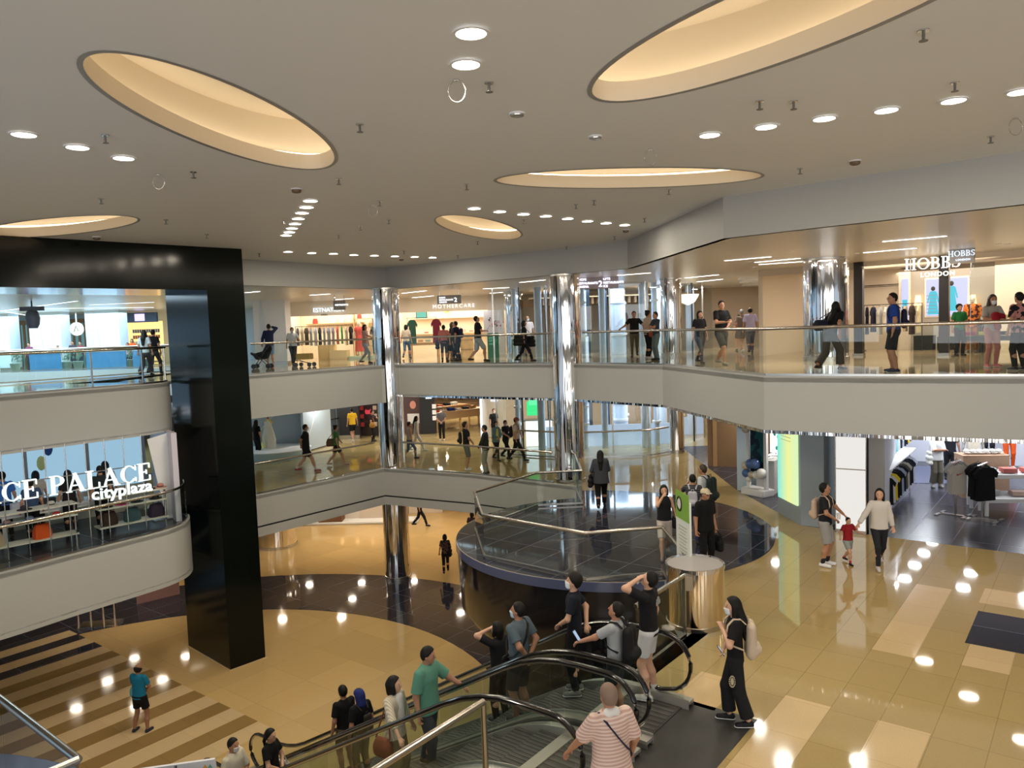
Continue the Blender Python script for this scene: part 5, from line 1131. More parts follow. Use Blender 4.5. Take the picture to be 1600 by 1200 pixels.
a = onpl(1414, 490, HB(0, 4.75), hn); t = thing('wall_screen', 'narrow lit picture panel on the cream pier left of the taupe wall', 'screen', a+Vector((0, 0, .5)), HB.rz); MB().box((0, 0, 0), (.22, .04, 1.5)).build('display', emat('pic_lilac', (.5, .5, .78), 1), t); MB().box((0, -.022, -.35), (.16, .01, .7)).build('printed_dress', MATS['pic_teal'], t)
for px, l in ((1436, 'left'), (1521, 'right')):
    p = onpl(px, 478, hw, hn)-hn*.14; t = thing('wall_lamp', '%s glowing cone-shaded wall lamp beside the large lit picture' % l, 'lamp', p, HB.rz); MB().lathe([(.13, .02), (.08, .38)], n=16).build('lamp_shade', emat('shade_glow', (1, .62, .22), 3.0), t, smooth=True); MB().cyl((0, 0, -.3), .012, .32, 8).build('stem', mat('brass', (.7, .45, .15), .3, 1), t); MB().sphere((0, .0, -.32), .06, 10).build('mount', MATS['brass'], t, smooth=True)
sg = HB(0, -1.0); p = onpl(1413, 423, sg, hn); t = thing('shop_sign', 'large glowing white serif shop sign HOBBS LONDON on the upper right', 'sign', p, HB.rz); M_hs = emat('sign_warmwhite', (1, .93, .80), 2.0)
serif('HOBBS', .335, p, HB.rz, M_hs, .06, t, .05); text('letters', 'LONDON', .18, onpl(1438, 433, sg, hn), HB.rz, M_hs, .02, parent=t, off=.002, sp=1.2)
q = MB()
for k in (.15, 1.1): q.box(p+HB.R@Vector((k, .04, .17)), (.02, .02, .36))
q.build('support_rods', M_steel, t, world=True)
sp_ = HB(0, -2.0); a = onpl(1484, 412, sp_, hn); b = onpl(1523, 386, sp_, hn); ce = (a+b)/2
t = thing('hanging_sign', 'grey hanging blade sign reading HOBBS LONDON in front of the big shop sign', 'sign', ce, HB.rz); MB().box((0, 0, 0), ((b.xy-a.xy).length, .12, b.z-a.z)).build('panel', mat('sign_grey', (.30, .28, .26), .4), t)
for s in (-.25, .25): MB().box((s, 0, (CC-ce.z)/2), (.02, .02, CC-ce.z)).build('hanger_rod', M_steel, t)
lp = HB.R@Vector((1, 0, 0)); serif('HOBBS', .15, ce-lp*.33-hn*.075+Vector((0, 0, -.02)), HB.rz, emat('sign_blueish', (.7, .82, 1), 1.5), .01, t, .04); text('letters', 'LONDON', .07, ce-lp*.14-hn*.07+Vector((0, 0, -.14)), HB.rz, MATS['sign_blueish'], .002, parent=t, off=.002, sp=1.2)
rack(HB, -.9, 1.0, 3.6, 1.65, [(26, 30, 52), (40, 44, 66), (190, 190, 186), (210, 206, 198), (28, 34, 60), (200, 190, 170), (170, 150, 120), (60, 50, 46), (190, 180, 150)], 'behind the royal blue t-shirt', .95, .5)
t = thing('frame_rail', 'thin black rectangular hanging frame on the cream shop wall', 'rail', HB(-.5, 5.0, 1.9), HB.rz); q = MB(); q.tube([(-.9, 0, -.3), (-.9, 0, .5), (.7, 0, .5), (.7, 0, -.3)], .018, 6); q.build('frame', M_blk, t); MB().box((-.1, .03, .45), (1.5, .04, .02)).build('wall_fixing', M_blk, t)
mann(onpl(1519, 548, HB(0, 2.2), hn).xy.to_tuple()+(L2,), -130, 'mannequin in an orange and black patterned blouse beside the display table', tc=cloth('orange_patt', (214, 120, 50), pat=('floral', (70, 30, 20), 10)), top='tunic', bot='trousers', bc=(180, 120, 60), lod=1)
tb = table(HB, 3.35, 2.1, 1.9, .9, .52, 'dark green low display table in the serif-signed shop', mat('green_black', (.02, .035, .03), .4)); tb2 = table(HB, 3.6, 2.2, 1.3, .5, 1.02, 'upper tier of the dark display table with folded knitwear', MATS['green_black'], name='display_riser')
for i, (x, y, z, c) in enumerate(((2.75, 1.9, .54, (170, 40, 90)), (3.15, 1.9, .54, (200, 190, 90)), (3.6, 1.9, .54, (30, 40, 44)), (4.0, 1.9, .54, (40, 70, 60)), (3.2, 2.2, 1.04, (50, 56, 60)), (3.6, 2.2, 1.04, (200, 180, 120)), (4.0, 2.2, 1.04, (20, 110, 76)))): folded(HB, x, y, z, c, '%s folded knitwear, %s on the dark display table' % (colname(c), ORD[i]), 'folded knitwear on the dark display table')
box_item(HB(2.75, 3.0, 0), HB.rz, (40, 36, 30), (.9, .5, 1.2), 'brown till counter in front of the shop assistant in green', 'counter', 'till_counter', m=M_wood2)
for i, (x, w) in enumerate(((.9, .6), (1.7, .7), (2.3, .5))): box_item(HB(x, 4.4, 0), HB.rz, [(40, 44, 44), (30, 34, 34), (120, 116, 110)][i], (w, .5, .5-.05*i), '%s storage box on the floor under the large lit picture' % ['dark grey', 'black', 'pale grey'][i])
rack(HB, 4.9, 6.6, 3.2, 1.6, [(210, 130, 140), (190, 110, 120), (214, 150, 150), (90, 60, 70), (180, 150, 150), (60, 50, 56)], 'behind the masked person in rose trousers', .9, .5)
t = thing('shop_window', 'tall frameless shop window pane right of the middle bronze post', 'window', HB(3.9, 0, 0), HB.rz); MB().box((0, 0, 1.35), (1.6, .012, 2.7)).build('pane', M_clear, t)
for s in (-.8, .8): MB().box((s, 0, 1.35), (.015, .03, 2.7)).build('edge_strip', M_steel, t)

# ------------------------------------------------------------------ middle floor right: display wall, light column, sports shop
NK = Fr((7.13, 18.96), -38, L1); M_bgrey = mat('blue_grey_wall', (.30, .36, .42), .5)
sa = P(1216, 801, L1); sb = P(1252, 821, L1); sc_ = P(1300, 831, L1); sx0 = sb+(sa-sb)*1.35
q = MB(); q.prism([(sa.x, sa.y), (sb.x, sb.y), (sb.x+.45, sb.y-.30), (8.9, 19.7), (7.9, 20.9)], L1, L2-1.15); struct('wall_display_block', q, M_bgrey)
dv = (sb-sa).normalized(); nv_ = Vector((-dv.y, dv.x, 0)); nv_ = nv_ if nv_.x < 0 else -nv_
a = onpl(1220, 772, sa+nv_*.01, nv_); b = onpl(1246, 700, sa+nv_*.01, nv_); t = thing('wall_screen', 'tall glowing green-yellow screen on the blue-grey display block', 'screen', ((a+b)/2+nv_*.03).xy.to_tuple()+(L1+1.55,), math.atan2(dv.y, dv.x)); 
m = mat('screen_green', (0, 0, 0), .3, emit=(.4, .8, .6), es=.85); bs = m.node_tree.nodes['Principled BSDF']; tc = N(m, 'ShaderNodeTexCoord'); sx = N(m, 'ShaderNodeSeparateXYZ'); rp = N(m, 'ShaderNodeValToRGB'); lk(m, tc.outputs['Generated'], sx.inputs[0]); lk(m, sx.outputs[0], rp.inputs[0]); lk(m, rp.outputs[0], bs.inputs['Emission Color'])
rp.color_ramp.elements[0].color = (.16, .72, .62, 1); rp.color_ramp.elements[1].color = (.62, .80, .45, 1); e_ = rp.color_ramp.elements.new(.55); e_.color = (.75, .78, .28, 1)
wsc = (sb-sa).length*.82; MB().box((0, 0, 0), (wsc, .05, 2.15)).build('display', m, t); q = MB()
for k in range(4): q.box((-.05, -.03*(1 if (Matrix.Rotation(t.rotation_euler.z, 3, 'Z')@Vector((0, -1, 0))).dot(nv_) > 0 else -1), .78-.09*k), (wsc*.5, .012, .015))
q.build('text_lines', emat('scr_text', (.5, .5, .25), .6), t)
# light column and grey pier
la = P(1305, 831, L1); lb_ = P(1354, 836, L1); ld = (lb_-la).normalized(); ln = Vector((-ld.y, ld.x, 0)); ln = ln if ln.y > 0 else -ln; lc = (la+lb_)/2+ln*.22; lw = (lb_-la).length
t = thing('light_column', 'broad glowing white light column at the sports shop entrance', 'light column', lc, math.atan2(ld.y, ld.x))
MB().box((0, 0, 1.38), (lw*.93, .40, 2.74)).build('diffuser', emat('column_glow', (1, .97, .92), .62), t)
for s in (-1, 1): MB().box((s*lw*.485, 0, 1.38), (lw*.03, .44, 2.76)).build('side_frame', M_steel, t)
MB().box((0, 0, 1.55), (lw*.95, .42, .025)).build('cross_joint', M_steel, t); MB().box((0, 0, .04), (lw, .44, .08)).build('plinth', M_steel, t)
ga = P(1355, 836, L1)+ln*.05; gb = P(1378, 838, L1)+ln*.05; q = MB(); q.bar(((ga+ln*.5).x, (ga+ln*.5).y, L1+1.4), ((gb+ln*.5).x, (gb+ln*.5).y, L1+1.4), 1.0, 2.8); struct('wall_sports_pier', q, mat('pier_grey', (.26, .26, .28), .4))
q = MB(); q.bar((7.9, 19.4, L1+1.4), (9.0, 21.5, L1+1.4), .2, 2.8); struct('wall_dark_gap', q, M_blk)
# sports shop
SPf = Fr((8.58, 17.75), -30, L1); M_sw = mat('sports_wall', (.66, .68, .76), .5)
def sw(name, x0, y0, x1, y1, z0, z1, th, m): a = SPf(x0, y0); b = SPf(x1, y1); return wall(name, a, b, L1+z0, L1+z1, th, m)
sw('wall_sports_left', -.05, .4, -.05, 10.9, 0, 2.75, .12, M_sw); sw('wall_sports_back', -.1, 10.9, 13, 10.9, 0, 2.75, .12, M_sw)
wallcols = [(24, 26, 30), (205, 205, 205), (220, 190, 40), (24, 24, 28), (26, 30, 36), (170, 176, 200), (30, 34, 44), (90, 90, 84), (176, 170, 158), (30, 32, 44), (24, 24, 30), (190, 196, 214)]
for lv, (w, za, pa_, pb_) in enumerate((('lower', .98, (1382, 748), (1422, 712)), ('upper', 1.85, (1388, 676), (1424, 650)))):
    A1 = P(pa_[0], pa_[1], L1+za); B1 = P(pb_[0], pb_[1], L1+za); dd = (B1-A1); az = math.atan2(dd.y, dd.x)
    t = thing('wall_rail', '%s rail of sportswear along the left side of the sports shop' % w, 'clothes rail', A1, 0); MB().tube([A1+Vector((0, 0, .1)), B1+Vector((0, 0, .1))], .018, 8).build('rail', M_steel, t, world=True)
    q = MB()
    for k in (.02, .5, .98): pp = A1+dd*k; q.tube([pp+Vector((0, 0, .1)), pp+Vector((0, 0, .1 if lv else -za+.01))+Vector((0, 0, (L2-1.15-L1-za-.1) if lv else 0))], .015, 6)
    q.build('supports', M_steel, t, world=True)
    if lv == 0: MB().bar(A1+Vector((-.05, .1, .22)), B1+Vector((-.05, .1, .22)), .5, .04).build('shelf_board', M_white, t, world=True)
    for i in range(12):
        c = wallcols[i] if lv == 0 else (150, 214, 220) if i < 2 else wallcols[(i*5+3) % 12]
        garment(A1+dd*((i+.6)/12.4), az-math.radians(62), c, (.72, .66)[lv], .5, '%s sports top, %s from the front on the %s wall rail' % (colname(c), ORD[i], w), 'sportswear on the left wall of the sports shop', .07)
for i in range(6):
    t = thing('cap', '%s cap, %s from the left on the back sports shop shelf' % (['white', 'grey', 'white', 'black', 'white', 'beige'][i], ORD[i]), 'cap', SPf(2.2+.36*i, 10.62, 1.68), SPf.rz, 'caps on the back shelf of the sports shop'); MB().sphere((0, 0, 0), .1, 12, sc=(1, 1, .8)).build('crown', gcol([(210, 210, 212), (120, 120, 124), (206, 206, 206), (30, 30, 30), (214, 214, 214), (190, 176, 150)][i]), t, smooth=True); MB().cyl((.08, 0, -.03), .09, .012, 16).build('brim', gcol((200, 200, 200)), t)
# free-standing T racks with shirts
def track(px, py, label, items, rz=0, base=True):
    p = P(px, py, L1); t = thing('garment_stand', label, 'clothes stand', p, rz); MB().box((0, 0, .7), (.045, .045, 1.4)).build('post', M_steel, t)
    q = MB(); q.box((0, 0, .02), (.8, .10, .035)); q.box((.36, 0, .02), (.08, .6, .035)); q.box((-.36, 0, .02), (.08, .6, .035)); q.build('base', M_steel, t); MB().box((0, 0, 1.4), (.05, .62, .03)).build('arm', M_steel, t); return t, p
t, p = track(1493, 806, 'steel garment stand carrying the pale grey t-shirts in the sports shop', 0, math.radians(-50))
fc = math.radians(12)
def tee(p, rz, c, label, w=.62, h=.74, logo=None):
    g = garment(p, rz, c, h, w, label, 'sportswear on the two garment stands', .10, 'hanging_t_shirt')
    if logo:   # tick-shaped chest mark
        pts = [(-.10, .005), (-.075, -.03), (.10, .035), (-.06, .0), (-.085, .018)]; q = MB(); n = len(pts)
        q.add([(x, -.066, -.24+z) for x, z in pts]+[(x, -.060, -.24+z) for x, z in pts], [list(range(n))[::-1], list(range(n, 2*n))]+[(i, (i+1) % n, n+(i+1) % n, n+i) for i in range(n)]); q.build('chest_logo', gcol(logo), g)
    return g
px_ = Matrix.Rotation(fc, 3, 'Z')
tee(p+Vector((-.05, -.18, 1.36)), fc, (196, 192, 182), 'pale grey t-shirt with a red and black tick logo, front of its stand', logo=(190, 40, 40)); tee(p+Vector((.02, .05, 1.37)), fc, (205, 204, 200), 'white t-shirt directly behind the tick-logo shirt'); tee(p+Vector((.14, .22, 1.38)), fc, (190, 188, 184), 'pale t-shirt at the back of the stand with the tick-logo shirt')
t, p = track(1535, 812, 'steel garment stand carrying the black jackets in the sports shop', 0, math.radians(-50))
tee(p+Vector((.02, .12, 1.36)), fc, (26, 28, 30), 'black jacket at the front of the second garment stand', .72, .86, (170, 170, 170)); tee(p+Vector((.05, .28, 1.38)), fc, (34, 36, 38), 'black jacket behind the front one on the second garment stand', .72, .84); tee(p+Vector((-.02, -.14, 1.36)), fc, (22, 24, 26), 'black jacket nearest the steel post of the second garment stand', .70, .84)
mann(P(1530, 772, L1)+Vector((0, .3, .25)), -110, 'mannequin torso in a pale cream t-shirt between the two garment stands', tc=(206, 200, 186), bot='shorts', bc=(60, 60, 60), skin=M_steel, lod=1)
mann(P(1553, 735, L1)+Vector((0, .3, .3)), -110, 'mannequin in a dark navy top at the back of the sports shop', tc=(24, 26, 48), top='jacket', bot='trousers', bc=(30, 30, 40), skin=M_blk, lod=1)
mann(P(1586, 750, L1)+Vector((0, .3, .3)), -110, 'mannequin in a black top near the right edge of the sports shop', tc=(20, 20, 22), top='tee', bot='slim', bc=(200, 80, 30), skin=M_blk, lod=1)
SPt = Fr(P(1580, 800, L1).xy, -8, L1)
table(SPt, .1, 0, 1.9, 1.0, .45, 'low white display table at the front right of the sports shop', M_white, apron=.06); table(SPt, .2, .5, 1.9, .8, .95, 'higher white display table behind the low one in the sports shop', M_white, apron=.06, name='display_riser')
for i, (x, y, z, c) in enumerate(((-.4, .4, .97, (190, 196, 200)), (.1, .4, .97, (214, 130, 122)), (.6, .4, .97, (214, 130, 122)), (-.5, 0, .47, (190, 190, 190)), (.1, -.1, .47, (205, 180, 166)), (.6, 0, .47, (40, 44, 50)))): folded(SPt, x, y, z, c, '%s folded stack, %s on the white sports shop tables' % (colname(c), ORD[i]), 'stacks on the white sports tables', .36, .3)
for i in range(6):
    t = thing('cap', '%s cap, %s from the left on the cream sports shop block' % (['white', 'cream', 'white', 'grey', 'white', 'cream'][i], ORD[i]), 'cap', SPt(-.3+.17*i, 1.9, 1.28), 0, 'caps on the cream block'); MB().sphere((0, 0, 0), .09, 10, sc=(1, 1, .8)).build('crown', gcol((212, 208, 200)), t, smooth=True); MB().cyl((0, -.08, -.03), .08, .012, 14).build('brim', gcol((190, 186, 180)), t)
box_item(SPt(.1, 1.9, 0), SPt.rz, (170, 140, 116), (1.2, .6, 1.2), 'cream display block carrying caps in the sports shop', 'display block', 'display_block')
box_item(P(1498, 745, L1), 0, (150, 126, 104), (.6, .5, .6), 'beige bench block with black top in the sports shop', 'bench', 'bench_block')
for i in range(7):
    t = thing('shoe', 'trainer on the back wall shelf of the sports shop, %s from the left' % ORD[i], 'shoe', SPf(5.2+.45*i, 10.65, 1.62), SPf.rz, 'trainers on the back wall'); F = Field(.02, .02); F.cone((-.1, 0, .04), (.1, 0, .035), .05, .04); F.cone((-.1, 0, .08), (-.06, 0, .1), .04, .04); fobj('upper', F, gcol([(200, 200, 205), (40, 40, 44), (170, 170, 190), (210, 210, 210), (150, 150, 150), (60, 50, 70), (190, 190, 196)][i]), t)
t = thing('wall_shelf', 'long white shelf of caps and trainers on the back wall of the sports shop', 'shelf', SPf(5.2, 10.65, 1.6), SPf.rz); MB().box((0, 0, -.02), (7.0, .35, .04)).build('board', M_white, t); MB().box((0, .15, -.08), (7.0, .04, .1)).build('bracket', M_steel, t)
q = MB(); m0 = P(1446, 742, L1); q.prism([tuple((m0+Vector(v)).xy) for v in ((-1.0, -1.2, 0), (.7, -1.6, 0), (1.4, 1.3, 0), (-.3, 1.6, 0))], L1+.003, L1+.012); tag(q.build('floor_mat', mat('mat_blue', (.09, .10, .17), .6)), 'dark blue floor mat beside the white-bloused visitor in the sports shop', 'mat')
q = person(P(1463, 761, L1), -95, 1.66, 'person in white blouse with folded arms and white tote in the sports shop', top='shirt', tc=(214, 216, 218), bot='wide', bc=(104, 100, 88), hair='bob', ra='crossed', la='crossed', lod=1, shoe=(180, 178, 172), mask='w', sleeve=1.0)
tote(q, 'white tote bag hanging from the shoulder of the visitor with folded arms', (206, 206, 200), 1, .95, .4, .38, .1, x=.26)
person(P(1484, 750, L1), 60, 1.7, 'person in black behind the visitor with folded arms in the sports shop', tc=(26, 28, 34), bot='trousers', bc=(28, 30, 36), lod=0)
# balloon-trimmed display frame on the middle floor
fa = P(1165, 769, L1); fb = P(1203, 777, L1); fd = (fb-fa).normalized(); t = thing('poster_stand', 'white display frame with a dark teal poster and pale and blue balloons at its corners', 'display stand', (fa+fb)/2, math.atan2(fd.y, fd.x)); L = (fb-fa).length*.85
MB().box((0, 0, .1), (L*1.1, .5, .2)).build('base', M_white, t, bevel=.02)
for s in (-1, 1): MB().box((s*L*.42, 0, 1.15), (.10, .09, 1.95)).build('upright', M_white, t)
MB().box((0, 0, 2.1), (L*.94, .09, .10)).build('top_bar', M_white, t); MB().box((.02, 0, 1.3), (L*.66, .04, 1.5)).build('poster', cloth('teal_print', (22, 88, 96), .4, pat=('floral', (18, 44, 62), 3)), t)
bc_ = [mat('balloon_blue', (.10, .18, .42), .15, .3), mat('balloon_white', (.80, .80, .76), .15), mat('balloon_cream', (.62, .55, .42), .2, .2)]
for i, (x, z, r, k) in enumerate(((-.42, .85, .13, 2), (-.2, .92, .15, 0), (.05, .95, .16, 0), (-.4, .62, .13, 0), (-.15, .60, .11, 2), (.08, .62, .12, 1), (.33, .68, .16, 1), (-.28, .45, .09, 1), (-.42, 2.25, .17, 1), (-.62, 2.08, .13, 0), (-.40, 1.95, .12, 2), (-.35, 2.1, .08, 1))): MB().sphere((x*L, -.12, z), r, 16).build('balloon', bc_[k], t, smooth=True)
ca = P(1152, 766, L1); cb = P(1173, 767, L1); q = MB(); q.prism([(ca.x, ca.y), (cb.x, cb.y), (cb.x+.5, cb.y+.6), (ca.x+.3, ca.y+.7)], L1, L2-1.15); struct('wall_pale_column', q, mat('pale_blue_wall', (.48, .58, .64), .5))
wall('wall_wood_panel', (7.0, 27.5), (12, 25.0), L1, L2-1.15, .15, M_wood2); wall('wall_wood_far', (7.2, 27.3), (9.6, 36.5), L1, L2-1.15, .15, mat('wood_amber', (.38, .22, .09), .45)); wall('wall_middle_far', (9.5, 36.4), (12, 52), L1, L2-1.15, .2, mat('mid_far', (.5, .42, .34), .5))
ct = Fr(P(1213, 762, L1).xy, 52, L1); box_item(ct(0, 0, 0), ct.rz, (206, 204, 200), (1.9, .55, 1.0), 'white counter with glasses trays behind the balloon-trimmed frame', 'counter', 'display_counter')
for i, (x, l) in enumerate(((-.6, 'dark spectacles on a white tray'), (0, 'dark sunglasses beside the spectacles tray'))):
    t = thing('glasses', l+' on the white counter', 'glasses', ct(x, 0, 1.02), ct.rz); q = MB()
    for s in (-1, 1): q.tube([(.03*s+.026*math.cos(a), 0, .04+.022*math.sin(a)) for a in [k*math.pi/5 for k in range(10)]], .004, 5, closed=True)
    q.build('frame', M_blk, t); MB().box((0, 0, .005), (.3, .2, .01)).build('tray', M_white, t)
t = thing('flower_screen', 'bright white screen with green foliage print on the white counter', 'screen', ct(.55, 0, 1.02), ct.rz+math.radians(-70)); MB().box((0, 0, .35), (.7, .04, .7)).build('display', emat('scr_white', (.75, .92, 1), 1.3), t); q = MB()
for k in range(12): q.sphere((random.uniform(-.3, .3), -.03, random.uniform(.1, .65)), .05, 7, sc=(1, .2, 1.4))
q.build('printed_leaves', mat('pr_leaf', (.1, .4, .3), .5), t)

# ------------------------------------------------------------------ steel drum, green sign beside the escalator
dc = Vector((3.03, 12.93, 0)); t = thing('steel_drum_table', 'waist-high mirror-steel drum with a grey top beside the escalators', 'drum', (dc.x, dc.y, L1)); R_ = .50
MB().cyl((0, 0, .05), R_-.012, .96, 64).build('body', mat('drum_mirror', (.85, .74, .58), .10, 1), t, smooth=True); MB().cyl((0, 0, 1.01), R_-.03, .03, 64).build('top', mat('drum_top', (.40, .38, .38), .25), t); MB().lathe([(R_-.03, 1.03), (R_-.02, 1.06), (R_, 1.06), (R_, .99)], n=64).build('top_rim', M_chrome, t, smooth=True); MB().lathe([(R_, 0), (R_+.005, .07), (R_-.01, .08)], n=64).build('foot_ring', M_steel, t, smooth=True)
MB().box((-.24, -.46, .86), (.16, .10, .24)).build('meter_box', mat('meter_metal', (.35, .30, .24), .3, .8), t)
p = P(1066, 905, L1); p = Q(1069, 860, 13.62); p.z = L1; t = thing('sign_stand', 'tall slim green and white notice stand beside the steel drum', 'sign', p, math.radians(-80)); MB().box((0, 0, 1.12), (.62, .035, 1.75)).build('board', mat('sign_pale', (.72, .76, .70), .5), t)
q = MB(); q.box((0, -.02, 1.88), (.60, .008, .5)); q.build('green_header', mat('sign_green', (.22, .42, .06), .5), t); MB().box((0, -.02, .45), (.60, .008, .22)).build('green_footer', MATS['sign_green'], t)
q = MB(); q.tube([(-.12+.1*math.cos(a), -.028, 1.9+.13*math.sin(a)) for a in [k*math.pi/10 for k in range(20)]], .014, 5, closed=True); q.build('round_emblem', M_blk, t); MB().cyl((-.12, -.026, 1.9), .09, .004, 20, axis=(0, -1, 0)).build('emblem_fill', mat('emblem_pale', (.8, .75, .78), .5), t)
q = MB()
for k in range(14): q.box((.0, -.021, 1.50-.06*k), (.36-.1*(k % 3 == 2), .006, .012))
q.build('text_lines', mat('text_grey', (.35, .36, .35), .5), t); MB().box((0, 0, .02), (.5, .34, .04)).build('foot', M_steel, t); MB().box((0, .0, .2), (.05, .03, .4)).build('post', M_steel, t)
# tilted white board edge at the bottom of the picture
a = P(215, 1196, L1+.5); 
pc = Q(276, 1213, 9.2); t = thing('notice_board', 'top edge of a white notice board with small coloured triangles at the bottom edge', 'sign', (pc.x, pc.y, pc.z), math.radians(4)); MB().box((0, 0, 0), (.98, .04, .32), R=Matrix.Rotation(math.radians(-4), 3, 'Y')).build('board', mat('board_white', (.66, .66, .70), .5), t)
q = MB()
for x, k in ((.36, 0), (.42, 1), (-.37, 2)):
    q.add([(x-.03, -.024, .09), (x+.03, -.024, .09), (x, -.024, .14)], [(0, 1, 2)], k); q.add([(x-.03, -.022, .09), (x+.03, -.022, .09), (x, -.022, .14)], [(2, 1, 0)], k)
q.build('triangle_marks', [mat('tri_orange', (.7, .35, .06), .5), mat('tri_teal', (.15, .4, .3), .5), mat('tri_red', (.4, .03, .04), .5)], t); MB().box((0, .0, (L1-pc.z)/2-.1), (.04, .04, pc.z-L1)).build('post', M_steel, t)

# ------------------------------------------------------------------ middle floor back shops
def m1(px, py): p = P(px, py, L1); return (p.x, p.y, L1)
t = thing('display_island', 'round pale-blue plinth carrying the yellow paper bird', 'plinth', (-10.4, 33.2, L1)); MB().cyl((0, 0, 0), 1.5, .32, 48).build('base', mat('plinth_blue', (.42, .60, .66), .4), t, smooth=True); MB().cyl((0, 0, .32), 1.52, .03, 48).build('top', M_white, t)
t = thing('paper_bird', 'faceted yellow and white bird figure on the pale-blue plinth', 'sculpture', P(421, 700, L1+.35)); t.scale = (.68,)*3
q = MB(); prof = [(.42, 0, .30), (.48, .5, .30), (.34, 1.1, .24), (.22, 1.45, .2), (.26, 1.7, .22), (.05, 1.95, .05)]; n = 6; vs = []
for r, z, d in prof:
    for i in range(n): a = 2*math.pi*(i+.5)/n; vs.append((r*math.cos(a), d*math.sin(a), z))
fs = [(k*n+i, k*n+(i+1) % n, (k+1)*n+(i+1) % n, (k+1)*n+i) for k in range(5) for i in range(n)]+[list(range(n))[::-1], [5*n+i for i in range(n)]]
q.add(vs, fs).build('body', mat('paper_white', (.80, .78, .66), .5), t); q = MB(); q.add([(-.5, 0, .1), (-.15, -.32, .1), (-.2, -.1, 1.6), (-.62, .1, -.1)], [(0, 1, 2), (0, 2, 3), (1, 3, 2), (0, 3, 1)]); q.add([(-.2, -.2, 1.72), (.42, -.1, 1.62), (.0, .2, 1.75), (.0, -.05, 1.98)], [(0, 1, 3), (1, 2, 3), (2, 0, 3), (0, 2, 1)]); q.build('wings', mat('paper_yellow', (.80, .66, .10), .5), t); q = MB(); q.add([(-.05, -.1, 1.9), (.1, -.1, 1.9), (.02, 0, 2.15), (.02, .1, 1.9)], [(0, 1, 2), (1, 3, 2), (3, 0, 2)]); q.build('crest', mat('paper_red', (.6, .06, .04), .5), t)
for i, (x0, y0, x1, y1) in enumerate(((-12.2, 34.2, -9.2, 35.6), (-9.4, 34.0, -8.7, 36.2))): 
    t = thing('backdrop', '%s pale angular backdrop panel behind the yellow paper bird' % ['wide', 'narrow'][i], 'panel', ((x0+x1)/2, (y0+y1)/2, L1)); q = MB(); q.bar((x0, y0, L1+1.35), (x1, y1, L1+1.35), .12, 2.6); q.build('board', mat('backdrop_blue', (.50, .60, .68), .5), t, world=True); q = MB(); d = Vector((x1-x0, y1-y0, 0)).normalized(); nn = Vector((d.y, -d.x, 0))*.07; A = Vector((x0, y0, L1+.1))+nn; B = Vector((x1, y1, L1+2.5))+nn; q.tube([A, A.lerp(B, .5)+Vector((0, 0, .6)), B], .03, 6); q.build('white_outline', M_white, t, world=True)
wall('wall_mid_back', (-16, 50.5), (-2, 50.5), L1, 7.2, .2, mat('shop_dark_warm', (.34, .25, .17), .6)); wall('wall_mid_fascia', (-9.5, 46), (-5.2, 46), L1+1.9, 7.2, .2, M_fas); wall('wall_mid_left_back', (-18, 42), (-8.6, 42.5), L1, 7.2, .2, mat('pale_mid', (.56, .60, .64), .5))
balustrade([(-9.2, 37.2), (-8.2, 39.0), (-7.9, 41.5)], L1, 'glass railing of the inner stairwell behind the strolling figure in black', seg=1.2)
for i in range(6):
    t = thing('steel_post', 'thin steel post of the inner stairwell screen, %s from the left' % ORD[i], 'post', (-9.6+.38*i, 40.0, L1), 0, 'steel posts of the inner stairwell'); MB().cyl((0, 0, 0), .05, 2.7, 12).build('shaft', M_steel, t, smooth=True); MB().cyl((0, 0, 0), .1, .03, 12).build('foot', M_steel, t)
t = thing('kiosk', 'black promotional kiosk panel with a small white screen, middle gallery', 'kiosk', m1(547, 686)); MB().box((0, .1, 1.3), (1.0, .3, 2.6)).build('panel', M_blk, t); MB().box((-.2, -.07, 2.0), (.3, .03, .2)).build('screen', emat('scr_small', (.8, .9, 1), 1.5), t); MB().box((.0, -.06, .1), (1.02, .05, .2)).build('kick_plate', M_steel, t)
t = thing('kiosk', 'black cosmetics wall unit with round red badges', 'kiosk', m1(566, 683)); MB().box((.2, .5, 1.3), (1.5, .3, 2.6)).build('panel', mat('brown_black', (.03, .018, .015), .4), t)
for z in (2.2, 1.25): MB().cyl((.3, .34, z), .17, .02, 20, axis=(0, -1, 0)).build('red_badge', emat('badge_red', (.8, .05, .08), .6), t)
for i in range(16): box_item(Vector(m1(566, 683))+Vector((-.35+.33*(i % 4), .3, .5+.42*(i//4))), 0, [(150, 120, 80), (190, 170, 150), (60, 40, 40), (170, 60, 60)][(i*7) % 4], (.18, .12, .2), 'small cosmetics box, %s in the black wall unit' % ORD[i], group='cosmetics boxes in the black wall unit')
t = thing('display_counter', 'amber-lit wooden counter behind the figure in the dark maroon top', 'counter', m1(590, 678)); MB().box((.4, .6, .6), (1.8, .8, 1.2)).build('body', M_wood, t); MB().box((.4, .6, 1.22), (1.9, .9, .05)).build('top', M_wood2, t)
t = thing('pillar', 'black rectangular pillar right of the left tall chrome column on the middle floor', 'pillar', m1(669, 678)); MB().box((0, .3, 1.36), (.75, .6, 2.7)).build('shaft', M_blk, t); MB().box((.1, -.01, 1.9), (.3, .03, .2)).build('screen', MATS['scr_small'], t)
for k in range(3): MB().box((.36, -.02, 1.4-.3*k), (.2, .03, .22)).build('leaflet', M_white, t)
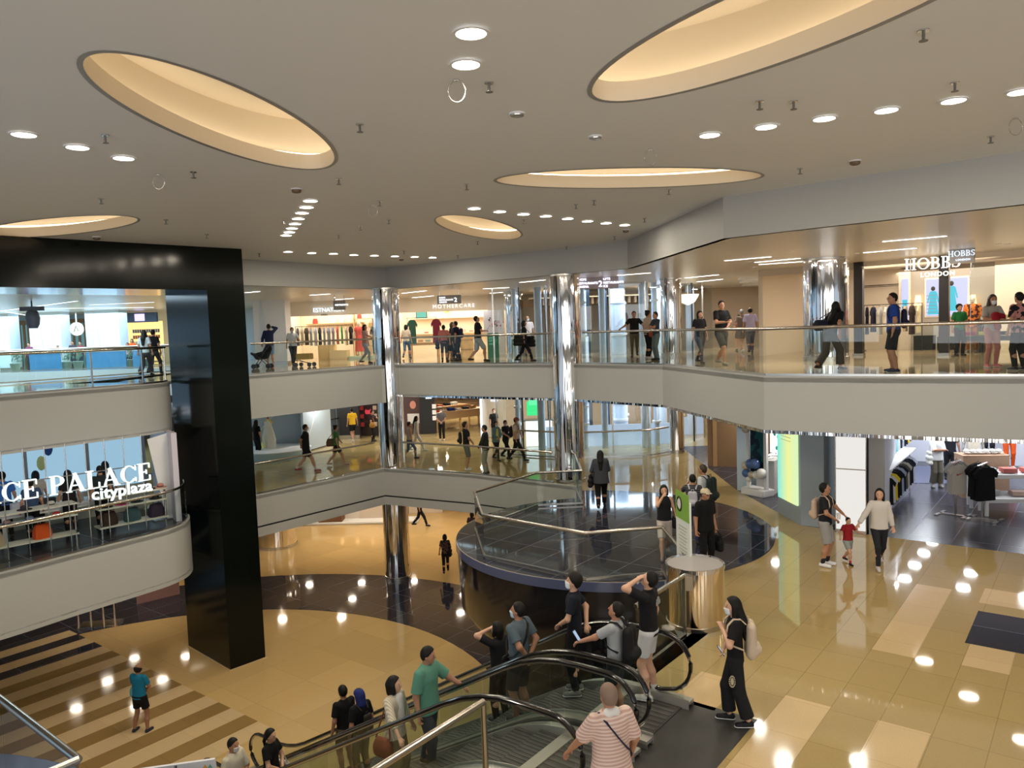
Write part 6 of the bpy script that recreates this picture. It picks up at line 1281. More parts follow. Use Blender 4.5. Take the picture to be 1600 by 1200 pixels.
t = thing('advert', 'dark red-brown advertising panel with a small portrait beside the black pillar', 'poster', m1(650, 680)); MB().box((-.2, .5, 1.3), (.9, .1, 2.5)).build('panel', mat('ad_brown', (.07, .035, .03), .4), t); MB().box((-.15, .44, .8), (.6, .02, .5)).build('white_print', mat('ad_white', (.6, .58, .56), .5), t); MB().sphere((-.15, .44, 1.5), .16, 12, sc=(1, .1, 1.3)).build('printed_face', mat('ad_face', (.6, .25, .18), .5), t)
wall('wall_mid_white_fascia', (-6.1, 41.0), (-4.6, 41.0), L1+2.0, 7.2, .3, M_fas)
# wooden tables with goods
TF = Fr(m1(712, 668)[:2], 41, L1)
for i, (y, h) in enumerate(((.0, .95), (1.7, 1.05))):
    table(TF, .2, y, 3.6, 1.0, h, '%s long brown wooden display table behind the figure with red hem' % ['nearer', 'farther'][i], mat('table_oak', (.40, .24, .11), .45), apron=.35, legm=MATS.get('table_oak'))
gc = [(214, 60, 40), (196, 180, 160), (40, 60, 120), (220, 210, 200), (60, 60, 66), (180, 140, 90), (200, 190, 60), (90, 120, 150), (206, 200, 190), (190, 100, 60), (30, 30, 36), (216, 214, 206)]
for i in range(12): folded(TF, -1.3+.5*(i % 6), (i//6)*1.7, .95+.1*(i//6), gc[i], '%s stack, %s from the left on the %s wooden table' % (colname(gc[i]), ORD[i % 6], ['nearer', 'farther'][i//6]), 'goods on the wooden tables', .34, .3, 2+i % 3)
shelf(Fr((-5.6, 49.6), 0, L1), 0, 4.2, 0, .4, [.5, 1.0, 1.5, 2.0], 'back wall shelving of the wooden-table shop', M_wood2)
for i in range(14): c = gc[(i*5) % 12]; folded(Fr((-5.6, 49.6), 0, L1), .4+.56*(i % 7), 0, 1.03+.5*(i//7), c, '%s stack, %s along the %s back shelf of the wooden-table shop' % (colname(c), ORD[i % 7], ['second', 'third'][i//7]), 'stacks on the back shelving of the wooden-table shop', .4, .3, 3)
wa = P(751, 700, L1); q = MB(); a = Vector((-1.42, 37.2, 0)); b = Vector((-.40, 36.6, 0)); q.bar((a.x, a.y, L1+1.36), (b.x, b.y, L1+1.36), .3, 2.7); struct('wall_beige_sign_wall', q, mat('beige_wall', (.55, .47, .37), .5)); t = thing('edge_light', 'slim white lit edge post at the left end of the beige sign wall', 'light', (a.x-.12, a.y-.25, L1)); MB().box((0, 0, 1.36), (.10, .12, 2.7)).build('tube', emat('edge_glow', (.75, .85, 1), 1.4), t); MB().box((0, 0, .02), (.16, .18, .04)).build('base', M_steel, t)
t = thing('shop_sign', 'small glowing white M&S sign on the beige wall of the middle floor', 'sign', (-.9, 36.5, L1+2.0)); text('letters', 'M&S', .34, (-1.15, 36.55, L1+1.93), math.radians(-30), emat('sign_white', (.95, .95, 1), 2), .02, parent=t, off=.01); text('letters', 'FOOD', .14, (-1.05, 36.5, L1+1.76), math.radians(-30), emat('sign_blueish', (.7, .82, 1), 2.6), .01, parent=t)
# ------------------------------------------------------------------ lower floor shops
wall('wall_lower_back', (-30, 44), (8, 44), 0, 3.1, .2, mat('low_back', (.50, .36, .22), .6)); wall('wall_lower_right', (-2.6, 42), (6, 30), 0, 3.1, .2, mat('low_right', (.45, .34, .24), .6)); wall('wall_lower_left', (-30, 33), (-24, 44), 0, 3.1, .2, MATS['low_back'])
for i, (xa, ya, w, h, c, l) in enumerate(((540, 815, 1.9, .9, (206, 196, 184), 'white curved counter'), (585, 814, 1.6, 1.0, (200, 186, 170), 'cream counter with a square front'), (500, 818, 1.0, .9, (210, 204, 196), 'small white counter'), (515, 821, 1.2, .6, (110, 80, 56), 'brown low cabinet'), (665, 803, 1.8, 1.0, (200, 188, 172), 'stone-faced counter right of the left tall chrome column'))):
    p = P(xa, ya, 0); box_item((p.x, p.y+.6, 0), 0, c, (w, .9, h), l+' on the lower floor', 'counter', 'display_counter')
for i in range(10):
    p = P(530+8*i, 815, 0); t = thing('round_stool' if i % 3 else 'table_lamp', 'small golden %s on the lower counters, %s from the left' % ('goods stand' if i % 3 else 'table lamp', ORD[i]), 'lamp' if i % 3 == 0 else 'stand', (p.x, p.y+.5, .95), 0, 'golden objects on the lower counters'); MB().cyl((0, 0, 0), .09, .03, 14).build('base', M_wood2, t); MB().lathe([(.03, .03), (.03, .2), (.12, .2), (.08, .36)], n=14).build('shade', emat('gold_glow', (1, .6, .25), 1.2) if i % 3 == 0 else M_wood, t, smooth=True)
t = thing('floor_step', 'white stone step along the counters of the lower floor', 'step', (-8.2, 38.9, 0)); MB().box((0, 0, .06), (6.4, 1.0, .12), rz=-.04).build('slab', M_white, t); MB().box((0, -.5, .02), (6.5, .05, .04), rz=-.04).build('edge_strip', M_steel, t)
# chrome-legged dark counter and ribbed red screen at lower left
p = P(148, 985, 0); t = thing('counter', 'black counter with chrome legs under the lower left balcony', 'counter', p, math.radians(8)); MB().box((0, .5, .9), (1.3, .6, .5)).build('body', M_blk, t)
for s in (-.55, -.15, .25, .6): MB().cyl((s, .15, 0), .035, 1.3, 12).build('leg', M_chrome, t, smooth=True)
MB().box((0, .5, .03), (1.3, .6, .06)).build('base', M_steel, t)
a = P(215, 944, 0); b = P(280, 928, 0); t = thing('ribbed_screen', 'low pink-red ribbed screen behind the black portal on the lower floor', 'screen', (a+b)/2, math.atan2(b.y-a.y, b.x-a.x)); q = MB(); L = (b-a).length
for k in range(34): q.box((-L/2+L*k/33, 0, .32), (.035, .05, .64))
q.build('ribs', mat('rib_pink', (.52, .28, .24), .5), t); MB().box((0, .05, .3), (L, .03, .6)).build('backing', mat('rib_back', (.16, .06, .05), .5), t)

# ------------------------------------------------------------------ hat and bag shop under the upper left bridge, with its lit sign
A_ = P(4, 786, L1+1.42); B_ = P(238, 749, L1+1.42); sd_ = (B_-A_).normalized(); srz = math.atan2(sd_.y, sd_.x); M_ice = emat('sign_icy', (.88, 1, .92), 1.1)
t = thing('shop_sign', 'large glowing white serif sign ICE PALACE with cityplaza below, over the left balcony rail', 'sign', A_, srz)
def wid(s, gap): return sum(glyph(c)[0]+gap for c in s)
hh = (B_-A_).length/(wid('CE PALACE', .05)); off = A_-sd_*(wid('I', .05)*hh)
sn = Vector((sd_.y, -sd_.x, 0)); serif('ICE PALACE', hh, off, srz, M_ice, .08, t, .05)
ca = A_+(B_-A_)*.56+Vector((0, 0, -hh*.62)); text('letters', 'cityplaza', .42, ca, srz, M_ice, .03, parent=t, off=.006, sp=1.05)
q = MB(); q.tube([off+Vector((0, 0, hh*.06)), B_+Vector((0, 0, hh*.06))], .014, 6); q.tube([off+Vector((0, 0, hh*.92)), B_+Vector((0, 0, hh*.92))], .014, 6); q.build('support_bars', M_steel, t, world=True)
q = MB()
for k in range(8): p = off.lerp(B_, (k+.5)/8); q.tube([p+Vector((0, 0, -1.4)), p+Vector((0, 0, 1.25))], .013, 6)
q.build('support_rods', M_steel, t, world=True)
# inner frame of the shop: back of pier, window wall with cold daylight
IF = Fr(A_.xy, math.degrees(srz), L1)
M_sky = emat('window_daylight', (.42, .70, .90), .55)
q = MB()
for x0, x1 in ((-6, -.3), (-.15, 1.55), (1.7, 3.0), (3.15, 4.6)): pass
a = IF(-5, 3.4); b = IF(4.4, 3.4)
t = thing('window_wall', 'bright cold-lit window wall behind the hat and bag shop', 'window', ((a.x+b.x)/2, (a.y+b.y)/2, L1), IF.rz)
for k in range(6): MB().box((-4.0+1.6*k, 0, 1.75), (1.5, .03, 1.9)).build('pane', M_sky, t)
for k in range(7): MB().box((-4.8+1.6*k, 0, 1.6), (.1, .12, 2.9)).build('mullion', mat('mullion_grey', (.30, .34, .38), .4), t)
MB().box((0, 0, .4), (9.6, .12, .8)).build('sill_panel', mat('sill_cream', (.60, .55, .42), .5), t)
for k, (x, z, c) in enumerate(((-1.5, 1.9, (200, 60, 40)), (2.2, 2.2, (60, 90, 150)), (3.4, 2.5, (60, 90, 130)), (2.0, 1.8, (210, 220, 150)))): MB().sphere((x, -.03, z), .12, 10, sc=(1, .15, 1.8)).build('skater_silhouette', gcol(c), t)
wall('wall_rinkshop_end', tuple(IF(4.35, .55).xy), tuple(IF(4.9, 3.6).xy), L1, 7.0, .15, mat('lilac_white', (.66, .62, .70), .5))
t = thing('faceted_panel', 'white faceted panel leaning at the right end of the hat and bag shop', 'panel', IF(4.15, 1.05), IF.rz); q = MB(); q.add([(.05, 0, 0), (.35, -.08, 0), (.42, .0, 2.55), (-.35, 0, 2.4), (.2, .3, 1.2)], [(0, 1, 2, 3), (1, 4, 2), (0, 3, 4), (0, 4, 1), (3, 2, 4)]); q.build('panel', M_white, t); MB().box((0, .1, .02), (.6, .3, .04)).build('foot', M_steel, t)
for j, (x0, x1) in enumerate(((-2.2, 1.75), (2.25, 4.05))):
    mmw = mat('shelf_cream', (.66, .62, .52), .5)
    t = shelf(IF, x0, x1, .75, .5, [.22, .72, 1.02], '%s cream bag shelf standing along the left balcony rail' % ['longer', 'shorter'][j], mmw, sides=False)
    for s in (-1, 1): MB().cyl((s*((x1-x0)/2-.06), -.2, 0), .03, 1.05, 12).build('upright', M_chrome, t, smooth=True)
bgs = [(-1.4, .24, (40, 42, 44), 'black round bag'), (-.1, .24, (168, 150, 124), 'tan leather bag'), (.95, .24, (206, 84, 34), 'bright orange bag'), (2.55, .24, (64, 46, 42), 'dark brown bag'), (3.15, .24, (62, 86, 92), 'slate blue slouchy bag'), (3.8, .24, (56, 46, 62), 'dark plum bag')]
for x, z, c, l in bgs: bag(IF(x, .72, z), IF.rz+.2, c, l+' on the lowest shelf behind the left balcony rail', w=.46, h=.36, tall=.08, d=.26)
hats = [(-1.9, (120, 30, 50)), (-1.3, (60, 40, 60)), (-.6, (50, 44, 60)), (.2, (150, 120, 120)), (.7, (110, 130, 160)), (1.3, (190, 60, 60)), (2.5, (40, 36, 40)), (2.9, (190, 60, 110)), (3.3, (40, 44, 56)), (3.8, (30, 32, 36))]
def hat(p, c, label, group):
    t = thing('hat', label, 'hat', p, 0, group); MB().lathe([(.17, 0), (.17, .012), (.09, .02), (.085, .09), (.05, .11)], n=16).build('crown', gcol(c), t, smooth=True); MB().lathe([(.091, .02), (.091, .045), (.088, .045)], n=16).build('band', M_blk, t); return t
for i, (x, c) in enumerate(hats): hat(IF(x, .72, .74), c, '%s hat, %s from the left on the middle left-balcony shelf' % (colname(c), ORD[i]), 'hats on the middle shelf')
for i, (x, c) in enumerate(((-1.6, (200, 200, 200)), (-.9, (120, 120, 126)), (-.2, (206, 206, 200)), (.6, (60, 52, 60)), (1.2, (196, 190, 180)), (2.5, (60, 90, 80)), (2.9, (34, 34, 38)), (3.3, (160, 160, 170)), (3.65, (30, 30, 30)), (3.95, (190, 130, 120)))): hat(IF(x, .72, 1.04), c, '%s hat, %s from the left on the top left-balcony shelf' % (colname(c), ORD[i]), 'hats on the top shelf')
table(IF, 1.6, 2.2, 2.6, .8, .78, 'white work table inside the hat and bag shop', M_white, apron=.08)
for i, x in enumerate((.8, 1.5, 2.2)): box_item(IF(x, 2.2, .79), IF.rz, [(210, 210, 214), (60, 60, 64), (200, 200, 200)][i], (.34, .24, .18), '%s item on the white work table of the hat shop' % ['white left', 'dark middle', 'white right'][i])
for i, (x, y, c, hr, l) in enumerate(((.95, 1.5, (54, 72, 104), 'short', 'person in slate blue top seen through the letters C and E'), (1.35, 2.6, (190, 180, 170), 'bob', 'person in cream with brown hair between the letters E and P'), (1.9, 1.7, (30, 26, 30), 'long', 'dark-haired person in black behind the letter P'), (2.65, 1.5, (32, 40, 44), 'short', 'person in black behind the first letter A of the sign'), (2.95, 2.0, (30, 44, 40), 'long', 'person in dark green behind the letter L of the sign'), (.55, 2.5, (60, 110, 190), 'short', 'person in bright blue uniform left in the hat shop'))):
    person(IF(x, y, 0), math.degrees(IF.rz)+90, 1.66+.03*i, l, tc=c, bot='trousers', bc=(24, 24, 28), hair=hr, lod=0)

# ------------------------------------------------------------------ rink side beyond the upper left bridge
for xa, xb, l in ((-20, 14, 'first'), (46, 95, 'second'), (134, 187, 'third')):
    pier(xa, xb, 520, 40.5, L2, CC, '%s white tapered pier from the left across the rink void' % l, mat('rink_white', (.66, .76, .84), .5))
wall('wall_rinkside_back', (-45, 46), (-12.5, 46), L2, CC, .2, mat('rinkside_back', (.55, .66, .74), .5))
for xa, xb, l in ((18, 46, 'left'), (98, 134, 'middle')):
    a = Q(xa, 520, 45.5); b = Q(xb, 520, 45.5); t = thing('shopfront', '%s dark-framed far glass shopfront across the rink void' % l, 'shopfront', ((a.x+b.x)/2, 45.5, L2)); w = b.x-a.x; MB().box((0, 0, 1.3), (w, .05, 2.6)).build('pane', emat('far_shop_glow', (.10, .22, .24), .8), t); q = MB()
    for k in range(5): q.box((-w/2+w*k/4, -.05, 1.3), (.12, .1, 2.6))
    q.box((0, -.05, 2.6), (w, .15, .25)); q.build('frame', M_wood2, t)
a = Q(188, 500, 43.5); b = Q(246, 500, 43.5); t = thing('bookshop', 'warm-lit far bookshop with blue header at the end of the rink side', 'shop', ((a.x+b.x)/2, 43.5, L2)); w = b.x-a.x
MB().box((0, .6, 1.2), (w, .05, 2.4)).build('lit_back', emat('bookshop_glow', (1, .62, .22), 1.3), t); MB().box((0, 0, 2.62), (w, .2, .55)).build('header', mat('hdr_blue', (.10, .15, .24), .5), t); q = MB()
for r_ in range(5):
    for k in range(12): MB().box((-w*.28+.13*k, .5, .5+.34*r_), (.09, .06, .2)).build('book', [mat('bk1', (.4, .1, .05), .5), mat('bk2', (.1, .15, .2), .5), mat('bk3', (.7, .6, .4), .5)][(k*3+r_) % 3], t)
MB().box((0, .55, .1), (w, .1, .1)).build('plinth', M_wood, t); MB().box((.1, -.11, 2.62), (.55, .02, .4)).build('screen', emat('hdr_screen', (.55, .45, .9), 1.5), t)
p = Q(120, 514, 40.0); t = thing('round_sign', 'oval glowing white blade sign between the white piers across the void', 'sign', p); MB().cyl((0, .05, 0), .34, .1, 28, axis=(0, -1, 0)).build('face', emat('oval_glow', (.8, 1, .85), 1.6), t); MB().box((.0, 0, .34+(CC-p.z-.34)/2), (.05, .05, CC-p.z-.34)).build('bracket', M_steel, t); q = MB(); q.tube([(-.12, -.07, -.15), (0, -.07, .15), (.12, -.07, -.12)], .025, 6); q.build('mark', M_blk, t)
for i, (xa, xb) in enumerate(((45, 94), (134, 196), (207, 225))):
    a = Q(xa, 570, 36.9); b = Q(xb, 570, 36.9); t = thing('blue_hoarding', '%s bright blue panel behind the far glass rail across the rink void' % ['left', 'long middle', 'short right'][i], 'panel', ((a.x+b.x)/2, 37.0, L2)); MB().box((0, 0, .42), (b.x-a.x, .06, .84)).build('panel', mat('hoard_blue', (.12, .42, .85), .4), t); MB().box((0, 0, .86), (b.x-a.x, .1, .05)).build('top_rail', M_white, t)
for i, x in enumerate((24, 104, 122, 203, 232)):
    p = Q(x, 570, 37.3); t = thing('potted_plant', 'potted shrub behind the far glass rail across the void, %s from the left' % ORD[i], 'plant', (p.x, p.y, L2), 0, 'potted shrubs across the rink void'); MB().lathe([(.16, 0), (.24, .4), (.22, .42)], n=14).build('pot', mat('pot_green', (.25, .32, .26), .5), t, smooth=True); q = MB()
    for k in range(40): a = random.uniform(0, 6.28); r_ = random.uniform(0, .28); z = .45+random.uniform(0, .45); q.add([(r_*math.cos(a), r_*math.sin(a), z), (r_*math.cos(a)+.1, r_*math.sin(a)+.03, z+.06), (r_*math.cos(a)+.02, r_*math.sin(a)+.08, z+.12)], [(0, 1, 2)])
    q.build('leaves', mat('leaf_green', (.07, .16, .09), .5), t)
balustrade([(-33, 36.1), (-30, 36.4), (-22, 36.8), (-13.2, 35.7)], L2, 'far glass balustrade across the rink void', seg=2.4)
balustrade([(-21, 21.1), (-16.4, 25.5), (-14.1, 29.3), (-12.9, 31.2)], L2, 'inner glass balustrade on the far side of the upper left bridge', seg=2)
p = Q(50, 484, 30); t = thing('hanging_projector', 'black barrel-shaped fitting hanging from the ceiling beyond the upper left bridge', 'light fitting', p); MB().lathe([(.15, -.72), (.23, -.55), (.26, -.3), (.2, -.08), (.1, 0)], n=20).build('barrel', mat('fitting_grey', (.10, .11, .14), .5), t, smooth=True); MB().box((0, 0, .04), (.85, .2, .16)).build('yoke', MATS['fitting_grey'], t); MB().cyl((0, 0, .1), .03, max(.1, CC-p.z-.1), 8).build('stem', MATS['fitting_grey'], t)
for i, (xa, ya, xb, yb) in enumerate(((0, 488, 120, 472), (10, 489, 75, 500), (75, 500, 240, 495), (140, 478, 240, 474), (60, 484, 240, 482))): strip_light(P(xa, ya-2, CC), P(xb, yb-2, CC), CC, 'long pale line of light in the ceiling beyond the left bridge, %s from the top' % ORD[i], .10, 'lines of light in the rink side ceiling', emat('rink_strip', (.75, .92, 1), 2.0))
# pushchair and wagon on the upper back gallery
p = P(410, 576, L2); t = thing('pushchair', 'black pushchair left of the person in the navy jacket', 'pushchair', p, math.radians(180)); q = MB(); q.tube([(.25, .2, .1), (-.1, .2, .55), (-.45, .2, 1.0)], .016, 6); q.tube([(.25, -.2, .1), (-.1, -.2, .55), (-.45, -.2, 1.0)], .016, 6); q.tube([(-.3, .2, .1), (.2, .2, .6)], .016, 6); q.tube([(-.3, -.2, .1), (.2, -.2, .6)], .016, 6); q.build('frame', M_blk, t)
MB().tube([(-.45, -.2, 1.0), (-.48, 0, 1.02), (-.45, .2, 1.0)], .02, 8).build('handle', M_blk, t); F = Field(.02, .05); F.cone((.15, 0, .5), (-.15, 0, .55), .15, .16); F.cone((-.15, 0, .55), (-.28, 0, .8), .16, .15); F.cone((.2, 0, .5), (.4, 0, .62), .08, .05); fobj('seat', F, gcol((26, 26, 30)), t)
for x in (.28, -.3):
    for y in (.2, -.2): MB().cyl((x, y-.02, .1), .1, .04, 16, axis=(0, 1, 0)).build('wheel', M_rubber, t)
p = P(477, 573, L2); t = thing('wagon_cart', 'folding wagon with straw-coloured basket pushed by the person in the white t-shirt', 'cart', p, math.radians(-15)); MB().box((0, 0, .42), (.6, .36, .24)).build('basket', gcol((180, 150, 90)), t, bevel=.02); q = MB(); q.tube([(-.35, -.15, .28), (.35, .15, .1)], .014, 6); q.tube([(-.35, .15, .28), (.35, -.15, .1)], .014, 6); q.tube([(-.4, 0, .3), (-.62, 0, .95)], .016, 6); q.build('frame', M_blk, t)
for x in (-.3, .3):
    for y in (-.2, .2): MB().cyl((x, y-.02, .09), .09, .04, 14, axis=(0, 1, 0)).build('wheel', M_rubber, t)

# ------------------------------------------------------------------ the people
def esc_at(px, lat, lane, H):
    """step position on an escalator whose rider's head shows at column px"""
    best = None
    for k in range(3, 100):
        s = k*.1; p = epos(s, lat)-NV*lane; w = np.array([p.x, p.y, p.z+H-.1-CZ]); a = w@_F; x = 800+FPX*(w@_R)/a
        if best is None or abs(x-px) < best[0]: best = (abs(x-px), p)
    return best[1]
DN, UP = 142, -38
# on the far escalator, queueing down
def rider(px, lat, lane, H, face, label, **k):
    return person(esc_at(px, lat, lane, H), face, H, label, **k)
p = P(1016, 1093, L1)
q = person((p.x, p.y, L1+.025), 150, 1.78, 'tall person in black printed t-shirt and white shorts, hand to brow, at the escalator top', tc=(26, 26, 29), bot='shorts', bc=(205, 208, 210), shoe=(205, 205, 200), ra='down', la='head', hair='short', hp=-25, lod=2, legs='stand', skin=SKIN2, body=1, socks=((205, 205, 200), .06))
w = MB(); w.tube([wpt(q, q['arm'][-1][2]+np.array([.03*math.cos(a), 0, .03*math.sin(a)-.03])) for a in [k*math.pi/6 for k in range(12)]], .008, 6, closed=True)
wt = thing('wristwatch', 'pale wristwatch on the raised wrist of the tall person in black', 'watch', wpt(q, q['arm'][-1][2])); w.build('band', mat('watch_white', (.7, .7, .68), .4), wt, world=True)
pr = MB(); c0 = q['sp'](.02, -.122, 1.30)
for dx, dz, w_, h_ in ((0, 0, .16, .05), (-.01, .045, .12, .03), (0, .07, .05, .03)): pr.box(np.array(c0)*q['sc']+np.array([dx+.03, .0, dz]), (w_, .006, h_))
pr.build('shirt_print', cloth('print_grey', (150, 150, 152)), q['o'])
q = rider(963, 0, 1.0, 1.60, 150, 'person in pale grey t-shirt with backpack, holding out a phone on the far escalator', tc=(160, 163, 165), bot='shorts', bc=(45, 45, 50), la='reach', ra='down', hair='short', lod=2, hp=-18, skin=SKIN)
backpack(q, 'big black backpack worn by the person in pale grey holding out a phone', (24, 24, 26)); phone(q, 'black phone held out by the person with the black backpack on the escalator', -1)
q = rider(893, 0, .45, 1.74, 175, 'slim person with fluffy black hair, white mask and black clothes on the far escalator', tc=(24, 28, 38), bot='trousers', bc=(16, 16, 18), hair='fluffy', mask='w', ra='behind', la='front', lod=2, hp=-15, shoe=(120, 120, 118), build=.9, skin=SKIN2)
q = rider(806, 0, .85, 1.74, 140, 'person in grey-blue t-shirt with black sling strap, hands behind the back, on the escalator', tc=(84, 98, 106), bot='longshorts', bc=(40, 40, 44), ra='behind', la='behind', hair='short', mask='b', lod=2, hp=-8, hy=20, build=1.1)
crossbody(q, 'black sling bag worn by the person in the grey-blue t-shirt', (20, 20, 22), hip=-1)
q = rider(775, 0, .35, 1.58, 135, 'short person in black with mask raising a hand to the hair on the escalator', tc=(28, 28, 32), bot='trousers', bc=(20, 20, 22), hair='bob', la='head', ra='down', mask='w', lod=2, hp=-5, skin=SKIN2)
q = rider(538, 0, .45, 1.70, 135, 'person in black t-shirt, left one of the couple riding down', tc=(20, 20, 22), bot='shorts', bc=(90, 82, 62), hair='short', ra='front', la='down', lod=1)
q = rider(560, 0, .9, 1.62, 140, 'person in blue headscarf and black top, right one of the couple going down', tc=(22, 22, 26), bot='trousers', bc=(84, 78, 60), hair='short', cap=((38, 50, 110), 'scarf'), lod=1)
backpack(q, 'small dark backpack worn by the person in the blue headscarf', (48, 44, 40), .6)
# on the near escalator, riding up
q = rider(663, 1.5, .45, 1.76, -25, 'smiling person in sea-green polo shirt and jeans with a hand on the escalator rail', top='shirt', sleeve=.85, tc=(88, 138, 118), bot='trousers', bc=(52, 62, 72), hair='short', la='handrail', ra='down', legs='step', hy=20, hp=8, lod=2, build=1.15, shoe=(40, 34, 30))
q = rider(617, 1.5, .80, 1.62, -25, 'person with black bob, cream striped shirt and khaki trousers riding the near escalator', top='shirt', sleeve=1.5, tc=cloth('cream_stripe', (215, 205, 185), pat=('checks', (180, 170, 150), 12)), bot='wide', bc=(128, 116, 84), hair='bob', ra='handrail', la='slight', hy=18, hp=-2, lod=2, skin=SKIN2)
ti = Field(.012, .02); ti.cone((0, .085, 1.02), (0, .088, 1.36), .085, .065, st=(np.array([0, 1., 0]), .75)); fobj('white_undershirt', ti, cloth('white_top', (225, 220, 215)), q['o'])
tote(q, 'rust brown shoulder bag carried by the person in the cream shirt', (120, 66, 44), 1, .80, .26, .26, -.05, 'shoulder_bag', x=.27)
q = rider(362, 1.5, .95, 1.68, -20, 'person in loose white t-shirt with white mask at the bottom of the near escalator', tc=(205, 198, 180), bot='shorts', bc=(60, 60, 66), hair='short', mask='w', sleeve=.95, la='front', ra='down', lod=2, build=1.15)
q = rider(420, 1.5, .55, 1.58, -15, 'person with tied black hair in black dress riding up behind the masked person in white', top='dress', tc=(18, 18, 20), bot='skirt', bc=(18, 18, 20), hair='pony', la='front', ra='front', lod=2, skin=SKIN2)
tote(q, 'white patterned tote bag carried by the person in the black dress', (190, 186, 176), -1, .82, .3, .3, .05, x=.30)
# near the escalators on the middle floor
p = P(952, 1080, L1+1.66)
q = person((p.x, p.y, L1+.025), 112, 1.68, 'grey-haired person in pink striped polo shirt, back turned, at the bottom edge', top='shirt', sleeve=.9, tc=cloth('pink_stripes', (196, 160, 148), pat=('stripes', (222, 198, 186), 9)), bot='trousers', bc=(46, 48, 56), hair='short', hm=mat('hair_thin', srgb(128, 104, 88), .6), ra='slight', la='low', lod=2, build=1.15, skin=SKIN)
fc = Field(.010, .015); fc.cone(q['sp'](-.035, -.035, 1.475)*q['sc'], q['sp'](.035, -.035, 1.475)*q['sc'], .052, .052, cuts=[(q['sp'](0, 0, 1.50), np.array([0, 0, 1.]))]); fobj('collar', fc, cloth('white_top', (225, 220, 215)), q['o'])
crossbody(q, 'navy crossbody bag of the person in the pink striped polo shirt', (28, 32, 58), hip=1, z=.98)
p, H = at2(1150, 940, 1130, L1)
q = person(p, 172, 1.64, 'person with long black hair, mask and wide black trousers walking past the escalator top', tc=(20, 20, 22), bot='wide', bc=(30, 31, 34), hair='long', mask='w', legs='step', la='strap', ra='slight', lod=2, shoe=(28, 28, 32), skin=SKIN2, build=.9)
backpack(q, 'beige canvas backpack on the long-haired person walking by the escalator', (200, 182, 160), .95); phone(q, 'dark phone in the lowered hand of the long-haired person by the escalator', -1 if 0 else 1, -.05, .05)
e_ = MB()
for k in range(16):
    a = k*math.pi/8; e_.sphere((-.15+.0*k, .06+.035*math.cos(a), .62+.07*math.sin(a)), .010, 6)
e_.sphere((-.148, .06, .62), .028, 8, sc=(.3, .8, 1.9)); e_.build('embroidery', cloth('embroid', (190, 180, 150)), q['o'])
# the family
p, H = at2(1290, 757, 884, L1, 1.6)
q = person(p, -38, 1.74, 'person in black t-shirt and grey shorts holding a drink and patting the small child', tc=(30, 32, 36), bot='longshorts', bc=(150, 148, 146), hair='short', ra='front', la='pat', hy=25, hp=-14, lod=1, shoe=(225, 225, 228), socks=((40, 40, 44), .1), build=1.05, skin=SKIN)
backpack(q, 'beige backpack on the person in black t-shirt patting the child', (196, 170, 150), .8)
cp = wpt(q, q['arm'][1][2]+np.array([-.02, .07, .06])); t = thing('drink_cup', 'white paper cup held by the person in black t-shirt with the family', 'cup', cp); MB().cyl((0, 0, -.06), .032, .11, 14, r2=.04).build('cup', M_white, t); MB().cyl((0, 0, .05), .043, .012, 14).build('lid', M_white, t)
p, H = at2(1325, 812, 880, L1, .9, 1.0)
person(p, -75, .97, 'small child in red t-shirt walking between two adults, arms held out', tc=(150, 32, 40), bot='shorts', bc=(150, 160, 156), hair='short', ra='out', la='out', legs='walk', lod=1, shoe=(36, 30, 34), build=1.15, socks=((170, 60, 60), .08), skin=SKIN2)
p, H = at2(1374, 770, 886, L1, 1.5)
person(p, -100, 1.62, 'person in white long-sleeved top and black leggings leading the child by the hand', top='long', tc=(205, 200, 194), bot='slim', bc=(36, 38, 44), hair='long', ra='side', la='down', legs='walk', hy=-20, hp=-10, lod=1, shoe=(200, 190, 190), skin=SKIN2)
p, H = at2(940, 706, 793, L1)
q = person(p, 84, 1.62, 'long-haired person in loose grey top and black trousers walking away past the drum platform', top='tunic', tc=(62, 64, 70), bot='trousers', bc=(16, 16, 20), hair='long', legs='walk', lod=1, build=1.3, shoe=(26, 26, 30), ra='front', la='slight')
tote(q, 'black tote bag on the arm of the long-haired person walking away', (16, 16, 20), -1, .84, .36, .36, .0)
p = P(1037, 762, L1+1.56)
q = person((p.x, p.y, L1), -95, 1.60, 'person in black tank top and beige shorts covering the mouth behind the glass balustrade', top='tank', tc=(30, 30, 33), bot='longshorts', bc=(186, 176, 168), hair='bob', ra='face', la='down', lod=1, shoe=(130, 110, 100), legs='walk', skin=SKIN2)
tote(q, 'dark shoulder bag of the person in the black tank top', (24, 24, 36), -1, .86, .26, .28, -.08, 'shoulder_bag', x=.26)
p = P(1101, 767, L1+1.68)
q = person((p.x, p.y, L1), -60, 1.72, 'person in black polo shirt with pale patterned cap and glasses, behind the steel drum', top='shirt', sleeve=.85, tc=(18, 18, 20), bot='trousers', bc=(20, 20, 24), cap=((200, 188, 160), 'brim'), ra='down', la='down', lod=1, build=1.15, glasses=True, legs='wide')
tote(q, 'black bag hanging from the hand of the person in the patterned cap', (16, 16, 18), -1, .55, .26, .32, .06, 'hand_bag', strap='hand', x=.30)
p = P(1082, 744, L1+1.60)
q = person((p.x, p.y, L1), 75, 1.62, 'person in grey striped t-shirt with white backpack, beside the white-shirted person', tc=cloth('grey_stripes', (84, 86, 92), pat=('stripes', (50, 52, 60), 6)), bot='trousers', bc=(40, 48, 90), hair='short', la='up', lod=1, hy=15)
backpack(q, 'small white backpack on the person in the grey striped t-shirt', (186, 186, 196), .72)
p = P(1099, 730, L1+1.70)
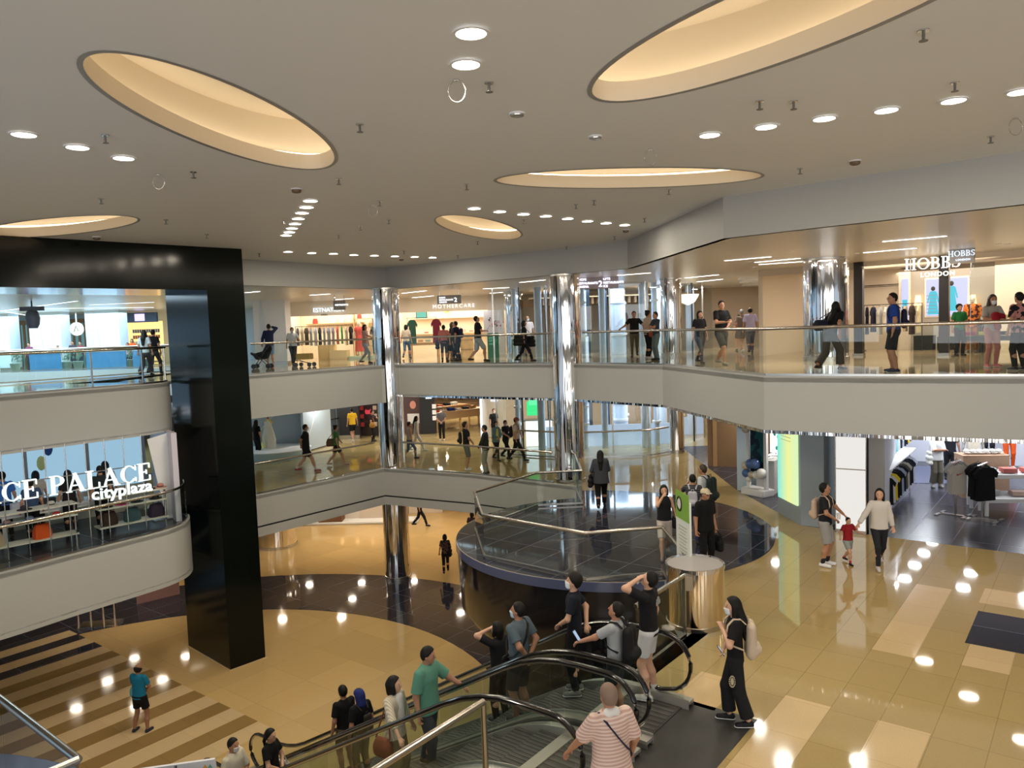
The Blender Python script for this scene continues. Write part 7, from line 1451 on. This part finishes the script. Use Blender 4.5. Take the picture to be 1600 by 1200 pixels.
q = person((p.x, p.y, L1), 140, 1.74, 'person in white shirt carrying a large black backpack behind the capped person', top='shirt', tc=(200, 204, 208), bot='trousers', bc=(190, 192, 196), hair='short', hm=HBROWN, glasses=True, lod=1)
backpack(q, 'largest backpack, glossy black, on the person in the white shirt', (30, 40, 38), 1.12)
# middle floor, back gallery
def fig(x, yt, yf, z, face, label, hmin=1.52, hmax=1.80, **k):
    p, H = at2(x, yt, yf, z, hmin, hmax); k.setdefault('lod', 0); return person(p, face, H, label, **k)
q = fig(480, 664, 737, L1, 12, 'person in black with red shoes strolling, hands behind back, on the middle gallery', tc=(22, 22, 26), bot='shorts', bc=(16, 16, 18), legs='stride', ra='behind', la='behind', shoe=(140, 40, 44), build=1.15, lod=1, mask='w', socks=((200, 200, 200), .1))
q = fig(527, 665, 727, L1, 20, 'person in green t-shirt and black shorts with brown satchel walking on the middle gallery', tc=(62, 112, 62), bot='shorts', bc=(20, 20, 22), hair='bun', legs='stride', lod=1, shoe=(170, 150, 140), la='front')
tote(q, 'brown satchel behind the person in the green t-shirt', (96, 72, 56), -1, 1.0, .3, .3, -.22, 'satchel', x=.16)
fig(552, 638, 690, L1, 120, 'person in yellow t-shirt and black shorts walking away by the black kiosk', tc=(220, 176, 40), bot='shorts', bc=(24, 24, 28), legs='walk', shoe=(190, 180, 170))
q = fig(583, 643, 690, L1, 0, 'person in dark maroon top with tan bag standing left of the left chrome column', tc=(46, 28, 30), bot='trousers', bc=(22, 22, 24), la='reach', build=1.1)
tote(q, 'tan shoulder bag of the person in the dark maroon top', (150, 110, 50), 1, .95, .24, .24, .05, 'shoulder_bag', x=.24)
fig(403, 657, 716, L1, 60, 'person in black half hidden by the black portal on the middle gallery', tc=(18, 18, 20), bot='trousers', bc=(18, 18, 22), hair='long')
q = fig(641, 664, 717, L1, 30, 'person in white vest and blue jeans right of the left chrome column', top='tank', tc=(190, 186, 178), bot='slim', bc=(66, 90, 120), legs='walk', lod=1)
fig(652, 652, 705, L1, 10, 'person dressed all in white striding right of the left chrome column', top='long', tc=(190, 184, 176), bot='trousers', bc=(205, 204, 200), hair='long', legs='stride', shoe=(215, 215, 215))
fig(691, 638, 688, L1, -90, 'person in grey top with red hem, black trousers and mask standing before the wooden tables', top='tee', tc=(84, 82, 84), bot='trousers', bc=(18, 18, 20), mask='w', lod=1, shoe=(200, 190, 190), ra='front', la='front')
q = fig(730, 659, 735, L1, 10, 'person in black t-shirt and grey shorts chatting at the middle gallery rail', tc=(22, 24, 26), bot='longshorts', bc=(104, 108, 100), hp=-12, shoe=(200, 196, 190), lod=1, ra='front', la='front')
backpack(q, 'black backpack on the person in grey shorts at the middle gallery rail', (20, 20, 22), .8)
fig(760, 665, 741, L1, 170, 'person in dark green top and pale trousers leaning at the middle gallery rail', top='long', tc=(36, 38, 34), bot='trousers', bc=(142, 140, 120), lod=1, la='front')
q = fig(776, 659, 719, L1, -50, 'person in teal overshirt and yellow top with mask walking along the middle gallery', top='jacket', tc=(92, 122, 120), bot='slim', bc=(28, 28, 30), hair='bob', mask='b', legs='walk', lod=1, ra='front', la='front')
ti = Field(.018, .02); ti.cone(np.array((0, .09, 1.0))*q['sc'], np.array((0, .095, 1.36))*q['sc'], .08, .055, st=(np.array([0, 1., 0]), .8)); fobj('yellow_top', ti, cloth('yellow_top', (196, 186, 96)), q['o'])
fig(791, 662, 716, L1, -40, 'person in black t-shirt with mask, middle one of the three walking together', tc=(26, 26, 30), bot='trousers', bc=(24, 24, 26), mask='w', legs='walk', lod=1, ra='front', la='front')
q = fig(808, 653, 720, L1, -8, 'person in beige t-shirt and brown cap with backpack leading the three walkers', tc=(190, 170, 150), bot='trousers', bc=(26, 26, 28), cap=((140, 84, 64), 'brim'), legs='stride', lod=1, build=1.1, mask='w', la='front')
backpack(q, 'black backpack on the person in the brown cap', (22, 22, 24), .85)
fig(773, 641, 690, L1, -60, 'person in black with white mask behind the three walkers', tc=(20, 20, 22), bot='trousers', bc=(22, 22, 24), mask='w')
# lower floor
p, H = at2(222, 1038, 1143, L0)
q = person(p, 75, 1.70, 'person in blue t-shirt and black shorts standing alone on the striped lower floor', tc=(20, 108, 138), bot='shorts', bc=(14, 14, 18), hair='balding', lod=1, legs='wide', la='front', ra='front', build=1.08, shoe=(40, 44, 60), skin=SKIN3)
tote(q, 'pale teal folder under the arm of the person in the blue t-shirt', (92, 160, 164), -1, 1.0, .26, .26, .12, 'folder', cat='folder', x=.22)
q = fig(697, 838, 894, L0, 95, 'person in patterned top and black trousers walking away on the lower floor by the drum', tc=cloth('pattern_dark', (86, 66, 60), pat=('floral', (30, 26, 26), 14)), bot='trousers', bc=(14, 14, 16), hair='bob', legs='walk', lod=1)
tote(q, 'black shoulder bag of the person walking away on the lower floor', (14, 14, 16), 1, .98, .26, .4, -.05, 'shoulder_bag', x=.22)
fig(657, 768, 822, L0, 0, 'person all in black walking on the lower floor right of the left chrome column', tc=(16, 16, 18), bot='trousers', bc=(16, 16, 18), legs='stride')
p = P(737, 801, 1.6); person((p.x, p.y, 0), 80, 1.62, 'person on the lower floor showing only a dark head above the drum rim', tc=(60, 40, 46), bot='trousers', bc=(30, 30, 34), hair='bob', lod=0)
# upper floor, left to right
q = fig(423, 507, 572, L2, 110, 'person in navy jacket rubbing the head beside a black pushchair', top='long', tc=(34, 42, 72), bot='longshorts', bc=(120, 150, 190), ra='head', la='slight', shoe=(220, 120, 120), lod=1)
q = fig(459, 512, 571, L2, -60, 'person in white t-shirt with mask pushing a wagon cart on the upper back gallery', tc=(188, 192, 194), bot='trousers', bc=(24, 24, 28), mask='b', la='low', legs='walk', lod=1, build=1.1)
fig(572, 508, 568, L2, -20, 'person in pink top and pale jeans at the upper rail left of the chrome column', top='tee', tc=(176, 140, 132), bot='slim', bc=(158, 168, 182), hair='bob', legs='walk', lod=1, ra='reach')
fig(636, 508, 560, L2, 80, 'person in beige top and blue jeans just right of the left chrome column, upper floor', tc=(190, 176, 156), bot='slim', bc=(50, 80, 110), hair='bob', legs='walk')
q = fig(695, 514, 566, L2, 95, 'person in pink t-shirt bending over beside a child on the upper gallery', tc=(182, 110, 104), bot='slim', bc=(60, 60, 66), lean=14, hp=-20, lod=1)
tote(q, 'big navy tote bag left of the person in the pink t-shirt', (32, 50, 70), -1, .84, .4, .38, .0)
fig(703, 520, 564, L2, -60, 'small child in olive top between the adults on the upper gallery', 1.0, 1.25, tc=(60, 70, 44), bot='shorts', bc=(50, 48, 50))
fig(708, 504, 562, L2, -20, 'person in dark top with brown hair behind the bending navy person', tc=(50, 44, 48), bot='trousers', bc=(40, 40, 48), hair='bob', hm=HBROWN)
q = fig(717, 502, 564, L2, 160, 'person in navy t-shirt with navy backpack leaning towards the child', tc=(30, 32, 54), bot='trousers', bc=(44, 50, 66), lean=10, lod=1)
backpack(q, 'navy backpack on the leaning person in the navy t-shirt', (30, 34, 62), .8)
q = fig(748, 494, 565, L2, 15, 'person in black t-shirt and grey shorts looking down at a phone on the upper gallery', tc=(18, 18, 22), bot='longshorts', bc=(150, 156, 160), ra='phone', la='down', legs='walk', hp=-22, lod=1, build=1.1)
phone(q, 'dark phone held by the person in grey shorts on the upper gallery', 1)
q = fig(820, 503, 565, L2, -5, 'person in black with large black bags walking beside the right tall chrome column', tc=(18, 18, 22), bot='trousers', bc=(20, 20, 28), hair='bob', legs='stride', lod=1)
tote(q, 'large black shoulder bag behind the walking person in black', (18, 18, 20), 1, .92, .44, .38, -.2, 'shoulder_bag', x=.2); tote(q, 'black shopping bag in front of the walking person in black', (26, 22, 26), -1, .86, .38, .4, .25, x=.22)
fig(826, 490, 556, L2, -80, 'tall person in white shirt with mask behind the walking person in black', top='shirt', tc=(206, 190, 184), bot='trousers', bc=(150, 120, 110), mask='w', hair='balding')
fig(838, 502, 548, L2, 100, 'person in dark striped top at the lift lobby left of the right tall chrome column', tc=cloth('dark_stripes', (70, 74, 78), pat=('stripes', (26, 28, 32), 5)), bot='trousers', bc=(36, 38, 44))
fig(992, 487, 558, L2, -100, 'person in black t-shirt and khaki trousers with arms spread on the upper right rail', tc=(22, 22, 24), bot='slim', bc=(92, 84, 70), ra='out', la='out', legs='walk', lod=1)
q = fig(1013, 486, 561, L2, 20, 'person in beige top and black trousers with red handbag at the upper right rail', tc=(176, 156, 138), bot='trousers', bc=(18, 18, 20), hair='bun', lod=1, shoe=(180, 180, 180))
tote(q, 'rust red handbag of the person in the beige top', (150, 70, 50), 1, .93, .22, .24, .05, 'handbag', x=.24)
fig(1026, 488, 563, L2, 200, 'person in dark t-shirt with folded arms beside the beige-topped person at the upper rail', tc=(50, 54, 66), bot='trousers', bc=(96, 108, 108), ra='crossed', la='crossed', lod=1)
fig(1094, 487, 568, L2, -70, 'person in black top and dark jeans left of the tall black-shirted phone holder', tc=(20, 20, 24), bot='slim', bc=(56, 62, 72), hair='bob', legs='walk', lod=1, build=1.1)
q = fig(1128, 471, 570, L2, -70, 'tall person in black t-shirt and grey shorts holding a phone by the upper right rail', 1.6, 1.86, tc=(16, 16, 18), bot='longshorts', bc=(58, 62, 62), ra='phone', la='front', legs='walk', lod=1, build=1.12, shoe=(150, 140, 120), hy=-15)
phone(q, 'black phone held by the tall person at the upper right rail', 1)
fig(1160, 484, 551, L2, 95, 'grey-haired person in taupe t-shirt and dark shorts walking away towards the far shops', tc=(120, 104, 92), bot='shorts', bc=(50, 52, 62), hm=HGREY, legs='walk', shoe=(190, 186, 190))
fig(1173, 481, 552, L2, 80, 'bald-crowned person in lavender shirt walking away beside the taupe-shirted person', top='shirt', tc=(186, 178, 214), bot='trousers', bc=(60, 64, 84), hair='balding', legs='walk')
fig(1155, 487, 548, L2, 90, 'child in dark sun hat just left of the taupe-shirted person', 1.2, 1.5, tc=(130, 110, 96), bot='shorts', bc=(50, 50, 60), cap=((24, 24, 28), 'brim'))
q = fig(1233, 484, 538, L2, -90, 'person in grey t-shirt and black shorts reading a phone far down the upper hall', tc=(88, 82, 76), bot='shorts', bc=(20, 20, 22), ra='phone', la='phone', hp=-20, legs='walk')
q = fig(1297, 467, 579, L2, 25, 'long-haired person in black leaning forward beside the thick chrome column', 1.55, 1.78, tc=(14, 14, 18), bot='wide', bc=(72, 68, 62), hair='long', lean=28, hp=-12, la='rail', ra='down', legs='walk', lod=2, shoe=(40, 36, 34))
tote(q, 'blue-black holdall slung behind the leaning long-haired person', (24, 32, 50), -1, .98, .34, .24, -.28, 'holdall', x=.06)
q = fig(1396, 459, 582, L2, 155, 'person in royal blue t-shirt and black shorts turning his head at the upper right rail', 1.6, 1.82, tc=(32, 62, 140), bot='longshorts', bc=(22, 22, 24), glasses=True, ra='hip', la='down', hy=20, lod=2, build=1.18, shoe=(24, 34, 70), legs='wide')
pr = MB()
for a_, b_ in (((-.02, 1.22), (.015, 1.30)), ((.015, 1.30), (.05, 1.22)), ((.02, 1.20), (.06, 1.27))): pr.bar((a_[0]+.03, .128, a_[1]), (b_[0]+.03, .130, b_[1]), .008, .014)
pr.build('chest_print', cloth('print_pale', (150, 170, 190)), q['o'])
backpack(q, 'navy backpack on the person in the royal blue t-shirt', (20, 26, 52), .8)
q = fig(1549, 462, 574, L2, -92, 'person with long dark hair, white mask and rose trousers carrying a red jacket', 1.5, 1.7, top='tee', tc=(170, 166, 160), bot='slim', bc=(186, 128, 122), hair='long', hm=HBROWN, mask='w', ra='phone', la='phone', lod=2, shoe=(190, 110, 110), sleeve=.8)
F = Field(.014, .04); F.cone(q['arm'][1][2]+np.array([.02, 0, .0]), q['arm'][1][2]+np.array([-.02, .03, -.26]), .085, .07); F.cone(q['arm'][1][2]+np.array([-.02, -.02, 0]), q['arm'][-1][2]+np.array([.02, 0, -.02]), .07, .06); t = thing('folded_jacket', 'red jacket draped over the arm of the masked person in rose trousers', 'jacket', q['loc'], q['rz']); fobj('cloth', F, cloth('red_jacket', (150, 30, 44)), t)
q = fig(1592, 458, 579, L2, 100, 'person in black and rose floral blouse at the right edge of the frame', 1.5, 1.72, top='shirt', tc=cloth('floral_rose', (176, 120, 116), pat=('floral', (26, 22, 26), 9)), bot='trousers', bc=(26, 28, 32), hair='short', lod=2, ra='front')
fig(1499, 472, 556, L2, -90, 'shop assistant in green t-shirt looking down behind the display table', 1.35, 1.5, tc=(28, 100, 50), bot='trousers', bc=(30, 30, 34), hair='fluffy', hp=-18, lod=1)
# upper left bridge and beyond
q = fig(229, 517, 587, L2, 92, 'long-haired person in white top and grey wide trousers on the upper left bridge', tc=(196, 206, 210), bot='wide', bc=(66, 66, 70), hair='long', legs='walk', lod=1, build=.95, hy=25)
fig(243, 516, 584, L2, 80, 'person in black beside the white-topped long-haired person on the upper left bridge', tc=(22, 22, 26), bot='trousers', bc=(50, 52, 58), legs='walk', lod=1)
for x, yt, c, lb in ((113, 533, (60, 60, 66), 'dark-haired visitor left one of the pair across the rink void'), (125, 534, (120, 60, 60), 'dark-haired visitor right one of the pair across the rink void'), (90, 541, (40, 44, 60), 'visitor with low dark head between the white pillars across the void'), (206, 530, (220, 84, 30), 'visitor in orange before the far bookshop'), (199, 536, (190, 150, 160), 'visitor in pale pink beside the one in orange at the far bookshop'), (45, 536, (120, 60, 90), 'visitor in purple by the leftmost far doorway')):
    Y = 39.5; v = Q(x, yt, Y); H = v.z-L2; person((v.x, v.y, L2), -90, min(max(H, 1.2), 1.75), lb, tc=c, bot='trousers', bc=(40, 42, 50), hair='bob' if x > 190 else 'short', lod=0)
